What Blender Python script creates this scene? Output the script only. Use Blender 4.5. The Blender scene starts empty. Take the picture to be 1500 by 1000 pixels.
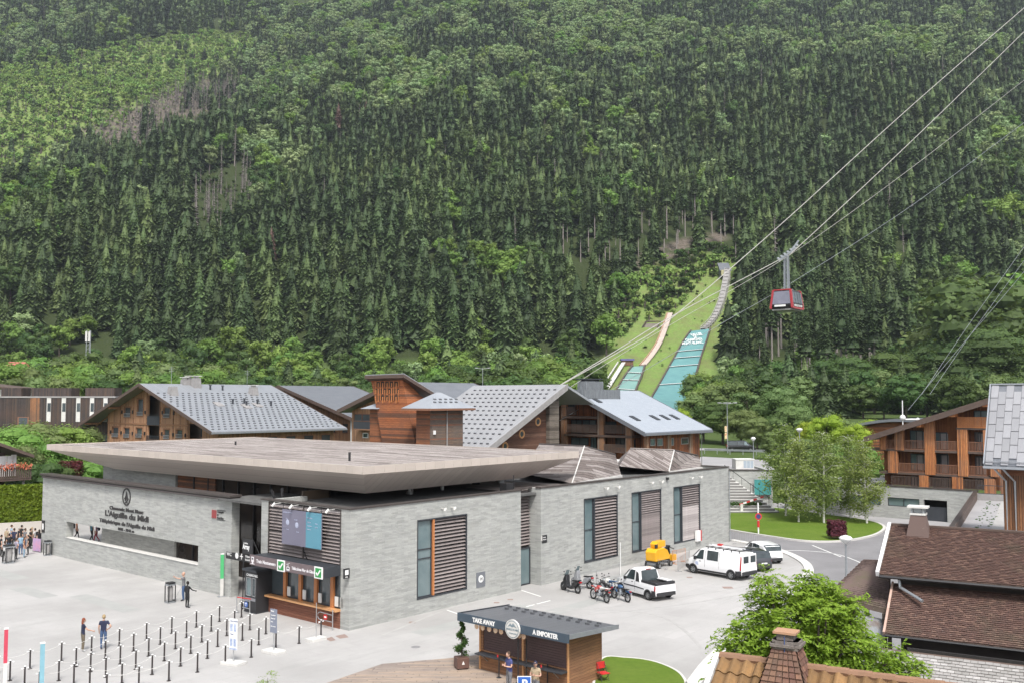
import bpy,bmesh,math,random
import numpy as np
from mathutils import Vector,Matrix
from mathutils import noise as mn
random.seed(7);RNG=np.random.default_rng(7)
sc=bpy.context.scene;COL=sc.collection
PI=math.pi;R=math.radians
# ---------------------------------------------------------------- camera, world, sun, exposure
PITCH=R(3.4);FPX=1400.0;HC=13.0
cam=bpy.data.objects.new('camera',bpy.data.cameras.new('camera'));COL.objects.link(cam)
cam.location=(0,0,HC);cam.rotation_euler=(R(90)+PITCH,0,0)
cam.data.sensor_width=36.0;cam.data.lens=36.0*FPX/1500.0
cam.data.clip_start=0.3;cam.data.clip_end=8000
sc.camera=cam
w=bpy.data.worlds.new('World');sc.world=w;w.use_nodes=True
nt=w.node_tree;nt.nodes.clear()
sky=nt.nodes.new('ShaderNodeTexSky');sky.sky_type='NISHITA';sky.sun_disc=False
SUN_EL,SUN_AZ=R(55),R(170)       # azimuth from +Y clockwise (towards +X): behind the camera
sky.sun_elevation=SUN_EL;sky.sun_rotation=SUN_AZ;sky.air_density=1.0;sky.dust_density=3.0;sky.ozone_density=1.0
hs=nt.nodes.new('ShaderNodeHueSaturation');hs.inputs['Saturation'].default_value=0.35
bg=nt.nodes.new('ShaderNodeBackground');bg.inputs['Strength'].default_value=0.12
wo=nt.nodes.new('ShaderNodeOutputWorld')
nt.links.new(sky.outputs[0],hs.inputs['Color']);nt.links.new(hs.outputs[0],bg.inputs[0]);nt.links.new(bg.outputs[0],wo.inputs[0])
sl=bpy.data.lights.new('sun','SUN');sl.energy=2.0;sl.angle=R(10);sl.color=(1.0,0.97,0.92)
so=bpy.data.objects.new('sun',sl);COL.objects.link(so)
sd=Vector((math.sin(SUN_AZ)*math.cos(SUN_EL),math.cos(SUN_AZ)*math.cos(SUN_EL),math.sin(SUN_EL)))
so.rotation_euler=sd.to_track_quat('Z','Y').to_euler();so.location=(0,-30,60)
sc.view_settings.view_transform='Standard';sc.view_settings.look='None'
sc.view_settings.exposure=1.0;sc.view_settings.gamma=1.0;sc.view_settings.use_curve_mapping=False
sc.render.engine='CYCLES'
sc.cycles.use_denoising=True;sc.cycles.max_bounces=5;sc.cycles.diffuse_bounces=4;sc.cycles.glossy_bounces=2
sc.cycles.transmission_bounces=4;sc.cycles.transparent_max_bounces=12;sc.cycles.volume_bounces=0
sc.cycles.caustics_reflective=False;sc.cycles.caustics_refractive=False
sc.cycles.use_adaptive_sampling=True;sc.cycles.adaptive_threshold=0.02
sc.render.use_persistent_data=False

HAZE=0.00008
# ---------------------------------------------------------------- geometry of the view (only used to measure real positions)
CP,SP=math.cos(PITCH),math.sin(PITCH)
def ray(px,py):
    a=(px-750)/FPX;b=(500-py)/FPX
    return Vector((a,CP-b*SP,SP+b*CP))
def G(px,py,z=0.0):
    d=ray(px,py);t=(z-HC)/d.z
    return Vector((d.x*t,d.y*t,z))
def D(px,py,Y):
    d=ray(px,py);t=Y/d.y
    return Vector((d.x*t,Y,HC+d.z*t))
def proj(x,y,z):
    zz=z-HC;f=y*CP+zz*SP;u=-y*SP+zz*CP
    return 750+FPX*x/f,500-FPX*u/f

class Frame:
    """a plan frame: origin (x,y) and rotation about z; local x,y axes"""
    def __init__(s,x,y,ang):s.o=(x,y);s.a=ang;s.c=math.cos(ang);s.s=math.sin(ang)
    def loc(s,P):
        dx,dy=P[0]-s.o[0],P[1]-s.o[1]
        return Vector((dx*s.c+dy*s.s,-dx*s.s+dy*s.c,P[2]))
    def wy(s,px,py,y0=0.0):          # hit with the plane local y = y0
        d=ray(px,py);ld=-d.x*s.s+d.y*s.c;l0=-(-s.o[0])*s.s+(-s.o[1])*s.c
        t=(y0-l0)/ld;P=Vector((d.x*t,d.y*t,HC+d.z*t));return s.loc(P)
    def wx(s,px,py,x0=0.0):
        d=ray(px,py);ld=d.x*s.c+d.y*s.s;l0=(-s.o[0])*s.c+(-s.o[1])*s.s
        t=(x0-l0)/ld;P=Vector((d.x*t,d.y*t,HC+d.z*t));return s.loc(P)
    def g(s,px,py,z=0.0):return s.loc(G(px,py,z))
UA=math.atan2(.759,.652)             # heading of the station's long side

# ---------------------------------------------------------------- object helpers
def link(o,parent=None):
    COL.objects.link(o)
    if parent is not None:o.parent=parent
    return o
def tag(o,label=None,cat=None,group=None,kind=None):
    if label:o['label']=label
    if cat:o['category']=cat
    if group:o['group']=group
    if kind:o['kind']=kind
    return o
def thing(name,label,cat,loc=(0,0,0),rz=0.0,group=None):
    o=bpy.data.objects.new(name,None);o.empty_display_size=.2
    o.location=loc;o.rotation_euler=(0,0,rz);link(o)
    return tag(o,label,cat,group)
def fthing(name,label,cat,fr,group=None,z=0):return thing(name,label,cat,(fr.o[0],fr.o[1],z),fr.a,group)
def kids(o):return KID.get(o.name,[])
def copy_tree(o,loc=None,rz=None,label=None,group=None,parent=None,scale=None):
    c=o.copy();COL.objects.link(c)
    if parent is not None:c.parent=parent
    if loc is not None:c.location=loc
    if rz is not None:c.rotation_euler=(c.rotation_euler[0],c.rotation_euler[1],rz)
    if scale is not None:c.scale=(scale,)*3
    if label:c['label']=label
    if group:c['group']=group
    ch=KID.get(o.name,[])
    KID[c.name]=[]
    for k in ch:KID[c.name].append(copy_tree(k,parent=c))
    return c
KID={}
class MB:
    def __init__(s):s.v=[];s.f=[];s.m=[];s.cur=0;s.M=None
    def add(s,vs,fs):
        n=len(s.v)
        if s.M is not None:vs=[tuple(s.M @ Vector(v)) for v in vs]
        s.v.extend([tuple(v) for v in vs]);s.f.extend([tuple(i+n for i in f) for f in fs]);s.m.extend([s.cur]*len(fs));return s
    def box(s,x0,x1,y0,y1,z0,z1):
        if x0>x1:x0,x1=x1,x0
        if y0>y1:y0,y1=y1,y0
        if z0>z1:z0,z1=z1,z0
        return s.add([(x0,y0,z0),(x1,y0,z0),(x1,y1,z0),(x0,y1,z0),(x0,y0,z1),(x1,y0,z1),(x1,y1,z1),(x0,y1,z1)],
                     [(0,3,2,1),(4,5,6,7),(0,1,5,4),(1,2,6,5),(2,3,7,6),(3,0,4,7)])
    def cbox(s,c,sx,sy,sz):return s.box(c[0]-sx/2,c[0]+sx/2,c[1]-sy/2,c[1]+sy/2,c[2]-sz/2,c[2]+sz/2)
    def hexa(s,b,t):                    # two quads, bottom and top, same winding (ccw from above)
        return s.add(list(b)+list(t),[(0,3,2,1),(4,5,6,7),(0,1,5,4),(1,2,6,5),(2,3,7,6),(3,0,4,7)])
    def slab(s,quad,th):                # quad of 3-D points (top), thickness downwards
        t=[Vector(q) for q in quad];return s.hexa([q-Vector((0,0,th)) for q in t],t)
    def prism(s,poly,z0,z1):           # poly xy ccw
        n=len(poly)
        a=sum(poly[i][0]*poly[(i+1)%n][1]-poly[(i+1)%n][0]*poly[i][1] for i in range(n))
        if a<0:poly=list(poly)[::-1]
        vs=[(p[0],p[1],z0) for p in poly]+[(p[0],p[1],z1) for p in poly]
        return s.add(vs,[tuple(range(n))[::-1],tuple(range(n,2*n))]+[(i,(i+1)%n,n+(i+1)%n,n+i) for i in range(n)])
    def xprism(s,poly,x0,x1):          # poly in (y,z), extruded along x
        n=len(poly)
        a=sum(poly[i][0]*poly[(i+1)%n][1]-poly[(i+1)%n][0]*poly[i][1] for i in range(n))
        if a<0:poly=list(poly)[::-1]
        vs=[(x0,p[0],p[1]) for p in poly]+[(x1,p[0],p[1]) for p in poly]
        return s.add(vs,[tuple(range(n))[::-1],tuple(range(n,2*n))]+[(i,(i+1)%n,n+(i+1)%n,n+i) for i in range(n)])
    def yprism(s,poly,y0,y1):          # poly in (x,z), extruded along y
        n=len(poly)
        a=sum(poly[i][0]*poly[(i+1)%n][1]-poly[(i+1)%n][0]*poly[i][1] for i in range(n))
        if a>0:poly=list(poly)[::-1]
        vs=[(p[0],y0,p[1]) for p in poly]+[(p[0],y1,p[1]) for p in poly]
        return s.add(vs,[tuple(range(n))[::-1],tuple(range(n,2*n))]+[(i,(i+1)%n,n+(i+1)%n,n+i) for i in range(n)])
    def tube(s,pts,r,n=6,cap=True):
        pts=[Vector(p) for p in pts];k=len(pts);rs=r if hasattr(r,'__len__') else [r]*k
        vs=[];ref=None
        for i,p in enumerate(pts):
            t=(pts[min(i+1,k-1)]-pts[max(i-1,0)])
            t=t.normalized() if t.length>1e-9 else Vector((0,0,1))
            if ref is None:ref=Vector((0,0,1)) if abs(t.z)<.9 else Vector((1,0,0))
            a=t.cross(ref).normalized();b=t.cross(a).normalized();ref=b.cross(t) if False else ref
            for j in range(n):
                an=2*PI*j/n;vs.append(p+(a*math.cos(an)+b*math.sin(an))*rs[i])
        fs=[(i*n+j,i*n+(j+1)%n,(i+1)*n+(j+1)%n,(i+1)*n+j) for i in range(k-1) for j in range(n)]
        if cap:fs+=[tuple(range(n))[::-1],tuple(range((k-1)*n,k*n))]
        return s.add(vs,fs)
    def cyl(s,p0,p1,r0,r1=None,n=12):return s.tube([p0,p1],[r0,r0 if r1 is None else r1],n)
    def bar(s,p0,p1,w,h=None):        # square bar
        h=w if h is None else h;p0,p1=Vector(p0),Vector(p1);t=(p1-p0).normalized()
        up=Vector((0,0,1)) if abs(t.z)<.95 else Vector((0,1,0))
        a=t.cross(up).normalized()*w/2;b=a.cross(t).normalized()*h/2
        q=lambda p:[p-a-b,p+a-b,p+a+b,p-a+b]
        return s.add(q(p0)+q(p1),[(0,1,2,3),(7,6,5,4),(0,4,5,1),(1,5,6,2),(2,6,7,3),(3,7,4,0)])
    def lathe(s,prof,c=(0,0),n=16,axis='z'):
        vs=[]
        for (r,z) in prof:
            for j in range(n):
                a=2*PI*j/n;x,y=r*math.cos(a),r*math.sin(a)
                vs.append((c[0]+x,c[1]+y,z) if axis=='z' else (x,z,y))
        k=len(prof)
        return s.add(vs,[(i*n+j,i*n+(j+1)%n,(i+1)*n+(j+1)%n,(i+1)*n+j) for i in range(k-1) for j in range(n)]+[tuple(range(n))[::-1],tuple(range((k-1)*n,k*n))])
    def ball(s,c,r,nu=10,nv=6):
        rx,ry,rz=r if hasattr(r,'__len__') else (r,r,r)
        vs=[(c[0],c[1],c[2]-rz)]
        for i in range(1,nv):
            a=-PI/2+PI*i/nv
            for j in range(nu):vs.append((c[0]+rx*math.cos(a)*math.cos(2*PI*j/nu),c[1]+ry*math.cos(a)*math.sin(2*PI*j/nu),c[2]+rz*math.sin(a)))
        vs.append((c[0],c[1],c[2]+rz));L=len(vs)-1
        fs=[(0,1+(j+1)%nu,1+j) for j in range(nu)]
        for i in range(nv-2):
            for j in range(nu):fs.append((1+i*nu+j,1+i*nu+(j+1)%nu,1+(i+1)*nu+(j+1)%nu,1+(i+1)*nu+j))
        fs+=[(L,1+(nv-2)*nu+j,1+(nv-2)*nu+(j+1)%nu) for j in range(nu)]
        return s.add(vs,fs)
    def torus(s,c,Rr,r,axis='y',nu=20,nv=6):
        vs=[]
        for i in range(nu):
            a=2*PI*i/nu
            for j in range(nv):
                b=2*PI*j/nv;q=Rr+r*math.cos(b);h=r*math.sin(b)
                vs.append({'y':(c[0]+q*math.cos(a),c[1]+h,c[2]+q*math.sin(a)),'z':(c[0]+q*math.cos(a),c[1]+q*math.sin(a),c[2]+h),'x':(c[0]+h,c[1]+q*math.cos(a),c[2]+q*math.sin(a))}[axis])
        return s.add(vs,[(i*nv+j,((i+1)%nu)*nv+j,((i+1)%nu)*nv+(j+1)%nv,i*nv+(j+1)%nv) for i in range(nu) for j in range(nv)])
    def mesh(s,name,mats,smooth=False):
        me=bpy.data.meshes.new(name);me.from_pydata(s.v,[],s.f)
        for m in (mats if isinstance(mats,(list,tuple)) else [mats]):me.materials.append(m)
        me.polygons.foreach_set('material_index',s.m)
        if smooth:me.polygons.foreach_set('use_smooth',[True]*len(s.f))
        me.update();return me
    def build(s,name,mats,parent=None,smooth=False,bevel=0,fix=False):
        me=s.mesh(name,mats,smooth)
        if fix or bevel:
            bm=bmesh.new();bm.from_mesh(me)
            if fix:bmesh.ops.recalc_face_normals(bm,faces=bm.faces)
            if bevel:bmesh.ops.bevel(bm,geom=[e for e in bm.edges if len(e.link_faces)==2 and e.calc_face_angle(0)>.6],offset=bevel,segments=2,affect='EDGES',profile=.6)
            bm.to_mesh(me);bm.free()
        return mo(name,me,parent)
def mo(name,me,parent=None,loc=None,rz=None):
    o=bpy.data.objects.new(name,me);link(o,parent)
    if parent is not None:KID.setdefault(parent.name,[]).append(o)
    if loc is not None:o.location=loc
    if rz is not None:o.rotation_euler=(0,0,rz)
    return o
def structure(o):o['kind']='structure';return o
def box(name,m,p,*a,bevel=0):b=MB();b.box(*a);return b.build(name,m,p,bevel=bevel)

# ---------------------------------------------------------------- materials
MATS={}
class N:
    def __init__(s,name):
        m=bpy.data.materials.new(name);m.use_nodes=True;s.m=m;s.t=m.node_tree;s.t.nodes.clear()
        s.out=s.n('ShaderNodeOutputMaterial');s.p=s.n('ShaderNodeBsdfPrincipled');s.l(s.p.outputs[0],s.out.inputs[0]);MATS[name]=m
        s.tc=s.n('ShaderNodeTexCoord')
    def n(s,ty,**k):
        x=s.t.nodes.new(ty)
        for a,b in k.items():setattr(x,a,b)
        return x
    def l(s,a,b):s.t.links.new(a,b)
    def set(s,node,i,v):
        if hasattr(v,'is_output'):s.l(v,node.inputs[i])
        else:node.inputs[i].default_value=v
    def math(s,op,a,b=0.0,c=None):
        x=s.n('ShaderNodeMath',operation=op);s.set(x,0,a);s.set(x,1,b)
        if c is not None:s.set(x,2,c)
        return x.outputs[0]
    def mix(s,f,a,b,blend='MIX'):
        x=s.n('ShaderNodeMix',data_type='RGBA',blend_type=blend);s.set(x,0,f)
        for i,v in ((6,a),(7,b)):s.set(x,i,v if hasattr(v,'is_output') else (v[0],v[1],v[2],1))
        return x.outputs[2]
    def noise(s,scale,vec=None,detail=4,rough=.6,dim='3D'):
        x=s.n('ShaderNodeTexNoise',noise_dimensions=dim);x.inputs['Scale'].default_value=scale;x.inputs['Detail'].default_value=detail;x.inputs['Roughness'].default_value=rough
        s.l(vec if vec is not None else s.tc.outputs['Object'],x.inputs['Vector']);return x.outputs['Fac']
    def map(s,vec,scale=(1,1,1),rot=(0,0,0),loc=(0,0,0)):
        x=s.n('ShaderNodeMapping');s.l(vec,x.inputs[0]);x.inputs['Scale'].default_value=scale;x.inputs['Rotation'].default_value=rot;x.inputs['Location'].default_value=loc;return x.outputs[0]
    def ramp(s,f,lo,hi):
        x=s.n('ShaderNodeMapRange');s.set(x,0,f);x.inputs[1].default_value=lo;x.inputs[2].default_value=hi;return x.outputs[0]
    def bump(s,h,st=.3,dist=.02):
        x=s.n('ShaderNodeBump');x.inputs['Strength'].default_value=st;x.inputs['Distance'].default_value=dist;s.l(h,x.inputs['Height']);s.l(x.outputs[0],s.p.inputs['Normal'])
    def wallvec(s,mode='wall'):          # (horizontal run, height, 0)
        x=s.n('ShaderNodeSeparateXYZ');s.l(s.tc.outputs['Object'],x.inputs[0])
        c=s.n('ShaderNodeCombineXYZ')
        if mode=='wall':s.l(s.math('ADD',x.outputs[0],x.outputs[1]),c.inputs[0]);s.l(x.outputs[2],c.inputs[1])
        elif mode=='xy':s.l(x.outputs[0],c.inputs[0]);s.l(x.outputs[1],c.inputs[1])
        elif mode=='yx':s.l(x.outputs[1],c.inputs[0]);s.l(x.outputs[0],c.inputs[1])
        s.vx,s.vy=c.inputs[0].links[0].from_socket,c.inputs[1].links[0].from_socket
        return c.outputs[0]
    def fin(s,col=None,rough=.7,metal=0,spec=.5):
        if col is not None:
            if hasattr(col,'is_output'):s.l(col,s.p.inputs['Base Color'])
            else:s.p.inputs['Base Color'].default_value=(*col,1)
        s.set(s.p,s.p.inputs.find('Roughness'),rough);s.p.inputs['Metallic'].default_value=metal;s.p.inputs['Specular IOR Level'].default_value=spec
        return s.m
def plain(name,c1,c2=None,scale=3.0,rough=.6,metal=0,bump=0,bscale=20,spec=.5,stretch=(1,1,1),rand=0.0,coat=0,lo=.3,hi=.7):
    s=N(name);c2=c2 or tuple(x*.8 for x in c1)
    v=s.map(s.tc.outputs['Object'],stretch)
    col=s.mix(s.ramp(s.noise(scale,v,6),lo,hi),c1,c2)
    if rand:
        oi=s.n('ShaderNodeObjectInfo');f=s.math('ADD',s.math('MULTIPLY',oi.outputs['Random'],2*rand),1-rand)
        h=s.n('ShaderNodeHueSaturation');s.l(f,h.inputs['Value']);s.l(col,h.inputs['Color']);col=h.outputs[0]
    if bump:s.bump(s.noise(bscale,v,5),bump)
    if coat:s.p.inputs['Coat Weight'].default_value=coat;s.p.inputs['Coat Roughness'].default_value=.05
    return s.fin(col,rough,metal,spec)
def boards(name,cols,wid,horiz=False,grain=30,rough=.75,seam=.08,mode='wall',bump=.4,slope=False,stain=None,length=None):
    """boards of width wid; the colour changes from board to board, dark seam between boards"""
    s=N(name);s.wallvec(mode);run,hgt=(s.vy,s.vx) if horiz else (s.vx,s.vy)
    q=s.math('DIVIDE',run,wid);cell=s.math('FLOOR',q);fr=s.math('FRACT',q)
    if length:
        wn0=s.n('ShaderNodeTexWhiteNoise',noise_dimensions='1D');s.l(cell,wn0.inputs['W'])
        lq=s.math('ADD',s.math('DIVIDE',hgt,length),s.math('MULTIPLY',wn0.outputs[0],7.0));lc=s.math('FLOOR',lq);lf=s.math('FRACT',lq)
        cell=s.math('ADD',cell,s.math('MULTIPLY',lc,17.37))
    wn=s.n('ShaderNodeTexWhiteNoise',noise_dimensions='1D');s.l(cell,wn.inputs['W'])
    col=s.mix(wn.outputs[0],cols[0],cols[1])
    wn2=s.n('ShaderNodeTexWhiteNoise',noise_dimensions='1D');s.l(s.math('ADD',cell,31.7),wn2.inputs['W'])
    if len(cols)>2:col=s.mix(s.math('GREATER_THAN',wn2.outputs[0],.72),col,cols[2])
    cb=s.n('ShaderNodeCombineXYZ');s.l(s.math('MULTIPLY',run,grain),cb.inputs[0]);s.l(s.math('MULTIPLY',hgt,grain*.06),cb.inputs[1]);s.l(s.math('MULTIPLY',wn.outputs[0],40),cb.inputs[2])
    g=s.noise(1.0,cb.outputs[0],4);col=s.mix(s.ramp(g,.35,.75),col,s.mix(.55,col,(.02,.015,.012)))
    if stain:col=s.mix(s.math('MULTIPLY',s.ramp(s.noise(.35,None,5),.42,.68),stain[1]),col,stain[0])
    sm=s.math('LESS_THAN',s.math('MINIMUM',fr,s.math('SUBTRACT',1.0,fr)),seam/2)
    if length:sm=s.math('MAXIMUM',sm,s.math('LESS_THAN',lf,.01*3/length))
    col=s.mix(s.math('MULTIPLY',sm,.8),col,(.012,.01,.008))
    if bump:s.bump(s.math('SUBTRACT',s.math('MULTIPLY',g,.25),s.math('MULTIPLY',sm,1.0)),bump,.012)
    return s.fin(col,rough,spec=.25)
def bricks(name,c1,c2,mortar,bw,bh,ms=.004,mode='wall',rough=.8,off=.5,var=None,vscale=.5,bump=.5,mix2=.35,bias=0,streak=0):
    s=N(name);v=s.wallvec(mode);b=s.n('ShaderNodeTexBrick');s.l(v,b.inputs['Vector'])
    b.inputs['Color1'].default_value=(*c1,1);b.inputs['Color2'].default_value=(*c2,1);b.inputs['Mortar'].default_value=(*mortar,1)
    b.inputs['Scale'].default_value=1;b.inputs['Brick Width'].default_value=bw;b.inputs['Row Height'].default_value=bh;b.inputs['Mortar Size'].default_value=ms;b.inputs['Bias'].default_value=bias
    b.offset=off;b.inputs['Mortar Smooth'].default_value=.1
    col=b.outputs[0]
    if var:col=s.mix(s.math('MULTIPLY',s.ramp(s.noise(vscale,None,7,.65),.38,.7),mix2),col,var)
    if streak:
        cb=s.n('ShaderNodeCombineXYZ');s.l(s.math('MULTIPLY',s.vx,1.2),cb.inputs[0]);s.l(s.math('MULTIPLY',s.vy,.09),cb.inputs[1])
        col=s.mix(s.math('MULTIPLY',s.ramp(s.noise(1.0,cb.outputs[0],5),.5,.75),streak),col,(.12,.12,.12))
    if bump:s.bump(s.math('SUBTRACT',s.math('MULTIPLY',s.noise(9,None,5),.4),b.outputs[1]),bump,.01)
    return s.fin(col,rough,spec=.3)
# ---- palette
stone=None
def mk_stone(name,big=.34):
    s=N(name);v=s.wallvec('wall')
    cols=[]
    def brick(bw,bh,off,shift):
        b=s.n('ShaderNodeTexBrick');s.l(s.map(v,(1,1,1),loc=(shift,shift*.37,0)),b.inputs['Vector'])
        b.inputs['Color1'].default_value=(.1,.1,.1,1);b.inputs['Color2'].default_value=(.9,.9,.9,1);b.inputs['Mortar'].default_value=(.0,.0,.0,1)
        b.inputs['Scale'].default_value=1;b.inputs['Brick Width'].default_value=bw;b.inputs['Row Height'].default_value=bh;b.inputs['Mortar Size'].default_value=.004;b.offset=off
        b.inputs['Mortar Smooth'].default_value=.2
        return b
    b1=brick(.52,.085,.37,0);b2=brick(.93,.17,.63,.5)
    f=s.math('ADD',s.math('MULTIPLY',b1.outputs[0],.55),s.math('MULTIPLY',b2.outputs[0],.45))
    col=s.mix(f,(.265,.270,.258),(.475,.478,.458))
    wn=s.noise(.8,s.map(v,(1.4,3.5,1)),6,.7)
    col=s.mix(s.math('MULTIPLY',s.ramp(wn,.52,.72),.3),col,(.37,.375,.31))
    col=s.mix(s.math('MULTIPLY',s.ramp(s.noise(.25,None,6),.4,.75),.35),col,(.28,.29,.28))
    cb=s.n('ShaderNodeCombineXYZ');s.l(s.math('MULTIPLY',s.vx,1.3),cb.inputs[0]);s.l(s.math('MULTIPLY',s.vy,.1),cb.inputs[1])
    col=s.mix(s.math('MULTIPLY',s.ramp(s.noise(1.0,cb.outputs[0],6),.5,.78),.25),col,(.20,.21,.21))
    col=s.mix(s.math('MULTIPLY',b1.outputs[1],.25),col,(.14,.14,.138))
    s.bump(s.math('SUBTRACT',s.math('ADD',s.math('MULTIPLY',f,.8),s.math('MULTIPLY',s.noise(14,None,5),.4)),b1.outputs[1]),.55,.012)
    return s.fin(col,.75,spec=.3)
M_stone=mk_stone('schist_cladding')
M_larch=boards('larch_boards',[(.36,.17,.085),(.24,.12,.065),(.16,.10,.07)],.16,stain=((.10,.075,.06),.6))
M_larch_h=boards('larch_boards_horizontal',[(.38,.15,.07),(.25,.10,.05),(.15,.08,.05)],.14,horiz=True,stain=((.09,.06,.05),.6))
M_larch_red=boards('red_larch_boards',[(.42,.15,.06),(.28,.095,.04),(.13,.06,.035)],.11,stain=((.07,.04,.03),.7))
M_brownh=boards('dark_brown_boards',[(.15,.075,.05),(.10,.05,.036),(.18,.10,.07)],.16,horiz=True)
M_darkv=boards('dark_weathered_boards',[(.05,.042,.042),(.08,.068,.066),(.10,.075,.06)],.13,stain=((.14,.075,.05),.3))
M_greyh=boards('grey_weathered_boards',[(.22,.19,.16),(.15,.125,.105),(.10,.085,.07)],.17,horiz=True)
M_slat=plain('weathered_slat',(.27,.235,.225),(.19,.16,.155),3,.8,stretch=(1,1,10),rand=.18)
M_slat_l=plain('silvered_slat',(.47,.43,.42),(.33,.29,.28),3,.8,stretch=(1,1,10),rand=.18)
M_rooftim=boards('roof_planks',[(.42,.37,.34),(.28,.24,.225),(.20,.165,.15)],.28,horiz=True,mode='xy',stain=((.20,.16,.14),.35),length=3.2,seam=.14)
M_rooftim2=boards('roof_planks_dark',[(.37,.33,.315),(.26,.23,.215),(.18,.15,.14)],.2,horiz=True,mode='yx',stain=((.10,.085,.08),.35),length=2.6,seam=.14)
M_rooftim3=boards('roof_planks_dark_cross',[(.37,.33,.315),(.26,.23,.215),(.18,.15,.14)],.2,horiz=True,mode='xy',stain=((.10,.085,.08),.35),length=2.6,seam=.14)
M_fascia=plain('champagne_metal',(.52,.455,.405),(.47,.41,.365),.6,.5,.1,rand=.05)
def mk_soffit():
    s=N('soffit_metal');s.wallvec('xy');q=s.math('DIVIDE',s.vx,.62);fr=s.math('FRACT',q)
    wn=s.n('ShaderNodeTexWhiteNoise',noise_dimensions='1D');s.l(s.math('FLOOR',q),wn.inputs['W'])
    col=s.mix(wn.outputs[0],(.60,.52,.475),(.66,.58,.53));sm=s.math('LESS_THAN',fr,.03)
    col=s.mix(s.math('MULTIPLY',sm,.6),col,(.08,.07,.06));s.bump(s.math('SUBTRACT',1.0,sm),.3,.01)
    return s.fin(col,.42,.15)
M_soffit=mk_soffit()
M_zinc=plain('grey_zinc',(.40,.42,.45),(.33,.35,.38),.7,.45,.35,rand=.03)
M_zinc_d=plain('dark_zinc',(.20,.21,.23),(.16,.17,.19),.8,.5,.3,rand=.06)
M_snow=plain('snow_stop_metal',(.15,.155,.165),None,3,.5,.4)
def mk_standing(name,c1,c2,w_,mode='xy',slope_axis=0):
    s=N(name);s.wallvec(mode);q=s.math('DIVIDE',s.vx if slope_axis==0 else s.vy,w_);fr=s.math('FRACT',q)
    wn=s.n('ShaderNodeTexWhiteNoise',noise_dimensions='1D');s.l(s.math('FLOOR',q),wn.inputs['W'])
    col=s.mix(s.math('MULTIPLY',wn.outputs[0],.5),c1,c2)
    col=s.mix(s.math('MULTIPLY',s.ramp(s.noise(.4,None,5),.4,.7),.35),col,tuple(x*.75 for x in c1))
    sm=s.math('LESS_THAN',fr,.09);col=s.mix(s.math('MULTIPLY',sm,.45),col,(.10,.105,.11));s.bump(sm,.8,.03)
    return s.fin(col,.42,.3)
M_seam_u=mk_standing('standing_seam_along_y',(.33,.345,.37),(.275,.29,.315),.45,'xy',0)
M_seam_v=mk_standing('standing_seam_along_x',(.43,.45,.48),(.36,.38,.41),.45,'xy',1)
M_slate=bricks('blue_grey_roof_tiles',(.31,.34,.385),(.345,.375,.415),(.22,.245,.28),.42,.34,.012,'xy',.5,bump=.4,var=(.27,.30,.345))
M_black=plain('black_paint',(.02,.02,.022),None,3,.45)
M_char=plain('charcoal_metal',(.055,.06,.07),(.045,.05,.058),2,.5,.3)
M_parapet=plain('brown_parapet_metal',(.10,.085,.08),(.075,.065,.06),1.5,.45,.4)
M_flat=plain('dark_gravel_roof',(.12,.12,.115),(.07,.07,.07),2,.9,bump=.5,bscale=60)
M_white=plain('white_paint',(.78,.78,.77),(.70,.70,.69),4,.5)
M_lwhite=plain('off_white',(.62,.61,.58),(.52,.51,.49),2,.7,bump=.2)
M_glass=plain('window_glass',(.035,.045,.05),(.09,.11,.12),.25,.06,spec=.8)
M_glass_t=plain('teal_window_glass',(.10,.15,.16),(.17,.22,.23),.5,.08,spec=.8)
M_dark=plain('dark_interior',(.018,.016,.015),None,2,.8)
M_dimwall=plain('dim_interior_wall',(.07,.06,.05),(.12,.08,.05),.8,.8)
M_orange=plain('orange_timber',(.50,.20,.07),(.38,.14,.05),4,.5,stretch=(6,6,.5))
M_counter=plain('varnished_counter',(.62,.34,.16),(.48,.24,.10),3,.35,stretch=(.4,.4,5))
M_steel=plain('brushed_steel',(.55,.56,.57),(.45,.46,.47),3,.35,.8)
M_galv=plain('galvanised_steel',(.40,.42,.44),(.33,.35,.37),5,.45,.7)
def mk_plaza():
    s=N('plaza_concrete');v=s.wallvec('xy');v=s.map(v,rot=(0,0,-UA))
    b=s.n('ShaderNodeTexBrick');s.l(v,b.inputs['Vector']);b.inputs['Color1'].default_value=(.2,.2,.2,1);b.inputs['Color2'].default_value=(.8,.8,.8,1);b.inputs['Mortar'].default_value=(.35,.35,.35,1)
    b.inputs['Scale'].default_value=1;b.inputs['Brick Width'].default_value=2.4;b.inputs['Row Height'].default_value=1.2;b.inputs['Mortar Size'].default_value=.008;b.offset=.4
    col=s.mix(b.outputs[0],(.375,.365,.358),(.435,.423,.413));col=s.mix(s.math('MULTIPLY',b.outputs[1],.4),col,(.19,.185,.18))
    n1=s.noise(.12,None,7,.62);col=s.mix(s.math('MULTIPLY',s.ramp(n1,.38,.64),.8),col,(.30,.292,.282))
    n2=s.noise(.5,s.map(v,(.3,2.2,1)),6,.7);col=s.mix(s.math('MULTIPLY',s.ramp(n2,.55,.72),.4),col,(.27,.28,.262))
    n3=s.noise(3.5,None,6,.7);col=s.mix(s.math('MULTIPLY',s.ramp(n3,.55,.75),.35),col,(.27,.26,.25))
    s.bump(s.noise(30,None,4),.12,.01);return s.fin(col,.8,spec=.3)
M_plaza=mk_plaza()
M_asph=plain('asphalt',(.225,.22,.225),(.175,.17,.175),.35,.85,bump=.3,bscale=60)
M_asph2=plain('worn_asphalt',(.34,.33,.335),(.28,.275,.28),.4,.85,bump=.3,bscale=60)
M_kerb=plain('pale_kerb_concrete',(.60,.58,.55),(.50,.49,.465),1.2,.8,bump=.25,bscale=30,rand=.05)
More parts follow.
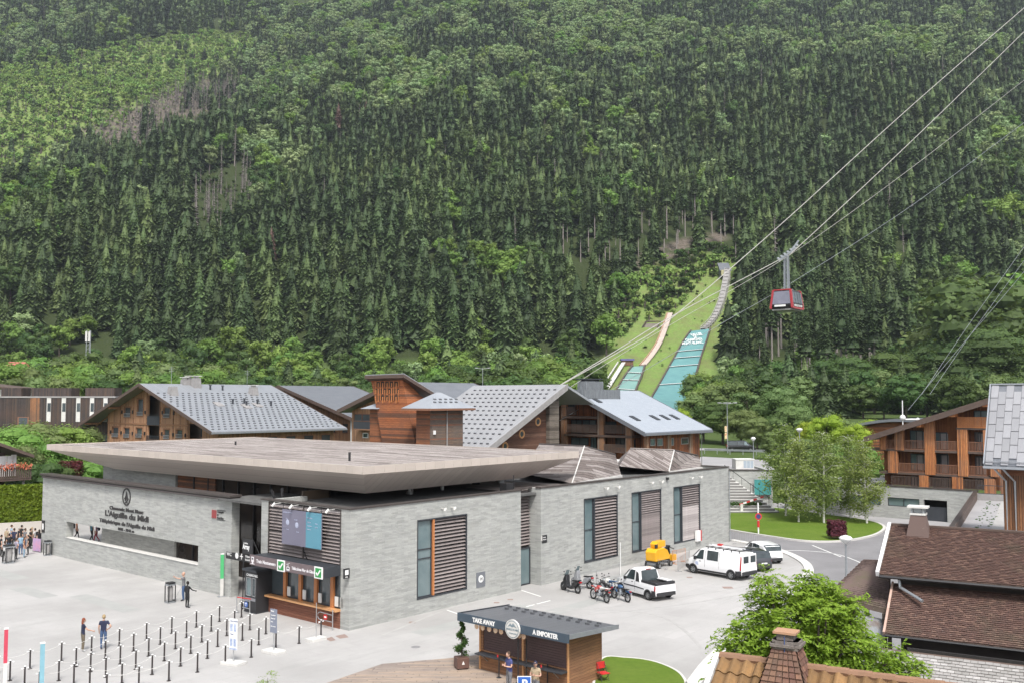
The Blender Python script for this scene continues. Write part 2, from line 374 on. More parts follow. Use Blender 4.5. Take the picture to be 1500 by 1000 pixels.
M_patch=plain('reddish_cobble_patch',(.30,.22,.19),(.22,.16,.14),12,.85)
M_mark=plain('white_road_paint',(.72,.72,.70),(.60,.60,.58),3,.7)
def mk_grass(name,a,b,c,sc_=1.0):
    s=N(name);n=s.noise(3*sc_,None,8,.7);n2=s.noise(.25*sc_,None,5)
    col=s.mix(s.ramp(n,.35,.65),a,b);col=s.mix(s.math('MULTIPLY',s.ramp(n2,.4,.7),.6),col,c)
    s.bump(s.noise(25*sc_,None,4),.5,.04);return s.fin(col,.9,spec=.15)
M_lawn=mk_grass('lawn_grass',(.105,.165,.02),(.075,.13,.015),(.14,.19,.035))
M_meadow=mk_grass('meadow_grass',(.11,.17,.03),(.17,.21,.05),(.08,.13,.028),.25)
M_soil=plain('stone_and_soil',(.30,.26,.23),(.18,.16,.14),.2,.95,bump=.5,bscale=3)
def foliage(name,c1,c2,trans=.25,rand=.25,nscale=.8,hue=.02):
    s=N(name);oi=s.n('ShaderNodeObjectInfo');g=s.n('ShaderNodeNewGeometry')
    f=s.math('ADD',s.math('MULTIPLY',g.outputs['Random Per Island'],.6),s.math('MULTIPLY',s.ramp(s.noise(nscale,None,3),.3,.7),.4))
    col=s.mix(f,c1,c2)
    h=s.n('ShaderNodeHueSaturation');s.l(col,h.inputs['Color']);s.l(s.math('ADD',s.math('MULTIPLY',oi.outputs['Random'],2*rand),1-rand),h.inputs['Value'])
    wn=s.n('ShaderNodeTexWhiteNoise',noise_dimensions='1D');s.l(oi.outputs['Random'],wn.inputs['W']);s.l(s.math('ADD',s.math('MULTIPLY',wn.outputs[0],2*hue),.5-hue),h.inputs['Hue'])
    s.fin(h.outputs[0],.6,spec=.2)
    if trans:
        tr=s.n('ShaderNodeBsdfTranslucent');s.l(s.mix(.5,h.outputs[0],(.25,.35,.02)),tr.inputs[0]);mx=s.n('ShaderNodeMixShader');mx.inputs[0].default_value=trans
        s.l(s.p.outputs[0],mx.inputs[1]);s.l(tr.outputs[0],mx.inputs[2]);s.l(mx.outputs[0],s.out.inputs[0])
    return s.m
M_spruce=foliage('spruce_needles',(.026,.046,.019),(.072,.108,.040),.0,.3,.5,.012)
M_brdark=foliage('broadleaf_dark',(.034,.066,.018),(.075,.125,.034),.2,.25)
M_brlight=foliage('broadleaf_light',(.095,.18,.032),(.18,.275,.065),.25,.2)
M_brgrey=foliage('broadleaf_greygreen',(.155,.235,.095),(.28,.36,.17),.2,.2)
M_brgrey2=foliage('broadleaf_willow_green',(.075,.12,.035),(.15,.205,.075),.2,.2)
M_sapl=foliage('pale_saplings',(.165,.27,.06),(.27,.38,.11),.2,.2)
M_spruce2=foliage('spruce_needles_light',(.042,.070,.026),(.12,.165,.058),.0,.3,.5,.012)
M_birch=foliage('birch_leaves',(.15,.215,.055),(.27,.34,.11),.35,.08)
M_bright=foliage('fresh_ash_leaves',(.19,.30,.03),(.33,.43,.06),.4,.12)
M_hedge=foliage('hedge_leaves',(.10,.15,.012),(.17,.21,.02),.2,.1)
M_purple=foliage('purple_leaves',(.07,.018,.025),(.12,.03,.04),.1,.1)
M_deadneed=foliage('dead_needles',(.12,.075,.06),(.20,.13,.10),0,.2)
M_bark=plain('bark',(.10,.08,.065),(.06,.048,.04),4,.9,stretch=(3,3,.6))
M_barkg=plain('grey_dead_bark',(.27,.24,.225),(.18,.155,.14),3,.9,stretch=(3,3,.6))
M_birchb=plain('birch_bark',(.62,.60,.56),(.12,.11,.10),5,.8,stretch=(.6,.6,2.5),lo=.55,hi=.68)
def skin_mat(n,c):return plain(n,c,tuple(x*.9 for x in c),8,.55)
M_skin=skin_mat('skin',(.50,.30,.22))
# ---------------------------------------------------------------- terrain
def vnoise(x,y,cell,seed):
    x=np.asarray(x,float)/cell+seed*13.7;y=np.asarray(y,float)/cell+seed*7.3
    xi=np.floor(x).astype(int);yi=np.floor(y).astype(int);fx=x-xi;fy=y-yi
    fx=fx*fx*(3-2*fx);fy=fy*fy*(3-2*fy)
    def hsh(a,b):
        k=(a*374761393+b*668265263+seed*1274126177) & 0xffffffff
        k=((k ^ (k >> 13))*1274126177) & 0xffffffff
        return ((k ^ (k >> 16)) & 0xffff)/65535.0
    return (hsh(xi,yi)*(1-fx)*(1-fy)+hsh(xi+1,yi)*fx*(1-fy)+hsh(xi,yi+1)*(1-fx)*fy+hsh(xi+1,yi+1)*fx*fy)
def sstep(a,b,x):t=np.clip((x-a)/(b-a),0,1);return t*t*(3-2*t)
def terr(X,Y):
    X=np.asarray(X,float);Y=np.asarray(Y,float)
    right=sstep(2,10,X)
    ys_=np.where(X>31,np.maximum(125.0,102.3+(45.4-X)*.859+17),np.where(X>22,116.3,104.6))
    z=right*(4.1*sstep(0,1.5,Y-ys_)+.9*sstep(180,240,Y))+(1-right)*5.0*sstep(112,180,Y)
    z=z+6*np.clip((Y-180)/220,0,1)
    d=Y-400;soft=np.where(d>60,d,np.where(d<-60,0,(d+60)**2/240))
    A=z+.56*soft+4e-5*np.clip(d,0,None)**2
    A=A+sstep(420,600,Y)*((vnoise(X,Y,170,3)-.5)*34+(vnoise(X,Y,60,4)-.5)*10)*(1-sstep(0,1,1-np.abs(X-105)/90)*sstep(700,500,Y))
    c=(X+320)*-.948+(Y-598)*.319+(vnoise(X,Y,90,8)-.5)*50
    A=A-.85*np.where(c>0,np.minimum(c,260),0)
    B=163+.7*(Y-800)+(vnoise(X,Y,220,5)-.5)*60+(vnoise(X,Y,70,6)-.5)*16
    B=np.where(Y>420,B,-50)
    h=np.maximum(np.maximum(A,B),z)
    return h
def tz(x,y):return float(terr(x,y))
ys=np.concatenate([np.linspace(-60,100,21),np.linspace(101,121,41),np.linspace(124,400,36),np.linspace(408,1000,90),np.linspace(1012,2100,80)])
ts=np.linspace(-1.1,1.1,171)
nx,ny=len(ts),len(ys)
GX=ts[None,:]*np.maximum(ys[:,None]*1.0,160);GY=np.repeat(ys[:,None],nx,1);GZ=terr(GX,GY)
GZ=np.where(GY<100,-.02,GZ)
vv=np.stack([GX,GY,GZ],-1).reshape(-1,3)
ff=[(j*nx+i,j*nx+i+1,(j+1)*nx+i+1,(j+1)*nx+i) for j in range(ny-1) for i in range(nx-1)]
me=bpy.data.meshes.new('terrain');me.from_pydata(vv.tolist(),[],ff);me.polygons.foreach_set('use_smooth',[True]*len(ff))
def vproj(X,Y,Z):
    zz=Z-HC;f=np.maximum(Y*CP+zz*SP,1e-3);u=-Y*SP+zz*CP
    return 750+FPX*X/f,500-FPX*u/f
def inpoly(px,py,poly):
    r=np.zeros(np.shape(px),bool);n=len(poly)
    for i in range(n):
        x0,y0=poly[i];x1,y1=poly[(i+1)%n]
        c=((y0>py) != (y1>py)) & (px<(x1-x0)*(py-y0)/((y1-y0) if y1 != y0 else 1e-9)+x0)
        r ^= c
    return r
P_MEAD=[(-80,120),(60,95),(200,60),(310,48),(375,58),(372,90),(300,120),(230,150),(150,200),(60,235),(-80,250)]
P_MEAD2=[(-60,180),(90,150),(130,215),(40,262),(-60,270)]
P_ROCK=[(150,170),(250,130),(352,112),(348,152),(300,172),(250,205),(205,238),(180,220),(130,215),(110,190)]
P_DEAD=[(262,348),(285,262),(345,240),(378,262),(372,320),(330,352)]
P_JUMP=[(858,640),(892,520),(905,462),(915,430),(940,400),(985,385),(1040,372),(1072,385),(1090,395),(1078,470),(1058,520),(1050,620)]
P_BUSH=[(900,470),(912,425),(935,398),(1000,372),(1045,362),(1082,372),(1060,400),(1010,430),(975,462),(940,470),(920,500)]
P_BARE=[(920,400),(985,378),(1060,352),(1065,335),(1000,345),(930,372)]
px,py=vproj(vv[:,0],vv[:,1],vv[:,2]);px=px+(vnoise(vv[:,0],vv[:,1],25,31)-.5)*26;py=py+(vnoise(vv[:,0],vv[:,1],22,32)-.5)*20;farv=vv[:,1]>260
ca=me.color_attributes.new('ground','FLOAT_COLOR','POINT')
colr=np.zeros((len(vv),4));colr[:,3]=1
colr[:,0]=farv & (inpoly(px,py,P_MEAD) | inpoly(px,py,P_MEAD2) | inpoly(px,py,P_JUMP))
colr[:,1]=farv & (inpoly(px,py,P_ROCK) | inpoly(px,py,P_BARE))
colr[:,2]=vv[:,1]>430
ca.data.foreach_set('color',colr.ravel())
s=N('mountain_ground');at=s.n('ShaderNodeAttribute',attribute_name='ground');sp=s.n('ShaderNodeSeparateColor');s.l(at.outputs['Color'],sp.inputs[0])
n1=s.noise(.12,None,8,.7);n2=s.noise(.9,None,6,.7)
gr=s.mix(s.ramp(n2,.35,.65),(.12,.20,.05),(.19,.26,.075));gr=s.mix(s.math('MULTIPLY',s.ramp(n1,.42,.62),.6),gr,(.15,.135,.07))
fo=s.mix(s.ramp(n2,.3,.7),(.028,.042,.016),(.05,.062,.025));lo=s.mix(s.ramp(n2,.3,.7),(.055,.085,.025),(.085,.12,.04))
rk=s.mix(s.ramp(n2,.4,.6),(.17,.14,.12),(.085,.075,.055))
cc=s.mix(sp.outputs[2],lo,fo);cc=s.mix(sp.outputs[0],cc,gr);cc=s.mix(s.math('MULTIPLY',sp.outputs[1],s.ramp(n1,.35,.5)),cc,rk)
s.bump(n2,.5,.5);M_ground=s.fin(cc,.95,spec=.1)
me.materials.append(M_ground);structure(mo('terrain',me))

# ---------------------------------------------------------------- trees
def spruce_mb(h,r,seed,base=.1,gaps=0.0,dead=False):
    rg=random.Random(seed);b=MB();n=int(h/1.0);core=[]
    for i in range(n):
        t=i/(n-1.0);z=h*(base+(1-base)*t);rr=r*((1-t)**.66)*rg.uniform(.78,1.15)+.12
        if rg.random()<gaps:continue
        k=rg.choice((9,10,11)) if t<.75 else 7;a0=rg.random()*6.3
        for j in range(k):
            a=a0+2*PI*j/k+rg.uniform(-.25,.25);L=rr*rg.uniform(.72,1.18);wd=L*rg.uniform(.2,.3)
            ca_,sa_=math.cos(a),math.sin(a);dr=L*rg.uniform(.18,.5);up=L*.08
            p=lambda l,w_,dz:(ca_*l-sa_*w_,sa_*l+ca_*w_,z+dz)
            b.add([p(0,0,.15),p(L*.55,wd,up-dr*.45),p(L,0,-dr),p(L*.55,-wd,up-dr*.45),p(L*.6,0,-dr*.5-L*.22)],
                  [(0,1,2),(0,2,3),(0,4,2)])
    if not dead:
        kk=7;vs=[];hs=[base*h+.4,h*(.35*(1-base)+base),h*(.7*(1-base)+base),h*.99]
        for q,zz in enumerate(hs):
            t=(zz/h-base)/(1-base);rq=r*.7*max(0,1-t)**.75+.03
            vs+=[(rq*math.cos(2*PI*j/kk+q),rq*math.sin(2*PI*j/kk+q),zz) for j in range(kk)]
        b.add(vs,[(q*kk+j,q*kk+(j+1)%kk,(q+1)*kk+(j+1)%kk,(q+1)*kk+j) for q in range(3) for j in range(kk)])
    return b
def trunk_mb(h,r,seed=0,lean=0,limbs=0):
    rg=random.Random(seed);b=MB()
    b.tube([(0,0,-.6),(lean*.2,0,h*.3),(lean*.5,rg.uniform(-.1,.1),h*.65),(lean,0,h)],[r*1.15,r*.85,r*.55,r*.12],6)
    for i in range(limbs):
        z=h*rg.uniform(.3,.85);a=rg.random()*6.3;L=h*rg.uniform(.12,.28)
        b.tube([(lean*z/h*.8,0,z),(math.cos(a)*L*.6,math.sin(a)*L*.6,z+L*.35),(math.cos(a)*L,math.sin(a)*L,z+L*.8)],[r*.4,r*.25,r*.06],4)
    return b
def leaf_np(P,Nn,size,rg,aspect=.6):
    """many kite leaves at points P with normals Nn -> verts, quads"""
    n=len(P);r1=rg.normal(size=(n,3));a=np.cross(Nn,r1);a /= np.linalg.norm(a,axis=1)[:,None]+1e-9;c=np.cross(Nn,a)
    s_=(size*rg.uniform(.6,1.3,n))[:,None]
    v=np.stack([P-a*s_,P-c*s_*aspect,P+a*s_,P+c*s_*aspect],1).reshape(-1,3)
    return v,n
def crown_mesh(name,mat,h,cz,rx,rz,lumps,leaves,size,seed,inner=.72,shape='round',spread=.75,droop=0):
    """crown as many leaves over uneven lumps; h total height, cz centre height"""
    rg=np.random.default_rng(seed);LP=[];LR=[]
    for i in range(lumps):
        d=rg.normal(size=3);d /= np.linalg.norm(d);q=rg.uniform(.35,1)**.6*spread
        p=np.array([d[0]*rx*q,d[1]*rx*q,d[2]*rz*q])
        if shape=='cone':
            t=(p[2]+rz)/(2*rz);p[:2] *= 1.25*(1-t)**.7+.15
        LP.append(p+[0,0,cz]);LR.append(rg.uniform(.24,.42)*min(rx,rz))
    LP=np.array(LP);LR=np.array(LR);wgt=LR**2/np.sum(LR**2);idx=rg.choice(lumps,leaves,p=wgt)
    d=rg.normal(size=(leaves,3));d /= np.linalg.norm(d,axis=1)[:,None]
    P=LP[idx]+d*(LR[idx]*rg.uniform(.75,1.18,leaves))[:,None]*np.array([1,1,.8])
    P[:,2] -= droop*rg.uniform(0,1,leaves)
    nn=d+rg.normal(size=(leaves,3))*.55+np.array([0,0,.35]);nn /= np.linalg.norm(nn,axis=1)[:,None]
    v,n=leaf_np(P,nn,size,rg)
    b=MB();b.v=v.tolist();b.f=[(4*i,4*i+1,4*i+2,4*i+3) for i in range(n)];b.m=[0]*n
    if inner:
        for p,r_ in zip(LP,LR):b.ball(p,(r_*inner,r_*inner,r_*inner*.8),6,4)
    me=bpy.data.meshes.new(name);me.from_pydata(b.v,[],b.f);me.materials.append(mat);return me
def both(name,crown_me,trunk_b,cm,tm):
    t=trunk_b.mesh('t',tm);b=MB()
    b.v=[tuple(v.co) for v in crown_me.vertices]+[tuple(v.co) for v in t.vertices];k=len(crown_me.vertices)
    b.f=[tuple(p.vertices) for p in crown_me.polygons]+[tuple(i+k for i in p.vertices) for p in t.polygons]
    b.m=[0]*len(crown_me.polygons)+[1]*len(t.polygons)
    return b.mesh(name,[cm,tm])
PROTO=[]
def proto(kind,crown_me,trunk_b,cm,tm,H):
    PROTO.append(dict(kind=kind,crown=crown_me,trunk=trunk_b.mesh(kind+'_trunk',tm),both=both(kind,crown_me,trunk_b,cm,tm),H=H));return len(PROTO)-1
SPR=[proto('spruce',spruce_mb(19.5,r,sd_,.05).mesh('spruce_crown',mm_),trunk_mb(18.5,.3,sd_),mm_,M_bark,19.5) for r,sd_,mm_ in ((4.9,1,M_spruce),(5.5,2,M_spruce),(4.3,3,M_spruce2),(5.1,4,M_spruce2))]
BAR=[proto('tall_spruce',spruce_mb(25,2.1,sd_,.5,.12).mesh('spruce_crown',M_spruce),trunk_mb(24,.28,sd_),M_spruce,M_barkg,25) for sd_ in (11,12)]
DSP=[proto('brown_spruce',spruce_mb(19,4.2,sd_,.1,.05).mesh('brown_crown',M_deadneed),trunk_mb(20,.25,sd_),M_deadneed,M_barkg,20) for sd_ in (21,22)]
DTR=[proto('dead_tree',spruce_mb(19,1.1,sd_,.25,.35,True).mesh('bare_branches',M_barkg),trunk_mb(19,.26,sd_,.6),M_barkg,M_barkg,19) for sd_ in (31,32,33)]
def brd(kind,mat,seeds,H=14,rx=5.2,leaves=850,size=.52,shape='round',lumps=22):
    return [proto(kind,crown_mesh(kind+'_crown',mat,H,H*.56,rx,H*.42,lumps,leaves,size,sd_,shape=shape),trunk_mb(H*.8,.25,sd_,limbs=3),mat,M_bark,H) for sd_ in seeds]
BRD=brd('broadleaf_tree',M_brdark,(41,42));BRL=brd('broadleaf_tree',M_brlight,(51,52,53));BRG=brd('broadleaf_tree',M_brgrey,(61,62),H=15,rx=4.2)
BSH=brd('bush',M_brdark,(71,72),H=3.2,rx=2.4,leaves=260,size=.36,lumps=12);BSL=brd('bush',M_sapl,(73,74),H=3.0,rx=2.0,leaves=220,size=.32,lumps=12)
MID={};FINE={}
for nm_,m_,sd_ in (('X',M_bright,89),('D',M_brdark,81),('L',M_brlight,83),('G',M_brgrey2,85)):
    MID[nm_]=brd('broadleaf_tree',m_,(sd_,sd_+1),leaves=2600,size=.30,lumps=34);FINE[nm_]=brd('broadleaf_tree',m_,(sd_+10,),leaves=9000,size=.16,lumps=46)

# scatter
cell=10.2;pts=[]
yy=345.0
while yy<1500:
    cl=cell if yy<800 else (10.2 if yy<1100 else 10.6)
    half=yy*.585+45;n=int(2*half/cl)
    xs=-half+(np.arange(n)+.5)*cl+RNG.uniform(-.42,.42,n)*cl
    pts.append(np.stack([xs,yy+RNG.uniform(-.42,.42,n)*cl],1));yy+=cl
pts=np.concatenate(pts);X,Y=pts[:,0],pts[:,1];Z=terr(X,Y)
px,py=vproj(X,Y,Z);pt=vproj(X,Y,Z+20)[1]
m=(px>-70) & (px<1570) & (pt<640) & (py>-25)
# drop what the near ridge hides
okv=np.ones(len(X),bool)
for f in np.linspace(.55,.985,16):
    hz=HC+(Z+16-HC)*f;okv &= ~(terr(X*f,Y*f)+2>hz)
m &= okv
X,Y,Z,px,py=X[m],Y[m],Z[m],px[m],py[m]
n=len(X);u=RNG.random(n);cl1=vnoise(X,Y,30,21);cl2=vnoise(X,Y,75,22)
pb=np.full(n,.03)
for (cx,cy,rx_,ry_,p_) in [(520,110,190,95,.75),(800,60,260,75,.68),(700,165,210,60,.42),(880,190,160,70,.42),(1130,50,210,70,.35),(1370,60,180,60,.45),(620,30,250,70,.6),
     (40,310,110,70,.35),(700,402,62,46,2),(1450,440,95,90,1.2),(1490,280,60,90,.6),(375,265,45,45,.8),(330,370,50,40,.5),(900,300,180,60,.1),(30,60,200,80,.3),(640,270,200,60,.07),(1490,380,60,60,.8)]:
    pb=np.maximum(pb,1.6*p_*np.exp(-(((px-cx)/rx_)**2+((py-cy)/ry_)**2)*1.35))
pb *= .25+1.55*sstep(.36,.62,cl1*.6+cl2*.4)
belt=(py>536+30*(cl2-.5)-34*(px<170)-10*(np.abs(px-720)<120)+14*((px>1100)))
pb=np.where(belt,1.2,pb)
inJ=inpoly(px,py,P_JUMP);inB=inpoly(px,py,P_BUSH);inM=inpoly(px,py,P_MEAD) | inpoly(px,py,P_MEAD2);inR=inpoly(px,py,P_ROCK);inD=inpoly(px,py,P_DEAD)
jd=((px>845) & (px<1058) & (py>370) & (py<660))
nearj=((px>820) & (px<915) & (py>350) & (py<410)) | ((px>915) & (px<1085) & (py>325) & (py<385)) | ((px>1085) & (px<1290) & (py>505) & (py<605) & (u<.8))
ix=np.full(n,-1);sc_=RNG.uniform(.8,1.62,n);rz_=RNG.uniform(0,6.28,n)
pick=lambda L,q:np.array(L)[(q*9973%1*len(L)).astype(int)]
isb=u<pb;u2=RNG.random(n)
ix=np.where(u2<np.clip(sstep(.3,.7,cl2)*.75+.1,0,1),pick(SPR[2:],u2*3.7),pick(SPR[:2],u2*5.3));sc_=sc_*(.8+.4*cl1)
light=np.where(py<260,.25,np.where(belt,.5,.45))
kb=np.where(u2<light,pick(BRL,u2*3.3),np.where(u2<light+np.where(py<260,.65,.12),pick(BRG,u2*7.1),pick(BRD,u2*5.7)))
kb=np.where((px>1180) & (py>430) & (u2<.85) & ~((px>1410) & (py<540)),pick(BRD,u2*5.7),kb)
kb=np.where((np.abs(px-705)<60) & (np.abs(py-402)<45),pick(BRL,u2*3.1),kb)
ix=np.where(isb,kb,ix)
ix=np.where(nearj & ~belt & (u<.75),pick(BAR,u2),ix);ix=np.where(nearj & (px>1085) & (u<.75),pick(BAR,u2),ix)
ix=np.where((py<400) & (u2>.985) & ~isb,pick(DTR,u2*11),ix)
q=((px-350)/52)**2+((py-388)/17)**2<1;ix=np.where(q & (u2<.55),pick(DSP,u2*3),ix)
ix=np.where((((px-515)/30)**2+((py-195)/30)**2<1) & (u2<.1),DSP[0],ix)
keep=np.ones(n,bool)
ix=np.where(inD,pick(DTR,u2*13),ix);keep &= ~(inD & (u>.5))
ix=np.where(inD & (u2<.5),pick(BSH,u2*7),ix);sc_=np.where(inD & (u2<.5),sc_*1.7,sc_)
ix=np.where(inR,np.where(u2<.55,pick(DTR,u2*13),np.where(u2<.85,pick(BSL,u2*9),pick(SPR,u2*9))),ix);keep &= ~(inR & (u>.8));sc_=np.where(inR,sc_*.85,sc_)
ix=np.where(inM,np.where(u2<.80,pick(BSL,u2*9),np.where(u2<.84,pick(DTR,u2*13),np.where(u2<.93,pick(SPR,u2*17),pick(BRL,u2*19)))),ix);keep &= ~(inM & (u>.95));sc_=np.where(inM & (u2<.80),sc_*2.3,sc_);sc_=np.where(inM & (u2>=.80),sc_*.6,sc_)
keep &= ~(inJ & ~inB);ix=np.where(inB,np.where(u2<.75,pick(BSH,u2*7),pick(BSL,u2*7)),ix);sc_=np.where(inB,sc_*1.9,sc_)
keep &= ~(inpoly(px,py,[(885,640),(897,520),(930,462),(1000,440),(1075,400),(1080,470),(1062,520),(1056,640)]))
sc_=np.where(isb & belt,sc_*np.where(px<200,.8,.86),sc_);sc_=np.where((py<300) & isb,sc_*1.08,sc_)
sc_=np.where((px>1180) & (py>500) & isb,sc_*1.25,sc_)
# broadleaf crowns are wider: thin them
keep &= ~(np.isin(ix,BRD+BRL+BRG) & (RNG.random(n)<np.where(belt,.35,.06)))
# denser second sowing inside the open areas
e_=[];yy=420.0
while yy<1400:
    half=yy*.585+40;k_=int(2*half/4.4);e_.append(np.stack([-half+(np.arange(k_)+RNG.random(k_))*4.4,yy+RNG.uniform(-2,2,k_)],1));yy+=4.4
e_=np.concatenate(e_);ez_=terr(e_[:,0],e_[:,1]);ex,ey=vproj(e_[:,0],e_[:,1],ez_);jx=ex+(vnoise(e_[:,0],e_[:,1],25,31)-.5)*26;jy=ey+(vnoise(e_[:,0],e_[:,1],22,32)-.5)*20
eu=RNG.random(len(ex));em=inpoly(jx,jy,P_MEAD) | inpoly(jx,jy,P_MEAD2);er_=inpoly(jx,jy,P_ROCK) & ~em;eb=inpoly(jx,jy,P_BUSH);ed=inpoly(jx,jy,P_DEAD);ej=inpoly(jx,jy,P_JUMP) & ~eb
u3=RNG.random(len(ex));eix=np.where(em,pick(BSL,u3*5),np.where(er_,np.where(u3<.6,pick(DTR,u3*7),pick(BSL,u3*5)),np.where(ed,np.where(u3<.3,pick(DTR,u3*7),pick(BSH,u3*5)),pick(BSH+BSL,u3*5))))
ek=(em & (eu<.72)) | (er_ & (eu<.45)) | (eb & (eu<.85)) | (ed & (eu<.3)) | (ej & (eu<.22))
es_=np.where(em,RNG.uniform(.8,1.6,len(ex)),np.where(eb,RNG.uniform(.8,1.9,len(ex)),np.where(ej,RNG.uniform(.18,.55,len(ex)),RNG.uniform(.7,1.0,len(ex)))))
ek &= ~((ex>915) & (ex<1050) & (ey>478) & (eu>.0) & ((np.abs(ex-(1028-(ey-485)*.35))<34)))
X,Y,Z,px,py,ix,sc_,rz_,belt,keep=[np.concatenate([a_,b_[ek]]) for a_,b_ in ((X,e_[:,0]),(Y,e_[:,1]),(Z,ez_),(px,ex),(py,ey),(ix,eix),(sc_,es_),(rz_,eu*6.28),(belt,np.zeros(len(ex),bool)),(keep,np.ones(len(ex),bool)))]
X,Y,Z,px,py,ix,sc_,rz_,belt=[a[keep] for a in (X,Y,Z,px,py,ix,sc_,rz_,belt)]
def near_sel(kinds,cnt):
    c=np.nonzero(np.isin(ix,kinds) & (px>-5) & (px<1505) & (Y<900))[0];c=c[np.argsort(Y[c]/sc_[c])];return c[:cnt]
used=np.zeros(len(X),bool)
LB={'spruce':('dark green spruce standing in the lowest ranks of the forested slope','spruce','spruces at the foot of the forest','spruce_tree'),
      'tall_spruce':('tall thin spruce with a long bare trunk beside the ski jump clearing','spruce','bare-stemmed spruces around the ski jump clearing','spruce_tree'),
      'brown_spruce':('dead spruce with reddish brown needles among green spruces','dead tree','browned spruces on the slope','dead_spruce'),
      'dead_tree':('bare grey dead trunk standing in the windblown forest gap','dead tree','dead grey trunks in the forest gap','dead_tree'),
      'broadleaf_tree':('rounded green broadleaf tree in the belt below the spruces','tree','broadleaf trees below the spruces','broadleaf_tree'),
      'bush':('low leafy bush on the overgrown ski jump clearing','bush','bushes on the ski jump clearing','bush')}
def plant(i,k=None,xyz=None,s_=None,rz=None,label=None,group=None,name=None,parts=True,cat=None):
    p=PROTO[int(ix[i]) if k is None else k];L=LB[p['kind']]
    loc=(float(X[i]),float(Y[i]),float(Z[i])) if xyz is None else xyz
    s_=float(sc_[i]) if s_ is None else s_
    t=thing(name or L[3],label or L[0],cat or L[1],loc,float(rz_[i]) if rz is None else rz,group if group is not None else L[2]);t.scale=(s_,)*3
    mo('trunk',p['trunk'],t);mo('crown',p['crown'],t);return t
SEL=[(SPR,290),(BAR,40),(DSP,14),(BRD+BRL+BRG,90)]
for kinds,cnt in SEL:
    s2=near_sel(kinds,cnt);used[s2]=True
    for i in s2:plant(i)
dz=np.nonzero(np.isin(ix,DTR) & (((px-325)/60)**2+((py-300)/60)**2<1))[0];dz=dz[:280];used[dz]=True
for i in dz:plant(i)
bz=np.nonzero(np.isin(ix,BSH+BSL) & (px>890) & (px<1095) & (py>350) & (py<520))[0];bz=bz[np.argsort(Y[bz]/sc_[bz])][:290];used[bz]=True
for i in bz:plant(i)
def gn_forest(name,sel,kinds,label):
    sel=sel[np.isin(ix[sel],kinds)]
    me=bpy.data.meshes.new(name);me.from_pydata(np.stack([X[sel],Y[sel],Z[sel]],1).tolist(),[],[])
    for an,arr,ty in (('sc',sc_[sel],'FLOAT'),('rz',rz_[sel],'FLOAT'),('ix',ix[sel].astype(float),'FLOAT')):
        a=me.attributes.new(an,ty,'POINT');a.data.foreach_set('value',np.asarray(arr,dtype=np.float32))
    o=mo(name,me);tag(o,label,'forest',None,'stuff')
    g=bpy.data.node_groups.new(name,'GeometryNodeTree');g.interface.new_socket('Geometry',in_out='INPUT',socket_type='NodeSocketGeometry');g.interface.new_socket('Geometry',in_out='OUTPUT',socket_type='NodeSocketGeometry')
    gi=g.nodes.new('NodeGroupInput');go=g.nodes.new('NodeGroupOutput');jn=g.nodes.new('GeometryNodeJoinGeometry')
    def attr(nm):
        a=g.nodes.new('GeometryNodeInputNamedAttribute');a.data_type='FLOAT';a.inputs['Name'].default_value=nm;return a.outputs['Attribute']
    aix,asc,arz=attr('ix'),attr('sc'),attr('rz');cb=g.nodes.new('ShaderNodeCombineXYZ');g.links.new(arz,cb.inputs[2]);cs=g.nodes.new('ShaderNodeCombineXYZ')
    for q in range(3):g.links.new(asc,cs.inputs[q])
    for k in kinds:
        src=bpy.data.objects.new('source',PROTO[k]['both'])
        oi=g.nodes.new('GeometryNodeObjectInfo');oi.inputs['Object'].default_value=src;oi.inputs['As Instance'].default_value=True
        cmp_=g.nodes.new('FunctionNodeCompare');cmp_.data_type='FLOAT';cmp_.operation='EQUAL';g.links.new(aix,cmp_.inputs[0]);cmp_.inputs[1].default_value=float(k);cmp_.inputs['Epsilon'].default_value=.1
        ip=g.nodes.new('GeometryNodeInstanceOnPoints');g.links.new(gi.outputs[0],ip.inputs['Points']);g.links.new(cmp_.outputs[0],ip.inputs['Selection'])
        g.links.new(oi.outputs['Geometry'],ip.inputs['Instance']);g.links.new(cb.outputs[0],ip.inputs['Rotation']);g.links.new(cs.outputs[0],ip.inputs['Scale']);g.links.new(ip.outputs[0],jn.inputs[0])
    g.links.new(jn.outputs[0],go.inputs[0]);md=o.modifiers.new('scatter','NODES');md.node_group=g
    for mm in (M_spruce,M_spruce2,M_sapl,M_bark,M_barkg,M_brdark,M_brlight,M_brgrey,M_deadneed):me.materials.append(mm)
    return o
rest=np.nonzero(~used)[0]
gn_forest('spruce_forest',rest,SPR+BAR+DSP,'dense dark spruce forest covering the whole mountainside')
gn_forest('broadleaf_forest',rest,BRD+BRL+BRG,'light green broadleaf trees mixed through the spruce forest')
gn_forest('undergrowth',rest,BSH+BSL,'pale green scrub and saplings on the open slope')
gn_forest('dead_trunks',rest,DTR,'grey dead trunks scattered over the far clearing')
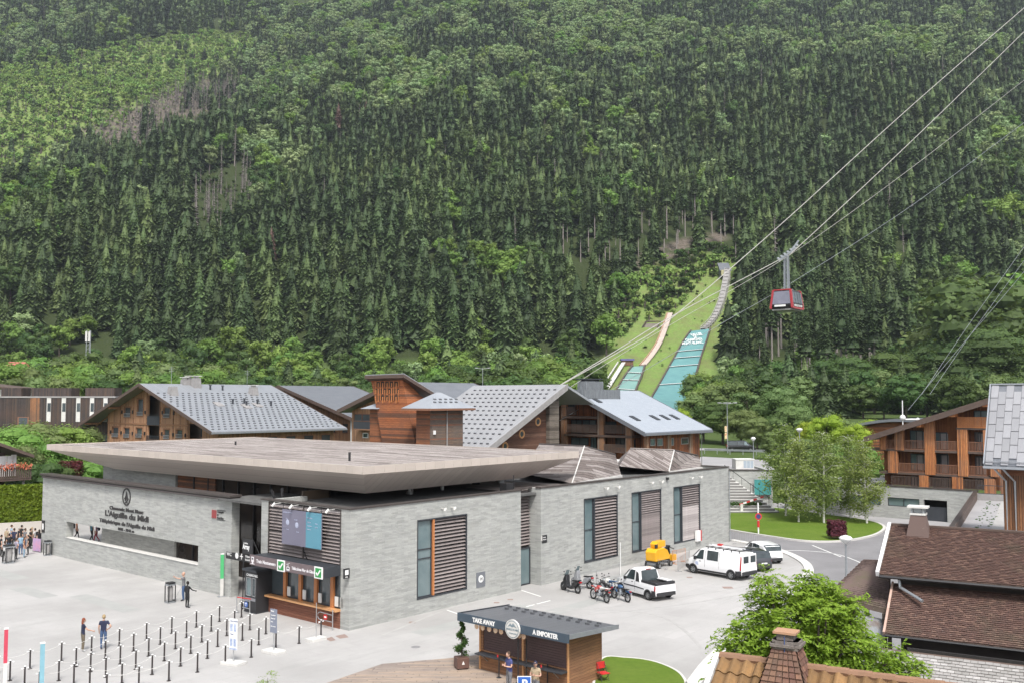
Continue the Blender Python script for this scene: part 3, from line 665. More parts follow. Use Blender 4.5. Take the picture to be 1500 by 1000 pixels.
#print('forest', len(X), 'individuals', int(used.sum()))
# ---------------------------------------------------------------- helpers for building parts
_dg=None
def text_mb(body,height,ext=.006,align='LEFT',bold=0.0,sx=1.0):
    cu=bpy.data.curves.new('t','FONT');cu.body=body;cu.size=height/.7;cu.extrude=ext;cu.align_x=align;cu.resolution_u=3;cu.offset=bold
    o=bpy.data.objects.new('t',cu);COL.objects.link(o);bpy.context.view_layer.update()
    dg=bpy.context.evaluated_depsgraph_get();me=bpy.data.meshes.new_from_object(o.evaluated_get(dg))
    b=MB();b.v=[(v.co.x*sx,v.co.y,v.co.z) for v in me.vertices];b.f=[tuple(p.vertices) for p in me.polygons];b.m=[0]*len(b.f)
    bpy.data.objects.remove(o);bpy.data.curves.remove(cu);bpy.data.meshes.remove(me);return b
def put_text(name,body,height,org,right,up,m,parent,align='LEFT',bold=0.0,sx=1.0,ext=.006):
    b=text_mb(body,height,ext,align,bold,sx);r=Vector(right).normalized();u_=Vector(up).normalized();n_=r.cross(u_);o_=Vector(org)
    b.v=[tuple(o_+r*v[0]+u_*v[1]+n_*v[2]) for v in b.v];return b.build(name,m,parent)
def wall_mb(b,axis,c,th,r0,r1,z0,z1,ops):
    """wall slab; axis 'x': runs along x at y in [c,c+th]; axis 'y': runs along y at x in [c,c+th]; ops: (r0,r1,z0,z1) openings"""
    rs=sorted(set([r0,r1]+[v for o in ops for v in o[:2] if r0<v<r1]));
    for i in range(len(rs)-1):
        a,d=rs[i],rs[i+1];mid=(a+d)/2;hol=sorted([(o[2],o[3]) for o in ops if o[0]<mid<o[1]]);z=z0
        for (h0,h1) in hol:
            if h0>z+1e-4:(b.box(a,d,c,c+th,z,h0) if axis=='x' else b.box(c,c+th,a,d,z,h0))
            z=max(z,h1)
        if z<z1-1e-4:(b.box(a,d,c,c+th,z,z1) if axis=='x' else b.box(c,c+th,a,d,z,z1))
def ybox(axis,out,r0,r1,d0,d1,z0,z1,b):
    """box given as run/depth; depth measured inwards from plane `out[0]` with direction out[1]"""
    c,s_=out;a,d=c+s_*d0,c+s_*d1
    return b.box(r0,r1,a,d,z0,z1) if axis=='x' else b.box(a,d,r0,r1,z0,z1)
def frame_mb(b,axis,out,r0,r1,z0,z1,wd,d0,d1):
    ybox(axis,out,r0,r0+wd,d0,d1,z0,z1,b);ybox(axis,out,r1-wd,r1,d0,d1,z0,z1,b)
    ybox(axis,out,r0+wd,r1-wd,d0,d1,z0,z0+wd,b);ybox(axis,out,r0+wd,r1-wd,d0,d1,z1-wd,z1,b)
def window(parent,axis,out,r0,r1,z0,z1,fm=None,gm=None,wd=.07,mull=(),rails=(),dep=.05,name='window'):
    """window part with its pane as a sub-part"""
    b=MB();frame_mb(b,axis,out,r0,r1,z0,z1,wd,dep-.05,dep+.05)
    for q in mull:ybox(axis,out,q-wd/2,q+wd/2,dep-.045,dep+.045,z0+wd,z1-wd,b)
    for q in rails:ybox(axis,out,r0+wd,r1-wd,dep-.043,dep+.043,q-wd/2,q+wd/2,b)
    f=b.build(name,fm or M_char,parent);b=MB();ybox(axis,out,r0+wd*.5,r1-wd*.5,dep+.01,dep+.03,z0+wd*.5,z1-wd*.5,b)
    b.build('pane',gm or M_glass,f);return f
def louvres(parent,axis,out,r0,r1,z0,z1,n,m,closed=None,m2=None,wid=.2,tilt=35):
    pitch=(z1-z0)/n;base={}
    for i in range(n):
        z=z0+pitch*(i+.5);t=R(tilt);mm=m;ww=wid
        if closed and closed(i/n):t=R(72);mm=m2 or m;ww=pitch*1.02
        key=(mm.name,round(t,2));
        if key not in base:
            b=MB();hw=ww/2;c_,s_=math.cos(t),math.sin(t);th=.014
            prof=[(-hw*c_,-hw*s_),(hw*c_,hw*s_),(hw*c_-th*s_*2,hw*s_+th*c_*2),(-hw*c_-th*s_*2,-hw*s_+th*c_*2)]
            ins=out[1]
            if axis=='x':b.xprism([(ins*p[0],p[1]) for p in prof],0,r1-r0)
            else:b.yprism([(ins*p[0],p[1]) for p in prof],0,r1-r0)
            base[key]=b.mesh('slat',mm)
        dd=out[0]+out[1]*.12
        o=mo('slat',base[key],parent,(r0,dd,z) if axis=='x' else (dd,r0,z))
        o.rotation_euler=(0,random.uniform(-.006,.006),0) if axis=='x' else (random.uniform(-.006,.006),0,0)
def roof_slab(parent,quad,th,m,name='roof'):
    b=MB();b.slab(quad,th);return b.build(name,m,parent,fix=True)

# ---------------------------------------------------------------- plaza, road, kerbs, lawn
def ground_poly(name,pix,z,m,th=.0,kind='structure',world=None):
    P=[G(x,y,0) for x,y in pix] if world is None else [Vector((x,y,0)) for x,y in world]
    b=MB()
    if th:b.prism([(p.x,p.y) for p in P],z-th,z)
    else:b.add([(p.x,p.y,z) for p in P],[tuple(range(len(P)))])
    o=b.build(name,m,fix=True);o['kind']=kind;return o
def smooth_line(pts,n=6,closed=False):
    out=[];k=len(pts)
    for i in range(k if closed else k-1):
        p0,p1,p2,p3=[Vector(pts[(i+j)%k] if closed else pts[min(max(i+j,0),k-1)]) for j in (-1,0,1,2)]
        for q in range(n):
            t=q/n;out.append(.5*((2*p1)+(-p0+p2)*t+(2*p0-5*p1+4*p2-p3)*t*t+(-p0+3*p1-3*p2+p3)*t**3))
    if not closed:out.append(Vector(pts[-1]))
    return out
def ribbon(name,line,w0,z0,z1,m,w1=0.0,closed=False):
    """band beside a plan line, from offset w1 to w0, as a solid strip"""
    P=[Vector((p[0],p[1])) for p in line];n=len(P);A=[];B=[]
    for i in range(n):
        t=(P[(i+1)%n]-P[i-1]) if closed else (P[min(i+1,n-1)]-P[max(i-1,0)]);t.normalize();nn=Vector((-t.y,t.x));A.append(P[i]+nn*w1);B.append(P[i]+nn*w0)
    b=MB();vs=[]
    for i in range(n):vs+=[(A[i].x,A[i].y,z0),(B[i].x,B[i].y,z0),(B[i].x,B[i].y,z1),(A[i].x,A[i].y,z1)]
    fs=[]
    for i in range(n if closed else n-1):
        j=(i+1)%n
        for q in range(4):fs.append((i*4+q,i*4+(q+1)%4,j*4+(q+1)%4,j*4+q))
    if not closed:fs+=[(0,1,2,3),tuple((n-1)*4+q for q in (3,2,1,0))]
    b.add(vs,fs);return structure(b.build(name,m,fix=True))
ground_poly('road',None,.004,M_asph,world=[(-8,8),(60,8),(110,60),(110,104),(16,104),(10,98),(-8,40)])
ground_poly('plaza',None,.008,M_plaza,world=[(-120,6),(-8,6)]+[(p.x,p.y) for p in [G(x,y) for x,y in [(1010,1010),(1040,970),(1073,940),(1120,900),(1165,862),(1181,846),(1185,834),(1176,822),(1150,809),(1118,800),(1072,791)]]]+[(19.6,87.5),(16,104),(-120,104)])
kl=smooth_line([tuple(G(x,y)[:2]) for x,y in [(960,1075),(1010,1010),(1040,970),(1073,940),(1120,900),(1165,862),(1181,846),(1185,834),(1176,822),(1150,809),(1118,800),(1072,791)]],5)
ribbon('plaza_kerb',kl,-.34,0,.1,M_kerb,.34)
lp=[(1040,752),(1085,744),(1130,744),(1180,750),(1230,757),(1275,764),(1293,772),(1285,781),(1262,788),(1225,793),(1180,792.5),(1130,786),(1068,776),(1040,770)]
ll=smooth_line([tuple(G(x,y)[:2]) for x,y in lp],5,True)
ground_poly('lawn',None,.13,M_lawn,.13,world=[tuple(p) for p in ll])
ribbon('lawn_kerb',ll,.28,0,.15,M_kerb,0,True)
# upper drive behind the lawn, paler
ground_poly('driveway',[(1060,738),(1180,735),(1330,744),(1430,766),(1330,800),(1297,790),(1296,770),(1230,755),(1120,742)],.012,M_asph2)
# lane line of the road
ribbon('lane_line',smooth_line([tuple(G(x,y)[:2]) for x,y in [(1072,797),(1130,806),(1180,806),(1230,812),(1275,830)]][1:],4),.06,.006,.012,M_mark,-.06)
ribbon('parking_line',[tuple(G(x,y)[:2]) for x,y in [(1190,798),(1232,815)]],.07,.006,.012,M_mark,-.07)
for (x0,y0,x1,y1) in [(655,893,672,899),(764,864,792,873),(771,888,806,879)]:
    ribbon('bay_line',[tuple(G(x0,y0)[:2]),tuple(G(x1,y1)[:2])],.06,.009,.013,M_mark,-.06)
# ---------------------------------------------------------------- the lift station
O_=G(511,923.5);S=Frame(O_.x,O_.y,UA);HW=6.72
st=fthing('lift_station','grey stone lift station with a huge flat overhanging roof and slatted windows','lift station',S)
XB=S.wy(763,800).x;XC=S.wy(792.4,800).x;XE=S.wy(1068,750).x
def rect_wy(x0,yb,x1,yt):a=S.wy(x0,yb);c=S.wy(x1,yt);return [a.x,c.x,a.z,c.z]
wB=rect_wy(610.5,878,684,751.5)
wC=[rect_wy(855.6,824.2,904.4,723.4),rect_wy(925.7,809.4,968.2,715),rect_wy(987.3,796.2,1025,707.5)]
YT=S.wx(382.3,800).y                 # left end of the ticket front
YL0,YL1=S.wx(499.5,800).y,S.wx(393,800).y
b=MB();wall_mb(b,'x',0,.4,0,XB,0,HW,[wB])
b.build('stone_wall',M_stone,st);b=MB();wall_mb(b,'x',0,.4,XC,XE,0,HW,wC);b.build('stone_wall',M_stone,st)
box('stone_wall',M_stone,st,0,.4,.4,YL0,0,HW);box('stone_wall',M_stone,st,0,.4,YL1,YT,0,HW);box('lintel',M_char,st,.05,.4,YL0,YL1,2.95,3.05);box('stone_wall',M_stone,st,.4,3.2,YT-.4,YT,0,HW)
box('stone_wall',M_stone,st,XB-.4,XB,.4,.95,0,HW);box('stone_wall',M_stone,st,XC,XC+.4,.4,1.2,0,HW);box('stone_wall',M_stone,st,XE-.4,XE,.4,14,0,HW)
# recess with door and louvres
yr=.95
box('recess_wall',M_parapet,st,XB-.4,XC+.4,yr+.25,yr+.35,0,HW-.2)
dd=MB();frame_mb(dd,'x',(yr,1),XB,XC,0.02,2.6,.09,.0,.12);d_=dd.build('door',M_char,st);box('pane',M_glass_t,d_,XB+.09,XC-.09,yr+.05,yr+.08,.1,2.5);box('door_handle',M_steel,d_,XB+.2,XB+.24,yr-.06,yr-.02,.9,1.3)
louvres(st,'x',(yr,1),XB,XC,2.7,HW-.15,18,M_slat)
# windows with slatted screens
def bay(w4,split,n,closed=None,m2=None,post=False):
    x0,x1,z0,z1=w4;xs_=x0+(x1-x0)*split
    b=MB();frame_mb(b,'x',(0,1),x0,x1,z0,z1,.07,-.03,.3);b.build('window_surround',M_char,st)
    g0,g1=x0+.07,xs_-.06
    h=z1-z0-.14;z_=z0+.07
    if post:box('timber_post',M_orange,st,xs_-.06,xs_+.07,-.02,.25,z0+.07,z1-.07);window(st,'x',(.1,1),g0,g1,z_,z_+h,M_char,M_glass_t,.06,rails=(z_+h*.5,z_+h*.62))
    else:box('mullion',M_char,st,xs_-.06,xs_+.05,-.02,.25,z0+.07,z1-.07);window(st,'x',(.1,1),g0,g1,z_,z_+h,M_char,M_glass_t,.06,rails=(z_+h*.5,))
    box('screen_backing',M_dark,st,xs_+.07,x1-.07,.24,.28,z0+.07,z1-.07)
    louvres(st,'x',(0,1),xs_+.07,x1-.07,z0+.07,z1-.07,n,M_slat,closed,m2,wid=.19)
bay(wB,.32,21,post=True)
bay(wC[0],.31,20);bay(wC[1],.31,26,lambda t:t<.58,M_slat);bay(wC[2],.31,24,lambda t:t<.62,M_slat_l)
for (x,z) in [(wB[0]+2.05,HW-.55),(wB[0]+2.9,HW-.55)]+[(w_[0]+(w_[1]-w_[0])*q,HW-.5) for w_ in wC for q in (.6,.95)]:
    b=MB();b.box(x-.03,x+.03,-.3,0,z,z+.05);b.cyl((x,-.28,z-.12),(x+.12,-.34,z+.04),.07,.08,8);b.build('spotlight',M_lwhite,st)
b=MB();b.box(wC[2][0]-1.2,wC[2][0]-1.0,-.2,0,HW-.45,HW-.25);b.build('camera',M_black,st)
# parapet caps and flat roof
b=MB();b.box(-.06,XB+.06,-.06,.45,HW,HW+.09);b.box(XC-.06,XE+.06,-.06,.45,HW,HW+.09);b.box(-.06,.45,.45,YT+.05,HW,HW+.09);b.box(XE-.45,XE+.06,.45,14,HW,HW+.09);b.box(XB+.06,XC-.06,.75,1.2,HW-.05,HW+.06)
b.build('parapet_cap',M_parapet,st)
b=MB();b.box(.4,XE-.4,.4,14,HW-.45,HW-.3);b.box(.4,22,14,30,HW-.45,HW-.3) if False else None;b.build('flat_roof',M_flat,st)
# ticket front
out=(0,1)
box('screen_backing',M_dark,st,.3,.36,YL0,YL1,3.05,HW-.1)
louvres(st,'y',(0,1),YL0,YL1,3.55,HW-.18,15,M_slat,wid=.26)
louvres(st,'y',(0,1),YL0,YL1,HW-.3,HW-.1,1,M_slat_l,wid=.2)
for yy_ in (YL0+.03,(YL0+YL1)/2,YL1-.03):box('screen_post',M_parapet,st,-.04,.03,yy_-.03,yy_+.03,3.1,HW-.05)
cz0,cz1,cp=2.98,3.58,1.27
cyl_,cyr=S.wx(366,800,-cp).y,YL0
b=MB();b.box(-cp+.06,0,cyr,cyl_,cz1-.14,cz1-.04);b.box(-cp+.06,0,cyr,cyr+.06,cz0,cz1-.14);b.box(-cp+.06,0,cyl_-.06,cyl_,cz0,cz1-.14);cn=b.build('canopy',M_char,st)
box('canopy_fascia',plain('mauve_fascia',(.15,.115,.12),(.13,.10,.105),1,.5),cn,-cp,-cp+.06,cyr,cyl_,cz0,cz1)
RT,UP=(0,-1,0),(0,0,1)
def fy(px_):return S.wx(px_,830,-cp).y
M_lt=plain('lettering_white',(.75,.72,.74),None,3,.5);M_green=plain('sign_green',(.03,.28,.07),None,3,.5)
fx=-cp-.012
def check_panel(y):
    box('notice_panel',M_white,cn,-cp-.03,-cp-.004,y-.37,y+.37,cz0-.04,cz1+.02);b=MB();b.box(-cp-.045,-cp-.03,y-.26,y+.26,cz0+.04,cz1-.06);q=b.build('notice_square',M_green,cn)
    b=MB();b.bar((-cp-.05,y+.17,cz0+.28),(-cp-.05,y+.05,cz0+.14),.02,.09);b.bar((-cp-.05,y+.07,cz0+.14),(-cp-.05,y-.19,cz0+.44),.02,.09);b.build('tick_mark',M_white,cn)
check_panel(fy(412));check_panel(fy(467))
def icon_train(y):
    b=MB();b.box(-cp-.014,-cp,y-.13,y+.13,cz0+.2,cz0+.5);b.box(-cp-.014,-cp,y-.2,y+.2,cz0+.06,cz0+.1);b.box(-cp-.014,-cp,y-.07,y+.07,cz0+.1,cz0+.2);b.cur=1;b.box(-cp-.016,-cp,y-.08,y+.08,cz0+.33,cz0+.43);b.build('train_symbol',[M_lt,M_char],cn)
def icon_cabin(y):
    b=MB();b.box(-cp-.014,-cp,y-.14,y+.14,cz0+.08,cz0+.3);b.box(-cp-.014,-cp,y-.02,y+.02,cz0+.3,cz0+.46);b.bar((-cp-.007,y+.16,cz0+.42),(-cp-.007,y-.16,cz0+.52),.014,.025);b.cur=1;b.box(-cp-.016,-cp,y-.1,y+.1,cz0+.18,cz0+.26);b.build('cabin_symbol',[M_lt,M_char],cn)
icon_train(fy(370));icon_cabin(fy(422))
put_text('canopy_lettering','Train Montenvers',.2,(fx,fy(375.5),cz0+.2),RT,UP,M_lt,cn,bold=.006,sx=.93)
put_text('canopy_lettering','Télécabine Mer de Glace',.17,(fx,fy(427.5),cz0+.19),RT,UP,M_lt,cn,bold=.005,sx=.86)
# counter, glazing and posts
box('counter_front',M_larch_h if False else boards('counter_boards',[(.26,.11,.07),(.21,.085,.055)],.14,horiz=True),st,-.05,.05,YL0,YL1,0,.98)
box('counter_shelf',M_counter,st,-.38,.1,YL0-.02,YL1+.1,.98,1.08)
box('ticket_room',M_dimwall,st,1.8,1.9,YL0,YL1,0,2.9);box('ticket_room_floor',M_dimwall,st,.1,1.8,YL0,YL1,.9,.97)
pc=[S.wx(310+v/7.143,850).y for v in (765,925,1088,1260)]
for y in pc:box('timber_post',M_orange,st,-.02,.2,y-.13,y+.13,1.08,2.95)
es=[YL1]+sorted(pc,reverse=True)+[YL0]
for i in range(len(es)-1):
    hi,lo=es[i]-(.13 if i else .02),es[i+1]+(.13 if i<len(es)-2 else .02)
    window(st,'y',(.12,1),lo,hi,1.09,2.94,M_char,M_glass,.05)
for y in pc+[YL0+.3]:
    b=MB();b.box(.0,.03,y-.55,y-.25,1.2,1.75) ;b.build('notice_sheet',M_lwhite,st)
# poster board over the canopy
xb=-.35;q0=S.wx(413.4,744.5,xb);q1=S.wx(470.4,804.5,xb);zt,zb=q0.z,q1.z;ysp=q0.y+(q1.y-q0.y)*.62
bd=box('display_board',plain('board_slate_violet',(.17,.165,.22),(.15,.145,.20),.5,.4),st,xb,xb+.06,q1.y,q0.y,zb,zt)
box('display_board_panel',plain('board_teal',(.10,.27,.35),(.09,.25,.33),.5,.4),bd,xb-.012,xb-.002,q1.y,ysp,zb,zt)
M_lb=plain('lettering_pale_blue',(.42,.45,.58),None,3,.5)
for (t,y,z,h) in [('AIGUILLE DU MIDI',.03,.90,.075),('Train',.1,.72,.06),('Gondola',.32,.72,.06),('15 min',.12,.42,.06),('30 min',.38,.38,.06)]:
    put_text('board_lettering',t,h,(xb-.006,q0.y+(q1.y-q0.y)*y,zb+(zt-zb)*z),RT,UP,M_lb,bd)
for (t,y,z) in [('Mont Blanc',.66,.82),('3842 m',.66,.70),('Panorama',.66,.60),('Open',.85,.68),('Open',.85,.58),('Brévent',.66,.5)]:
    put_text('board_lettering',t,.07,(xb-.018,q0.y+(q1.y-q0.y)*y,zb+(zt-zb)*z),RT,UP,M_lb,bd)
b=MB();b.ball((xb-.0,q0.y-.55,zb+1.3),(.02,.17,.17),10,6);b.ball((xb,q0.y-1.45,zb+1.2),(.02,.17,.17),10,6);b.build('board_symbol',M_lb,bd)
b=MB();b.bar((xb+.03,(q0.y+q1.y)/2-.1,zb),(0,(q0.y+q1.y)/2-.1,cz1),.04);b.bar((xb+.03,q0.y-.05,zt),(xb+.03,q0.y-.05,HW+.05),.03);b.bar((xb+.03,q1.y+.05,zt),(xb+.03,q1.y+.05,HW+.05),.03);b.build('board_bracket',M_black,bd)
for v in (340,425,515,603):
    p=S.wx(300+v/3.333,740,-.5);b=MB();b.bar((0,p.y,HW-.05),(-.5,p.y,HW-.05),.03);b.cyl((-.62,p.y+.08,HW-.22),(-.45,p.y,HW-.02),.07,.09,8);b.build('spotlight',M_lwhite,st)
# corner sign and wall sign
b=MB();b.box(-.45,-.05,-.08,.0,2.95,3.5);sg=b.build('corner_sign',M_black,st);box('corner_sign_symbol',M_white,sg,-.38,-.14,-.09,-.08,3.15,3.42);put_text('corner_sign_lettering','Info',.08,(-.36,-.09,3.0),(1,0,0),UP,M_white,sg)
p=S.wy(704,848);b=MB();b.box(p.x-.42,p.x+.42,-.03,0,p.z-.48,p.z+.48);sg=b.build('wall_plate',plain('plate_grey',(.16,.17,.19),None,2,.5),st)
b=MB();b.yprism([(p.x+.24*math.cos(a*PI/8),p.z+.05+.24*math.sin(a*PI/8)) for a in range(16)],-.04,-.03);b.build('plate_disc',M_white,sg);put_text('plate_lettering','H',.2,(p.x-.07,-.042,p.z-.05),(1,0,0),UP,M_char,sg,bold=.01)
p=S.wy(797.5,788.5);b=MB();b.box(p.x-.27,p.x+.27,-.03,0,p.z-.27,p.z+.27);sg=b.build('wall_plate',M_black,st)
put_text('plate_lettering','Entrée',.08,(p.x-.2,-.036,p.z+.08),(1,0,0),UP,M_white,sg);put_text('plate_lettering','du public',.07,(p.x-.2,-.036,p.z-.06),(1,0,0),UP,M_white,sg)
box('intercom',M_lwhite,st,XC+.02,XC+.1,-.05,0,p.z-.1,p.z+.22)
b=MB();b.tube([(XE-.05,-.1,0),(XE-.05,-.1,HW-.3)],.05,6);b.build('downpipe',M_galv,st)

# freestanding entrance wall with the slot
XF=S.g(73,815).x;XF=.8
YF0,YF1=S.wx(338.7,800,XF).y,S.wx(60.5,790,XF).y
TF=S.wy(350.3,800,YF0).x-XF
a0=S.wx(96.5,789.3,XF);a1=S.wx(96.5,764,XF);c0=S.wx(290,824,XF);c1=S.wx(290.7,797.3,XF)
HF=S.wx(338,731,XF).z;so_=[c0.y,a0.y,(a0.z+c0.z)/2,(a1.z+c1.z)/2]
ew=fthing('entrance_wall','long grey stone wall with lettering, round emblem and a horizontal slot','wall',S)
b=MB();wall_mb(b,'y',XF,TF,YF0,YF1,0,HF,[so_]);b.build('stone_wall',M_stone,ew)
b=MB();b.box(XF-.25,XF+TF+.1,YF0-.1,YF1+.1,HF+.16,HF+.3);b.box(XF-.02,XF+TF+.02,YF0-.02,YF1+.02,HF,HF+.16);b.tube([(XF-.22,YF0+.3,HF+.02),(XF-.22,YF1-.3,HF+.02)],.06,6);b.build('wall_cap',M_parapet,ew)
b=MB();b.box(XF-.04,XF+TF,so_[0],so_[1],so_[2]-.1,so_[2]-.001) if False else b.box(XF-.05,XF+TF-.01,so_[0]+.01,so_[1]-.01,so_[2],so_[2]+.04);b.build('slot_sill',M_lwhite,ew)
M_let=plain('dark_lettering',(.035,.033,.033),None,2,.5)
def fw(px_,py_):return S.wx(px_,py_,XF)
def ftext(t,x0,y0,x1,y1,h,bold):
    a=fw(x0,y0);c=fw(x1,y1);b=text_mb(t,h,.02,'LEFT',bold);wd=max(v[0] for v in b.v);k=(a.y-c.y)/wd
    b.v=[(XF-.02-v[2],a.y-v[0]*k,a.z+(c.z-a.z)*v[0]*k/(a.y-c.y)*0+v[1]) for v in b.v];b.build('wall_lettering',M_let,ew)
ftext('Chamonix Mont Blanc',160.7,744.6,210,750.7,.25,.012);ftext("L'Aiguille du Midi",154,753.8,218,762.7,.40,.02);ftext("Téléphérique de l'Aiguille du Midi",146,763.0,226.7,774,.27,.012);ftext('1035 - 3842 m',172.7,775.2,196.7,778,.20,.008)
ec=fw(185.7,727);RW=.66
b=MB();nn=28
for (r0,r1) in ((1.0,.84),):
    vs=[]
    for i in range(nn):
        a=2*PI*i/nn
        for (rr,dx_) in ((r0,-.05),(r1,-.05),(r1,0),(r0,0)):vs.append((XF+dx_,ec.y+rr*RW*.93*math.cos(a),ec.z+rr*RW*math.sin(a)))
    b.add(vs,[(i*4+q,i*4+(q+1)%4,((i+1)%nn)*4+(q+1)%4,((i+1)%nn)*4+q) for i in range(nn) for q in range(4)])
pk=lambda pts:b.xprism([(ec.y-u_*RW,ec.z+v_*RW) for u_,v_ in pts],XF-.05,XF)
pk([(-.55,-.3),(-.2,.1),(0,.62),(.2,.12),(.55,-.3),(.35,-.28),(.12,.05),(0,.25),(-.12,.05),(-.35,-.28)])
pk([(-.35,-.45),(-.1,-.1),(0,.1),(.1,-.1),(.35,-.45),(.2,-.45),(0,-.15),(-.2,-.45)]);pk([(-.3,-.7),(0,-.4),(.3,-.7),(.1,-.72),(0,-.6),(-.1,-.72)])
b.build('emblem',M_let,ew,fix=True)
p=fw(314,752);lg=box('wall_logo',plain('logo_red',(.28,.05,.05),None,2,.5),ew,XF-.04,XF,p.y-.27,p.y+.27,p.z-.27,p.z+.27)
for k_,(t,w_) in enumerate([('Compagnie',1.7),('du',1),('Mont-Blanc',1.7)]):put_text('logo_lettering',t,.13,(XF-.02,p.y-.36,p.z+.13-.2*k_),RT,UP,M_let,lg,bold=.006,sx=.9)
b=MB();b.bar((XF-.02,p.y-.34,p.z+.3),(XF-.02,p.y-1.35,p.z+.3),.03,.03);b.bar((XF-.02,p.y-.34,p.z-.33),(XF-.02,p.y-1.35,p.z-.33),.03,.03);b.build('logo_line',M_let,lg)
p=fw(63,770);lg=box('wall_plate',M_black,ew,XF-.05,XF,YF1-.62,YF1-.08,p.z-.5,p.z+.5);box('plate_symbol',M_white,lg,XF-.06,XF-.05,YF1-.5,YF1-.2,p.z-.25,p.z+.25)

# main hall under the big roof
hx=5.2;yh=S.wx(151,700,hx).y;ym=S.wx(257,705,hx).y
b=MB();b.box(hx,hx+.4,ym,yh,0,7.3);b.box(hx+.4,22,yh-.4,yh,0,7.3);b.build('hall_wall',M_stone,st)
M_gd=plain('dark_glass_front',(.02,.02,.022),(.06,.045,.035),.35,.15)
b=MB();b.box(hx+.2,hx+.3,8.6,ym,0,7.3);b.box(3.2,3.3,.6,7.3,5.5,6.2) if False else None;b.build('hall_glass',M_gd,st)
for i in range(9):box('glass_post',M_black,st,hx+.05,hx+.2,9+i*2.0,9.12+i*2.0,0,7.3)
for i,(y,w_) in enumerate([(ym-2.4,2.2),(ym-5.5,2.8)]):box('timber_panel',M_larch_h,st,hx+.08,hx+.19,y,y+w_,4.6,7.2)
box('side_wall',M_dimwall,st,3.3,hx+.3,YT+.2,YT+.35,0,7.0)
box('inner_screen',M_lwhite,st,3.4,3.5,YT+1.4,YT+2.6,3.9,4.7)
b=MB();b.tube([(2.4,YT+1.2,0),(2.4,YT+1.2,7.2)],.1,8);b.bar((2.4,YT+1.2,5.4),(3.6,YT+3.0,6.9),.12);b.bar((2.4,YT+1.2,5.2),(2.4,YT+2.4,7.0),.12);b.build('steel_post',M_black,st)

# the big roof
ZR=9.0;rf=S.g(532,682.6,ZR);rr_=S.g(848,660.5,ZR);rl=S.g(49.5,650.7,ZR)
x0,y0=rf.x,rf.y;x1=rr_.x;y1=rl.y;FH=.47
k0=S.g(535,722,7.15);kr=S.g(763,699,7.15);kl_=S.g(149,687,7.15);ix0,iy0,ix1,iy1=k0.x,k0.y,kr.x,kl_.y
print('roof',x0,y0,x1,y1,'inner',ix0,iy0,ix1,iy1,'wall F',YF0,YF1,TF,'slot',so_,'HF',HF,'XB',XB,XC,XE,'YT',YT)
b=MB();zs=ZR-FH+.02;ib=iy1
b.add([(x0+.03,y0+.03,zs),(x1-.03,y0+.03,zs),(x1-.03,y1-.03,zs),(x0+.03,y1-.03,zs),(ix0,iy0,7.15),(ix1,iy0,7.15),(ix1,ib,7.15),(ix0,ib,7.15)],
      [(0,1,5,4),(1,2,6,5),(2,3,7,6),(3,0,4,7),(4,5,6,7)]);b.build('roof_soffit',M_soffit,st,fix=True)
b=MB();b.box(x0+.1,x1-.1,y0+.1,y1-.1,ZR-.3,ZR-.06);b.build('roof_deck',boards('roof_planks_long',[(.54,.49,.465),(.38,.335,.315),(.25,.215,.20)],.3,mode='xy',stain=((.27,.235,.22),.45),length=3.4,seam=.16),st)
def fascia(axis,c,a,e,n,sgn):
    w_=(e-a)/n;b=MB();t=.05
    if axis=='x':b.box(.006,w_-.006,0 if sgn>0 else-t,t if sgn>0 else 0,0,FH)
    else:b.box(0 if sgn>0 else-t,t if sgn>0 else 0,.006,w_-.006,0,FH)
    m_=b.mesh('fascia_panel',M_fascia)
    for i in range(n):mo('fascia_panel',m_,st,(a+i*w_,c,ZR-FH) if axis=='x' else (c,a+i*w_,ZR-FH))
fascia('x',y0,x0,x1,25,1);fascia('y',x0,y0+.05,y1,53,1);fascia('x',y1,x0,x1,25,-1);fascia('y',x1,y0+.05,y1-.05,53,-1)
b=MB();b.box(x0+.05,x1-.05,y0+.05,y0+.35,ZR-.06,ZR-.02);b.box(x0+.05,x0+.35,y0+.35,y1-.35,ZR-.06,ZR-.02);b.box(x0+.05,x1-.05,y1-.35,y1-.05,ZR-.06,ZR-.02);b.build('roof_flashing',M_fascia,st)
for (px_,py_) in [(600,723),(690,712),(722,708)]:
    p=S.g(px_,py_,HW-.3);b=MB();b.cyl((p.x,p.y,HW-.35),(p.x,p.y,HW-.1),.28,.2,10);b.cyl((p.x,p.y,HW-.1),(p.x+.1,p.y+.2,7.9),.11,.11,8);b.cyl((p.x+.25,p.y,HW-.3),(p.x+.5,p.y+.3,7.8),.07,.07,8);b.build('roof_strut',M_steel,st)
p=S.g(648,717,HW-.3);b=MB();b.cyl((p.x,p.y,HW-.35),(p.x,p.y,7.4),.13,.13,8);b.build('vent_pipe',M_steel,st)
p=S.g(733,710,HW-.3);b=MB();b.cyl((p.x,p.y,HW-.35),(p.x,p.y,HW+.55),.34,.34,14);b.build('vent_drum',M_galv,st);b=MB();b.cyl((p.x-2.2,p.y+.5,HW-.1),(p.x-1.2,p.y+1.2,HW+.2),.3,.3,12);b.build('duct',M_black,st)
for (px_,py_,h) in [(512,673,.5),(345,650,.25)]:
    p=S.g(px_,py_,ZR);b=MB();b.tube([(p.x,p.y,ZR-.1),(p.x,p.y,ZR+h)],.08,6);b.build('roof_vent',M_black,st)
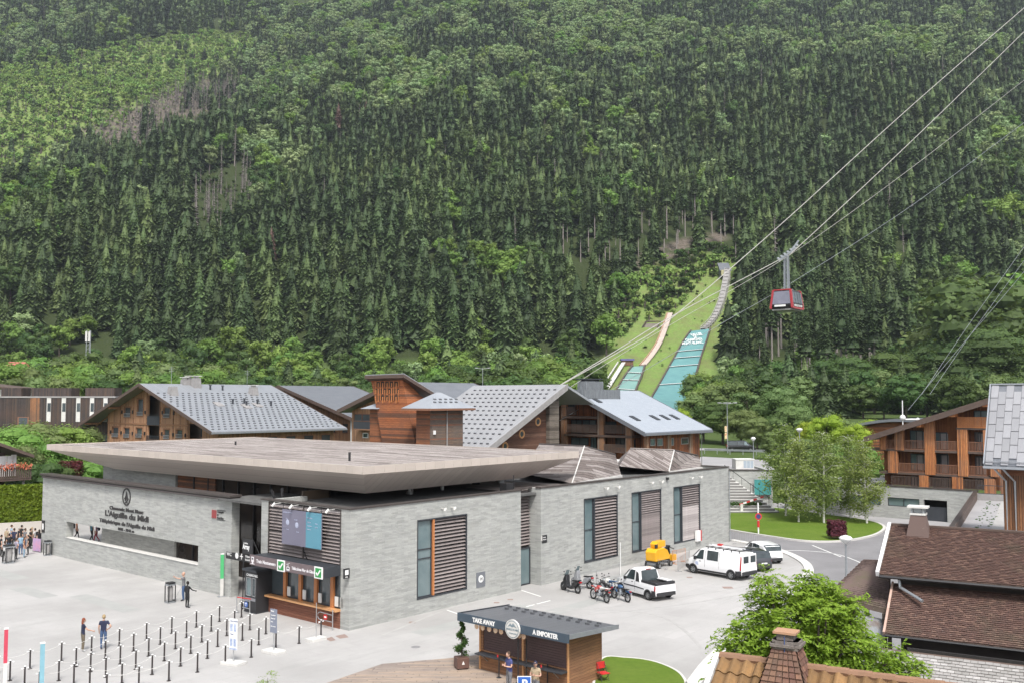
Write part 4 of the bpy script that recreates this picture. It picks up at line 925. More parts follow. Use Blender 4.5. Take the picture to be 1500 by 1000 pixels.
# two low tent roofs over the back wing
zr0=HW-.3
def tent(A,B,Bb,Ab,R1,R2,nm):
    t=MB();e=lambda q,z:(q[0],q[1],z)
    A_,B_,Bb_,Ab_=e(A,zr0+.25),e(B,zr0+.25),e(Bb,zr0+.25),e(Ab,zr0+.25);f=[MB() for _ in range(2)]
    f[0].add([A_,B_,R1,B_,Bb_,R2,R1],[(0,1,2)]);f[0].build('planked_slope',M_rooftim3,st,fix=False)
    f[1].add([A_,R1,R2,Ab_,B_,Bb_,R2,R1],[(0,1,2,3),(4,5,6,7)]);f[1].add([Ab_,R2,Bb_],[(0,1,2)]);f[1].build('planked_slope',M_rooftim2,st)
    bb=MB()
    for q in (A_,R1),(R1,R2),(R1,B_):bb.tube([Vector(q[0])+Vector((0,0,.03)),Vector(q[1])+Vector((0,0,.03))],.055,5)
    bb.build('hip_flashing',M_lwhite,st);bb=MB();bb.box(min(A[0],Ab[0]),max(B[0],Bb[0]),A[1]-.05,A[1]+.1,zr0,zr0+.25);bb.build('roof_kerb',M_lwhite,st)
def tent2(A,Bq,Cq,R1,R2,Lb):
    zb_=zr0+.2;P=lambda q:tuple(S.g(q[0],q[1],q[2]))
    A,Bq,Cq,R1,R2,Lb=[P(q) for q in (A,Bq,Cq,R1,R2,Lb)]
    f=MB();f.add([A,Bq,Cq,R1],[(0,1,2,3)]);f.build('planked_slope',M_rooftim3,st);f=MB();f.add([A,R1,R2,Lb],[(0,1,2,3)]);f.build('planked_slope',M_rooftim2,st)
    Bk=(Bq[0]+2,Bq[1]+11,zb_);Lk=(R2[0]+1,R2[1]+2.5,zb_);f=MB();f.add([Bq,Bk,Cq,R1,R2,Lk,Lb],[(0,1,2),(2,1,5,4,3),(4,5,6)]);f.build('rear_slope',M_rooftim2,st)
    bb=MB();bb.tube([Vector(A)+Vector((0,0,.03)),Vector(R1)+Vector((0,0,.03))],.05,5);bb.build('hip_flashing',M_lwhite,st)
    bb=MB();bb.tube([Vector(R2)+Vector((0,0,.03)),Vector(R1)+Vector((0,0,.03)),Vector(Cq)+Vector((0,0,.03))],.07,5);bb.build('ridge_flashing',M_parapet,st)
    bb=MB();bb.bar((A[0],A[1]-.06,A[2]-.08),(Bq[0],Bq[1]-.06,Bq[2]-.08),.12,.2);bb.build('roof_kerb',M_lwhite,st)
tent2((838,707,6.65),(910,695,6.65),(901.5,665.6,8.2),(856,653,9.05),(790,650,9.05),(762,692,7.0))
tent2((980,690,6.65),(1029,683,6.65),(1023,667,7.6),(987.6,659,8.35),(923,656.5,8.5),(907,682,7.2))
p1=(XB+1.5,1.3,zr0+.3);b=MB();b.add([(XB+.5,1.2,zr0+.1),(22.5,1.25,zr0+.15),(18.6,12.9,zr0+.3),(XB+.5,10,zr0+.2)],[(0,1,2,3)]);b.build('planked_slope',M_rooftim2,st)

b=MB();b.box(XE-6,XE-3.5,8,11,HW-.3,HW+.5);b.build('roof_plant',M_lwhite,st)
b=MB();b.tube([(XB+.3,.9,HW),(XB+.3,.9,HW+1.0)],.04,6);b.box(XB-.7,XB,.7,1.3,HW-.1,HW+.5);b.build('roof_box',M_black,st)
# ---------------------------------------------------------------- chalets and hotels around the station
def rX(fr,x0,y0,x1,y1,c):           # picture rectangle -> (run0, run1, z0, z1) on the plane local x = c
    a=fr.wx(x0,y0,c);b_=fr.wx(x1,y1,c);return min(a.y,b_.y),max(a.y,b_.y),min(a.z,b_.z),max(a.z,b_.z)
def rY(fr,x0,y0,x1,y1,c):
    a=fr.wy(x0,y0,c);b_=fr.wy(x1,y1,c);return min(a.x,b_.x),max(a.x,b_.x),min(a.z,b_.z),max(a.z,b_.z)
def on_plane(fr,px_,py_,p0,nrm):      # local point where the sight line meets a local plane
    o=fr.loc(Vector((0,0,HC)));d=ray(px_,py_);ld=Vector((d.x*fr.c+d.y*fr.s,-d.x*fr.s+d.y*fr.c,d.z));n_=Vector(nrm)
    return o+ld*((Vector(p0)-o).dot(n_)/ld.dot(n_))
def snow_stops(parent,A,ux,L,dn,DL,rows,step,m=None,s0=.05):
    """small stops in staggered rows on a slope: A corner, ux unit along the eave, dn unit downslope"""
    b=MB();A=Vector(A);ux=Vector(ux);dn=Vector(dn);nr=ux.cross(dn);nr=nr if nr.z>0 else-nr;nr.normalize()
    for r_ in range(rows):
        t=DL*(s0+(1-s0)*(r_+.5)/rows);k=int(L/step)
        for i in range(k):
            c=A+dn*t+ux*((i+.5+(r_%2)*.5)*step)
            if (c-A).dot(ux)>L-.2:continue
            w_,h_,l_=ux*.16,dn*.07,nr*.1
            b.hexa([c-w_-h_,c+w_-h_,c+w_+h_,c-w_+h_],[c-w_-h_+l_,c+w_-h_+l_,c+w_+h_+l_,c-w_+h_+l_])
    o=b.build('snow_stops',m or M_snow,parent,fix=True);o['kind']='stuff';return o
def railing(parent,axis,c,r0,r1,z0,z1,m,step=.14,bar=.03,fill=None,name='railing'):
    b=MB();bx=(lambda a,d,e,f,w_:b.box(a,d,c-w_,c+w_,e,f)) if axis=='x' else (lambda a,d,e,f,w_:b.box(c-w_,c+w_,a,d,e,f))
    bx(r0,r1,z1-.07,z1,.04);bx(r0,r1,z0,z0+.07,.03)
    if fill:bx(r0+.02,r1-.02,z0+.07,z1-.2,.015)
    else:
        n=max(2,int((r1-r0)/step))
        for i in range(n+1):a=r0+(r1-r0-bar)*i/n;bx(a,a+bar,z0+.07,z1-.07,.015)
    return b.build(name,m,parent)
def gable_roof(parent,x0,x1,ye0,ze0,yr_,zr_,ye1,ze1,mt,th=.3,fas=None):
    """ridge along local x; eaves at ye0 / ye1"""
    for (ye,ze) in ((ye0,ze0),(ye1,ze1)):
        q=[(x0,ye,ze),(x1,ye,ze),(x1,yr_,zr_),(x0,yr_,zr_)]
        if ye>yr_:q=[q[3],q[2],q[1],q[0]]
        roof_slab(parent,q,th,mt)
        b=MB();e=-.02
        for xx in (x0-.08,x1+.002):
            b.add([(xx,ye,ze-th-.12),(xx+.078,ye,ze-th-.12),(xx+.078,yr_,zr_-th-.12),(xx,yr_,zr_-th-.12),(xx,ye,ze+.05),(xx+.078,ye,ze+.05),(xx+.078,yr_,zr_+.05),(xx,yr_,zr_+.05)],
                  [(0,1,2,3),(4,7,6,5),(0,4,5,1),(1,5,6,2),(2,6,7,3),(3,7,4,0)])
        b.build('bargeboard',fas or M_parapet,parent,fix=True)
def chimney(parent,p,w0,w1,h,caps=1,m=None,sink=1.2,cap=True):
    b=MB();a,c=w0/2,w1/2;x,y,z=p
    b.hexa([(x-a,y-a,z-sink),(x+a,y-a,z-sink),(x+a,y+a,z-sink),(x-a,y+a,z-sink)],[(x-c,y-c,z+h),(x+c,y-c,z+h),(x+c,y+c,z+h),(x-c,y+c,z+h)])
    o=b.build('chimney',m or M_lwhite_g,parent)
    if cap:
        b=MB();b.box(x-c*.6,x+c*.6,y-c*.6,y+c*.6,z+h,z+h+.25);b.box(x-c*1.25,x+c*1.25,y-c*1.25,y+c*1.25,z+h+.25,z+h+.35);b.build('chimney_cap',M_lwhite,o)
M_lwhite_g=plain('grey_render',(.30,.29,.285),(.24,.23,.225),2,.8)
M_brownf=plain('brown_bargeboard',(.11,.075,.06),(.08,.055,.045),2,.6)
M_brownf2=plain('rust_fascia',(.23,.11,.065),None,2,.6)
# --- chalet A
A=Frame(*D(310,632,125)[:2],UA);ch=fthing('timber_chalet','big timber chalet with skylights on its grey metal roof and a wide gable','chalet',A)
ze=D(310,632,125).z;WA=37.0;LA=22.5;zrA=15.05;GX=1.8
le=A.wx(115,621,0);WA=le.y;zeL=le.z;rg_=A.wx(203.5,561,0);yrA,zrA=rg_.y,rg_.z
print('A',ze,WA,zeL,yrA,zrA)
gable_roof(ch,0,LA,0,ze,yrA,zrA,WA,zeL,M_seam_u,.3,M_brownf)
yl=A.wx(100+365/6.25,600,GX).y
b=MB();zt_=lambda y:(ze+(zrA-ze)*y/yrA if y<yrA else zrA+(zeL-zrA)*(y-yrA)/(WA-yrA))-.32
yb0=1.2;holes=[]
def cw(q,fr=A,ox=100,oy=540,s_=6.25,c=GX):return rX(fr,ox+q[0]/s_,oy+q[1]/s_,ox+q[2]/s_,oy+q[3]/s_,c)
winA=[cw(q) for q in [(405,530,458,622),(510,535,560,627),(622,537,675,627),(515,348,570,438),(635,272,685,425),(875,350,930,445),(875,550,925,640),(990,553,1045,632)]]
recA=[cw(q) for q in [(732,240,840,440),(728,515,838,645),(1100,500,1225,640)]]
# gable wall as vertical strips cut by openings
rs=sorted(set([yb0,yl,yrA]+[v for o in winA+recA for v in o[:2]]))
for i in range(len(rs)-1):
    a,d=rs[i],rs[i+1];mid=(a+d)/2;z=3.0;hol=sorted([(o[2],o[3]) for o in winA+recA if o[0]-1e-6<mid<o[1]+1e-6])
    for (h0,h1) in hol:
        h1=min(h1,zt_(mid)-.1)
        if h0>z:b.box(GX,GX+.25,a,d,z,h0)
        z=max(z,h1)
    za,zd=zt_(a),zt_(d);b.hexa([(GX,a,z),(GX+.25,a,z),(GX+.25,d,z),(GX,d,z)],[(GX,a,za),(GX+.25,a,za),(GX+.25,d,zd),(GX,d,zd)])
M_chal=boards('chalet_boards',[(.52,.29,.165),(.42,.22,.12),(.33,.18,.11)],.22,stain=((.24,.16,.11),.4))
M_chal_h=boards('chalet_boards_horizontal',[(.38,.20,.11),(.30,.15,.08),(.25,.14,.085)],.2,horiz=True)
b.build('gable_wall',M_chal,ch,fix=True)
for w_ in winA:window(ch,'y',(GX,1),w_[0],w_[1],w_[2],w_[3],M_brownf2,M_glass,.09,dep=.12);
for w_ in winA:
    b=MB();frame_mb(b,'y',(GX,1),w_[0]-.16,w_[1]+.16,w_[2]-.16,w_[3]+.16,.16,-.05,0);b.build('window_surround',M_chal_h,ch)
    railing(ch,'y',GX-.1,w_[0],w_[1],w_[2]+.0,w_[2]+.55,M_galv,.12,.02)
for w_ in recA:
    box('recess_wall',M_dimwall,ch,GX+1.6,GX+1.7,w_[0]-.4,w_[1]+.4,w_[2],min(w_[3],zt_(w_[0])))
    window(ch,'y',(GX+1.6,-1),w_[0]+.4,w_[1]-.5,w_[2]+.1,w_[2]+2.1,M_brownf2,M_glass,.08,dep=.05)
r_=cw((728,415,840,515));railing(ch,'y',GX-.1,r_[0],r_[1],r_[2],r_[3],M_char,.12,.03,fill=True)
r_=cw((722,605,838,660));railing(ch,'y',GX-.1,r_[0],r_[1],r_[2],r_[3],M_char)
for x in (480,600,722,845,965,1095):  # timber battens at the bays
    y=A.wx(100+x/6.25,600,GX).y;box('batten',M_chal_h,ch,GX-.06,GX,y-.09,y+.09,3,zt_(y)-.1)
y_=sorted([A.wx(100+x/6.25,600,GX).y for x in (365,1095)]);z_=A.wx(200,540+500/6.25,GX).z;box('string_course',M_chal_h,ch,GX-.08,GX,y_[0],y_[1],z_-.12,z_+.1)
for x in (392,482,590,697,855,958,1070,490,590,702,860,965):
    pass
for k_,(x,y) in enumerate([(387,575),(482,582),(587,588),(697,588),(855,592),(958,600),(1070,605),(490,392),(590,392),(702,395),(860,398),(965,402)]):
    p=A.wx(100+x/6.25,540+y/6.25,GX-.1);b=MB();b.cbox((GX-.09,p.y,p.z),.16,.2,.5);b.build('wall_lantern',M_black,ch)
# open porch at the left: post, rails, side wall with a hole
p0=cw((150,530,180,665),c=GX+.1);box('porch_post',M_chal,ch,GX,GX+.35,p0[0],p0[1],3,zt_(p0[1])-.1)
r_=cw((182,585,362,662));railing(ch,'y',GX+.1,r_[0],r_[1],r_[2],r_[3],M_char,.14,.03,fill=True)
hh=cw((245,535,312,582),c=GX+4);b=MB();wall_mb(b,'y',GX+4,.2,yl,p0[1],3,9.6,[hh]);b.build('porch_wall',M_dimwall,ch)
b=MB()
for q in range(5):b.bar((GX+.3+q*.05,yl+.4+q*1.1,zt_(yl+.4+q*1.1)-.15),(GX+.3,p0[1]-.1,zt_(p0[1])-.6),.14) if q==0 else None
b.bar((.1,yrA,zrA-.6),(LA,yrA,zrA-.6),.35);b.bar((.1,2,zt_(2)-.2),(LA,2,zt_(2)-.2),.3);b.bar((.1,WA-2,zt_(WA-2)-.2),(LA,WA-2,zt_(WA-2)-.2),.3);b.bar((.1,WA*.75,zt_(WA*.75)-.2),(3,WA*.75,zt_(WA*.75)-.2),.3)
b.build('purlins',M_chal,ch)
# body behind the gable
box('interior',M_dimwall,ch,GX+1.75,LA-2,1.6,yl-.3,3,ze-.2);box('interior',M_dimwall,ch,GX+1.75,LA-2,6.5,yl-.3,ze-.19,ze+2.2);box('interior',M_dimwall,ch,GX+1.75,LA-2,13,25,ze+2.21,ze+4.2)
b=MB();b.box(GX+.25,LA-1.5,1.2,1.45,3,ze-.3);b.box(LA-1.7,LA-1.5,1.45,WA-1.5,3,ze-.3);b.box(GX+.25,LA-1.5,WA-1.7,WA-1.5,3,ze-.3) if False else None;b.build('side_wall',M_chal,ch)
for i in range(6):window(ch,'x',(1.2,1),3.2+i*3.1,4.9+i*3.1,ze-2.3,ze-.9,M_brownf2,M_glass,.08,dep=-.03)
box('gutter',M_galv,ch,-.05,LA+.05,-.16,-.01,ze-.3,ze-.12)
nA=Vector((0,-(zrA-ze),yrA));SA=math.hypot(yrA,zrA-ze);dnA=Vector((0,-yrA,-(zrA-ze)))/SA
snow_stops(ch,Vector((.2,yrA,zrA)),(1,0,0),LA-.3,dnA,SA-.4,17,.95,s0=.2)
opA=lambda x,y:on_plane(A,x,y,(0,0,ze),nA)
chimney(ch,opA(253,577),1.5,.9,1.1,m=M_lwhite_g,cap=False);chimney(ch,opA(371,577),1.5,.9,1.1,m=M_lwhite_g)
p=opA(287,566);chimney(ch,p,1.3,1.0,1.3);p=opA(277,562);chimney(ch,p,.9,.8,.9);chimney(ch,opA(270,562),.9,.8,.7)
for (x,y) in [(308,570),(326,571),(341,591),(358,590),(361,594),(377,592),(397,594)]:
    p=opA(x,y);b=MB();b.cyl((p.x,p.y,p.z-.3),(p.x,p.y,p.z+.6),.14,.14,8);b.cyl((p.x,p.y,p.z+.6),(p.x,p.y,p.z+.75),.24,.2,8);b.build('vent_pipe',M_char,ch)
for (x,y) in [(320,592),(361,595),(377,593)]:
    p=opA(x,y);q=Vector((0,1,(zrA-ze)/yrA)).normalized();b=MB();e=Vector((.55,0,0));up=Vector((0,0,.12));b.hexa([p-e-q*.8,p+e-q*.8,p+e+q*.8,p-e+q*.8],[p-e-q*.8+up,p+e-q*.8+up,p+e+q*.8+up,p-e+q*.8+up]);b.build('skylight',M_lwhite_g,ch)
b=MB()
for (x,y,h) in [(251,562,2.6),(362,562,2.2)]:
    p=opA(x,y);b.tube([p,p+Vector((0,0,h))],.03,4)
    for q in range(3):b.tube([p+Vector((-.4,0,h-.2-q*.25)),p+Vector((.4,0,h-.2-q*.25))],.02,4)
b.build('antenna',M_galv,ch)
# --- second chalet behind
A2=A;xg=26.0;e2=A.wx(517,612,xg);r2=A.wx(408,564,xg)
c2=fthing('timber_chalet','timber chalet half hidden behind the skylight roof, with a dark brown verge','chalet',A)
hw2=r2.y-e2.y
gable_roof(c2,xg,xg+16,e2.y,e2.z,r2.y,r2.z,r2.y+hw2,e2.z,M_zinc_d,.35,M_brownf)
b=MB();b.add([(xg+2,e2.y+2.2,2),(xg+2,r2.y+hw2-2.2,2),(xg+2,r2.y+hw2-2.2,e2.z+.4),(xg+2,r2.y,r2.z-.6),(xg+2,e2.y+2.2,e2.z+.4)],[(0,1,2,3,4)]);b.box(xg+2.01,xg+14,e2.y+2.2,e2.y+2.5,2,e2.z);b.build('gable_wall',M_chal,c2,fix=True)
b=MB();b.box(xg+.6,xg+1.0,e2.y+.8,e2.y+1.3,2,e2.z);b.build('porch_post',M_lwhite,c2)
for i in range(4):window(c2,'y',(xg+2,1),e2.y+3.5+i*3,e2.y+4.9+i*3,e2.z-2.4,e2.z-.9,M_brownf2,M_glass,.08,dep=-.03)
# --- chalet B, left of the tower
B=Frame(*D(494,600,121)[:2],UA);cb_=fthing('timber_chalet','timber chalet with a balcony directly left of the leaning tower','chalet',B)
zB=D(494,600,121).z;rB=B.wx(547,573.5,0);sl_=(rB.z-zB)/(-rB.y);yR=-10.5;zR=zB+sl_*10.5
gable_roof(cb_,0,14,yR*2,zB,yR,zR,0,zB,M_zinc_d,.35,M_brownf)
b=MB();gx=1.4;b.add([(gx,yR*2+1.2,2),(gx,-1.2,2),(gx,-1.2,zB-.1),(gx,yR,zR-.5),(gx,yR*2+1.2,zB-.1)],[(4,3,2,1,0)]);b.box(gx+.01,12,yR*2+1.2,yR*2+1.5,2,zB-.2);b.box(gx+.01,12,-1.5,-1.2,2,zB-.2);b.build('gable_wall',M_chal,cb_,fix=True)
q=rX(B,518,606,543,628,gx-.9);railing(cb_,'y',gx-.9,q[0],q[1],q[2],q[2]+1.1,M_char,fill=True);box('balcony_floor',M_chal_h,cb_,gx-1,gx,q[0],q[1],q[2]-.15,q[2])
q2=rX(B,519,605,543,617,gx);window(cb_,'y',(gx,1),q2[0],q2[1],q2[2],q2[3],M_brownf2,M_glass,.1,dep=-.04,mull=((q2[0]+q2[1])/2,))
q2=rX(B,532,633,540,641,gx);window(cb_,'y',(gx,1),q2[0],q2[1],q2[2],q2[3],M_lwhite,M_glass,.1,dep=-.04)
# --- leaning tower and pavilion of the station
T=Frame(*D(608,648,90)[:2],UA);tw=fthing('leaning_tower','leaning tower of orange larch boards under a tilted shed roof','tower',T)
zt0=3.0;pr=T.wx(589,553,0);pl=T.wx(543.5,554.7,0);bl_=T.wx(560,646.6,0);br_=T.wx(608,648,0)
k=(br_.z-zt0)/(pr.z-br_.z);brx=br_.y-(pr.y-br_.y)*k;blx=bl_.y-(pl.y-bl_.y)*k
pe=T.wy(640,582,br_.y+.4);dX=pe.x;zE=pe.z-.3
b=MB();zt2=zE
b.add([(0,brx,zt0),(0,blx,zt0),(0,pl.y,pl.z),(0,pr.y,pr.z),(dX,brx,zt0),(dX,blx,zt0),(dX,pl.y,zt2),(dX,pr.y-.0,zt2)],[(0,3,2,1),(4,5,6,7),(0,4,7,3),(1,2,6,5),(2,3,7,6)])
b.build('boarded_shaft',M_larch_red_h if 'M_larch_red_h' in globals() else boards('tower_boards',[(.44,.16,.065),(.32,.105,.045),(.16,.075,.045)],.2,horiz=True,stain=((.12,.075,.06),.5)),tw,fix=True)
g0,g1,gz0,gz1=rX(T,549,585,586,555.5,-.03);
for r_ in range(3):
    za=pr.z-.35-r_*.66;box('opening',M_dark,tw,-.03,.0,g0+.15,g1-.15,za-.45,za)
    b=MB()
    for q in range(11):yy_=g0+.2+q*(g1-g0-.4)/10;b.box(-.09,-.03,yy_-.04-.03*(q%2),yy_+.04,za-.5-.12*((q*7+r_*5)%3),za+.05-.15*((q+r_)%2))
    b.build('lattice',M_orange,tw)
b=MB();o1,o2=T.wx(534,549.5,-.5),T.wx(592,547.5,-.5);oe=T.wy(643,579,o2.y);Lx=oe.x
b.slab([(-.5,o2.y,o2.z),(Lx,o2.y,oe.z),(Lx,o1.y,oe.z),(-.5,o1.y,o1.z)],.32);b.build('roof',M_brownf,tw,fix=True);b=MB();b.slab([(-.45,o2.y+.05,o2.z+.07),(Lx,o2.y+.05,oe.z+.07),(Lx,o1.y-.05,oe.z+.07),(-.45,o1.y-.05,o1.z+.07)],.065);b.build('roof_sheet',M_zinc,tw,fix=True)
box('low_wing',M_larch_red,tw,.8,4,blx,blx+1.6,3,7.9) if False else None
q=rX(T,544,598,560,646,.4);box('low_wing',M_larch_h,tw,.4,3.5,q[0],q[1]+.2,3,q[3]);b=MB();z_=q[3];b.hexa([(-.2,q[0],z_),(4,q[0],z_),(4,q[1]+1.0,z_),(-.2,q[1]+1.0,z_)],[(1.5,q[0],z_+.9),(3,q[0],z_+.9),(3,q[0]+.5,z_+.9),(1.5,q[0]+.5,z_+.9)]);b.build('low_roof',M_zinc,tw,fix=True)
V=Frame(*D(632,648,87)[:2],UA);pv=fthing('pavilion','small timber pavilion with a hipped metal roof right of the leaning tower','pavilion',V)
vx=V.wy(678,640,0).x;vy=2.0;zv=D(632,599,87).z
b=MB();b.box(0,vx,0,.2,2,zv);b.box(vx-.2,vx,.2,vy,2,zv);b.build('boarded_wall',boards('pavilion_boards',[(.22,.15,.11),(.16,.12,.10),(.28,.12,.07)],.14,horiz=True,stain=((.12,.11,.10),.6)),pv);box('boarded_wall',M_larch_h,pv,0,.2,.2,vy,2,zv)
ap=V.wy(637,579,1.8);b=MB();e0,e1,f0,f1=-1.0,vx+.9,-.8,vy+1;b.hexa([(e0,f0,zv-.1),(e1,f0,zv-.1),(e1,f1,zv-.1),(e0,f1,zv-.1)],[(e0,f0,zv+.08),(e1,f0,zv+.08),(e1,f1,zv+.08),(e0,f1,zv+.08)]);b.build('eaves',M_brownf2,pv)
b=MB();c0,c1=(vx/2-.5,vy/2,zv+1.55),(vx/2+.1,vy/2,zv+1.55);q=[(e0,f0,zv+.09),(e1,f0,zv+.09),(e1,f1,zv+.09),(e0,f1,zv+.09)]
b.add([q[0],q[1],c1,c0],[(0,1,2,3)]);b.add([q[2],q[3],c0,c1],[(0,1,2,3)]);b.add([q[3],q[0],c0],[(0,1,2)]);b.add([q[1],q[2],c1],[(0,1,2)]);b.build('hipped_roof',M_zinc,pv,fix=True)
snow_stops(pv,(e0+.9,f0+.5,zv+.45),(1,0,0),e1-e0-2.2,Vector((0,.75,.6)).normalized(),.9,2,.7)
b=MB();b.tube([(V.wy(654.7,640,-.1).x,-.12,2),(V.wy(654.7,640,-.1).x,-.12,zv)],.06,6);b.build('downpipe',M_lwhite_g,pv)
p=V.wy(629,633,0);b=MB();b.cbox((.3,-.08,p.z),.2,.16,.35);b.build('wall_lamp',M_white,pv)
# --- the big slope with round windows
P1=D(830.6,562.5,105);Rf=Frame(P1.x,P1.y,UA);bs=fthing('monopitch_building','dark boarded building with a steep grey metal roof and round windows','building',Rf)
p2=Rf.wy(716,655,0);sx=p2.x;sz=p2.z;k=1.25;RL=Rf.wx(693.5,565,0).y
print('R',P1.z,sx,sz,RL)
roof_slab(bs,[(sx*k,0,P1.z+(sz-P1.z)*k),(0,0,P1.z),(0,RL,P1.z),(sx*k,RL,P1.z+(sz-P1.z)*k)],.25,mk_standing('standing_seam_pale',(.40,.40,.41),(.35,.35,.36),.42,'xy',1))
roof_slab(bs,[(0,0,P1.z-.05),(5,0,P1.z-2),(5,RL,P1.z-2),(0,RL,P1.z-.05)],.25,M_zinc)
DLr=math.hypot(sx,P1.z-sz);snow_stops(bs,(0,.3,P1.z),(0,1,0),RL-.5,Vector((sx,0,sz-P1.z)).normalized(),DLr*1.2,16,.85)
b=MB();z0f=lambda x:P1.z+(sz-P1.z)*x/sx
b.add([(sx*k,-.06,z0f(sx*k)-.6),(.1,-.06,P1.z-.6),(.1,-.06,P1.z+.08),(sx*k,-.06,z0f(sx*k)+.08),(sx*k,0,z0f(sx*k)-.6),(.1,0,P1.z-.6),(.1,0,P1.z+.08),(sx*k,0,z0f(sx*k)+.08)],[(0,1,2,3),(4,7,6,5),(0,4,5,1),(2,6,7,3),(1,5,6,2),(0,3,7,4)]);b.build('bargeboard',M_lwhite_g,bs,fix=True)
gy=1.2;xl=Rf.wy(716,655,gy).x;b=MB();b.xprism([(0,0)],0,0) if False else None
b.add([(sx*k,gy,0),(-1.9,gy,0),(-1.9,gy,z0f(-1.9)-.3),(sx*k,gy,z0f(sx*k)-.3),(sx*k,gy+.3,0),(-1.9,gy+.3,0),(-1.9,gy+.3,z0f(-1.9)-.3),(sx*k,gy+.3,z0f(sx*k)-.3)],[(0,1,2,3),(4,7,6,5),(1,5,6,2),(0,3,7,4)]);b.build('gable_wall',M_brownh,bs,fix=True)
q=rY(Rf,805,583,819,650,gy-.5);b=MB();b.hexa([(q[0],gy-.5,0),(q[1],gy-.5,0),(q[1],gy+.5,0),(q[0],gy+.5,0)],[(q[0],gy-.5,z0f(q[0])-.3),(q[1],gy-.5,min(z0f(q[1]),P1.z)-.3),(q[1],gy+.5,min(z0f(q[1]),P1.z)-.3),(q[0],gy+.5,z0f(q[0])-.3)]);b.build('boarded_pier',M_greyh,bs)
for (x,y) in [(787.6,617),(764,635),(739.5,653)]:
    p=Rf.wy(x,y,gy);b=MB();b.torus((p.x,gy-.03,p.z),.38,.09,'y',18,6);o=b.build('round_window',M_counter,bs);b=MB();b.lathe([(.36,-.02),(.36,0)],n=18);b.M=None;b2=MB();b2.yprism([(p.x+.36*math.cos(a*PI/9),p.z+.36*math.sin(a*PI/9)) for a in range(18)],gy-.03,gy-.01);b2.build('pane',M_glass,o)
# low pale roof seen between
Q=D(655,568,135);fb=thing('far_house','low building whose pale zinc roof shows behind the pavilion','building',(Q.x,Q.y,0),0)
b=MB();b.box(-3.5,3.5,0,8,3,Q.z-1.2);b.build('wall',M_chal,fb);b=MB();b.hexa([(-4.2,-1,Q.z-1.4),(4.2,-1,Q.z-1.4),(4.2,9,Q.z-1.4),(-4.2,9,Q.z-1.4)],[(-2.6,3.5,Q.z),(1.4,3.5,Q.z),(1.4,4.5,Q.z),(-2.6,4.5,Q.z)]);b.build('roof',M_zinc,fb,fix=True)
# --- chalet C
Pc=D(945,633,105);C=Frame(Pc.x,Pc.y,UA);cc_=fthing('timber_chalet','orange boarded chalet with a blue grey tiled roof and slatted chimney block','chalet',C)
zc=Pc.z;rc=C.wx(833,570.5,0);ycr,zcr=rc.y,rc.z;LC=C.wy(1043,628,0).x;print('C',zc,ycr,zcr,LC)
gable_roof(cc_,0,LC,0,zc,ycr,zcr,ycr+5,zcr-2.2,M_slate,.3,M_zinc_d)
box('gutter',M_zinc_d,cc_,0,LC,-.14,-.01,zc-.36,zc-.1)
ztc=lambda y:(zc+(zcr-zc)*y/ycr if y<ycr else zcr-(y-ycr)*.44)-.45
bx_=2.6;gx=1.0
def cC(q,c):return rX(C,820+q[0]/6.25,570+q[1]/6.25,820+q[2]/6.25,570+q[3]/6.25,c)
b=MB();b.hexa([(bx_,1.0,3),(bx_+.2,1.0,3),(bx_+.2,ycr,3),(bx_,ycr,3)],[(bx_,1.0,ztc(1)),(bx_+.2,1.0,ztc(1)),(bx_+.2,ycr,ztc(ycr)),(bx_,ycr,ztc(ycr))]);b.hexa([(bx_,ycr,3),(bx_+.2,ycr,3),(bx_+.2,ycr+4,3),(bx_,ycr+4,3)],[(bx_,ycr,ztc(ycr)),(bx_+.2,ycr,ztc(ycr)),(bx_+.2,ycr+4,ztc(ycr+4)),(bx_,ycr+4,ztc(ycr+4))]);b.build('recessed_wall',M_larch_red,cc_,fix=True)
M_larch_w=boards('weathered_larch',[(.36,.17,.08),(.24,.14,.09),(.30,.24,.19)],.18,stain=((.25,.20,.16),.7))
for q,top in (((10,245,60,500),0),((345,235,400,560),0),((600,345,660,600),0),((770,430,800,640),0)):
    r_=cC(q,gx);b=MB();b.hexa([(gx,r_[0],3),(gx+.35,r_[0],3),(gx+.35,r_[1],3),(gx,r_[1],3)],[(gx,r_[0],ztc(r_[0])),(gx+.35,r_[0],ztc(r_[0])),(gx+.35,r_[1],ztc(r_[1])),(gx,r_[1],ztc(r_[1]))]);b.build('boarded_pier',M_larch_w,cc_,fix=True)
for (q,zz) in (((40,405,660,435),0),((20,240,340,262),0)):
    r_=cC(q,gx-.1);z_=C.wx(820+((q[0]+q[2])/2)/6.25,570+((q[1]+q[3])/2)/6.25,gx-.1).z;box('balcony_floor',M_brownf,cc_,gx-.1,bx_,r_[0],r_[1],z_-.18,z_+.1)
for q in ((65,340,342,405),(402,362,595,412),(402,530,600,590),(15,180,140,240)):
    r_=cC(q,gx);railing(cc_,'y',gx+.03,r_[0],r_[1],r_[2]+.1,r_[2]+1.05,M_brownf,.16,.1)
for q in ((105,275,205,400),(210,275,335,400),(415,290,520,400),(105,435,265,510),(285,435,340,540),(512,440,600,530),(650,455,690,530),(35,130,140,200)):
    r_=cC(q,bx_);window(cc_,'y',(bx_,1),r_[0],r_[1],r_[2],r_[3],M_char,M_glass_t if q[0] in (210,105,285) else M_glass,.08,dep=-.03,mull=((r_[0]+r_[1])/2,))
xe_=C.wy(1025,650,1.0).x
box('side_wall',M_larch_red,cc_,gx+.36,xe_,1.0,1.25,3,zc-.35);box('end_wall',M_larch_red,cc_,xe_-.2,xe_,1.25,ycr+3,3,zc-.35)
def cS(q,c=1.0):return rY(C,820+q[0]/6.25,570+q[1]/6.25,820+q[2]/6.25,570+q[3]/6.25,c)
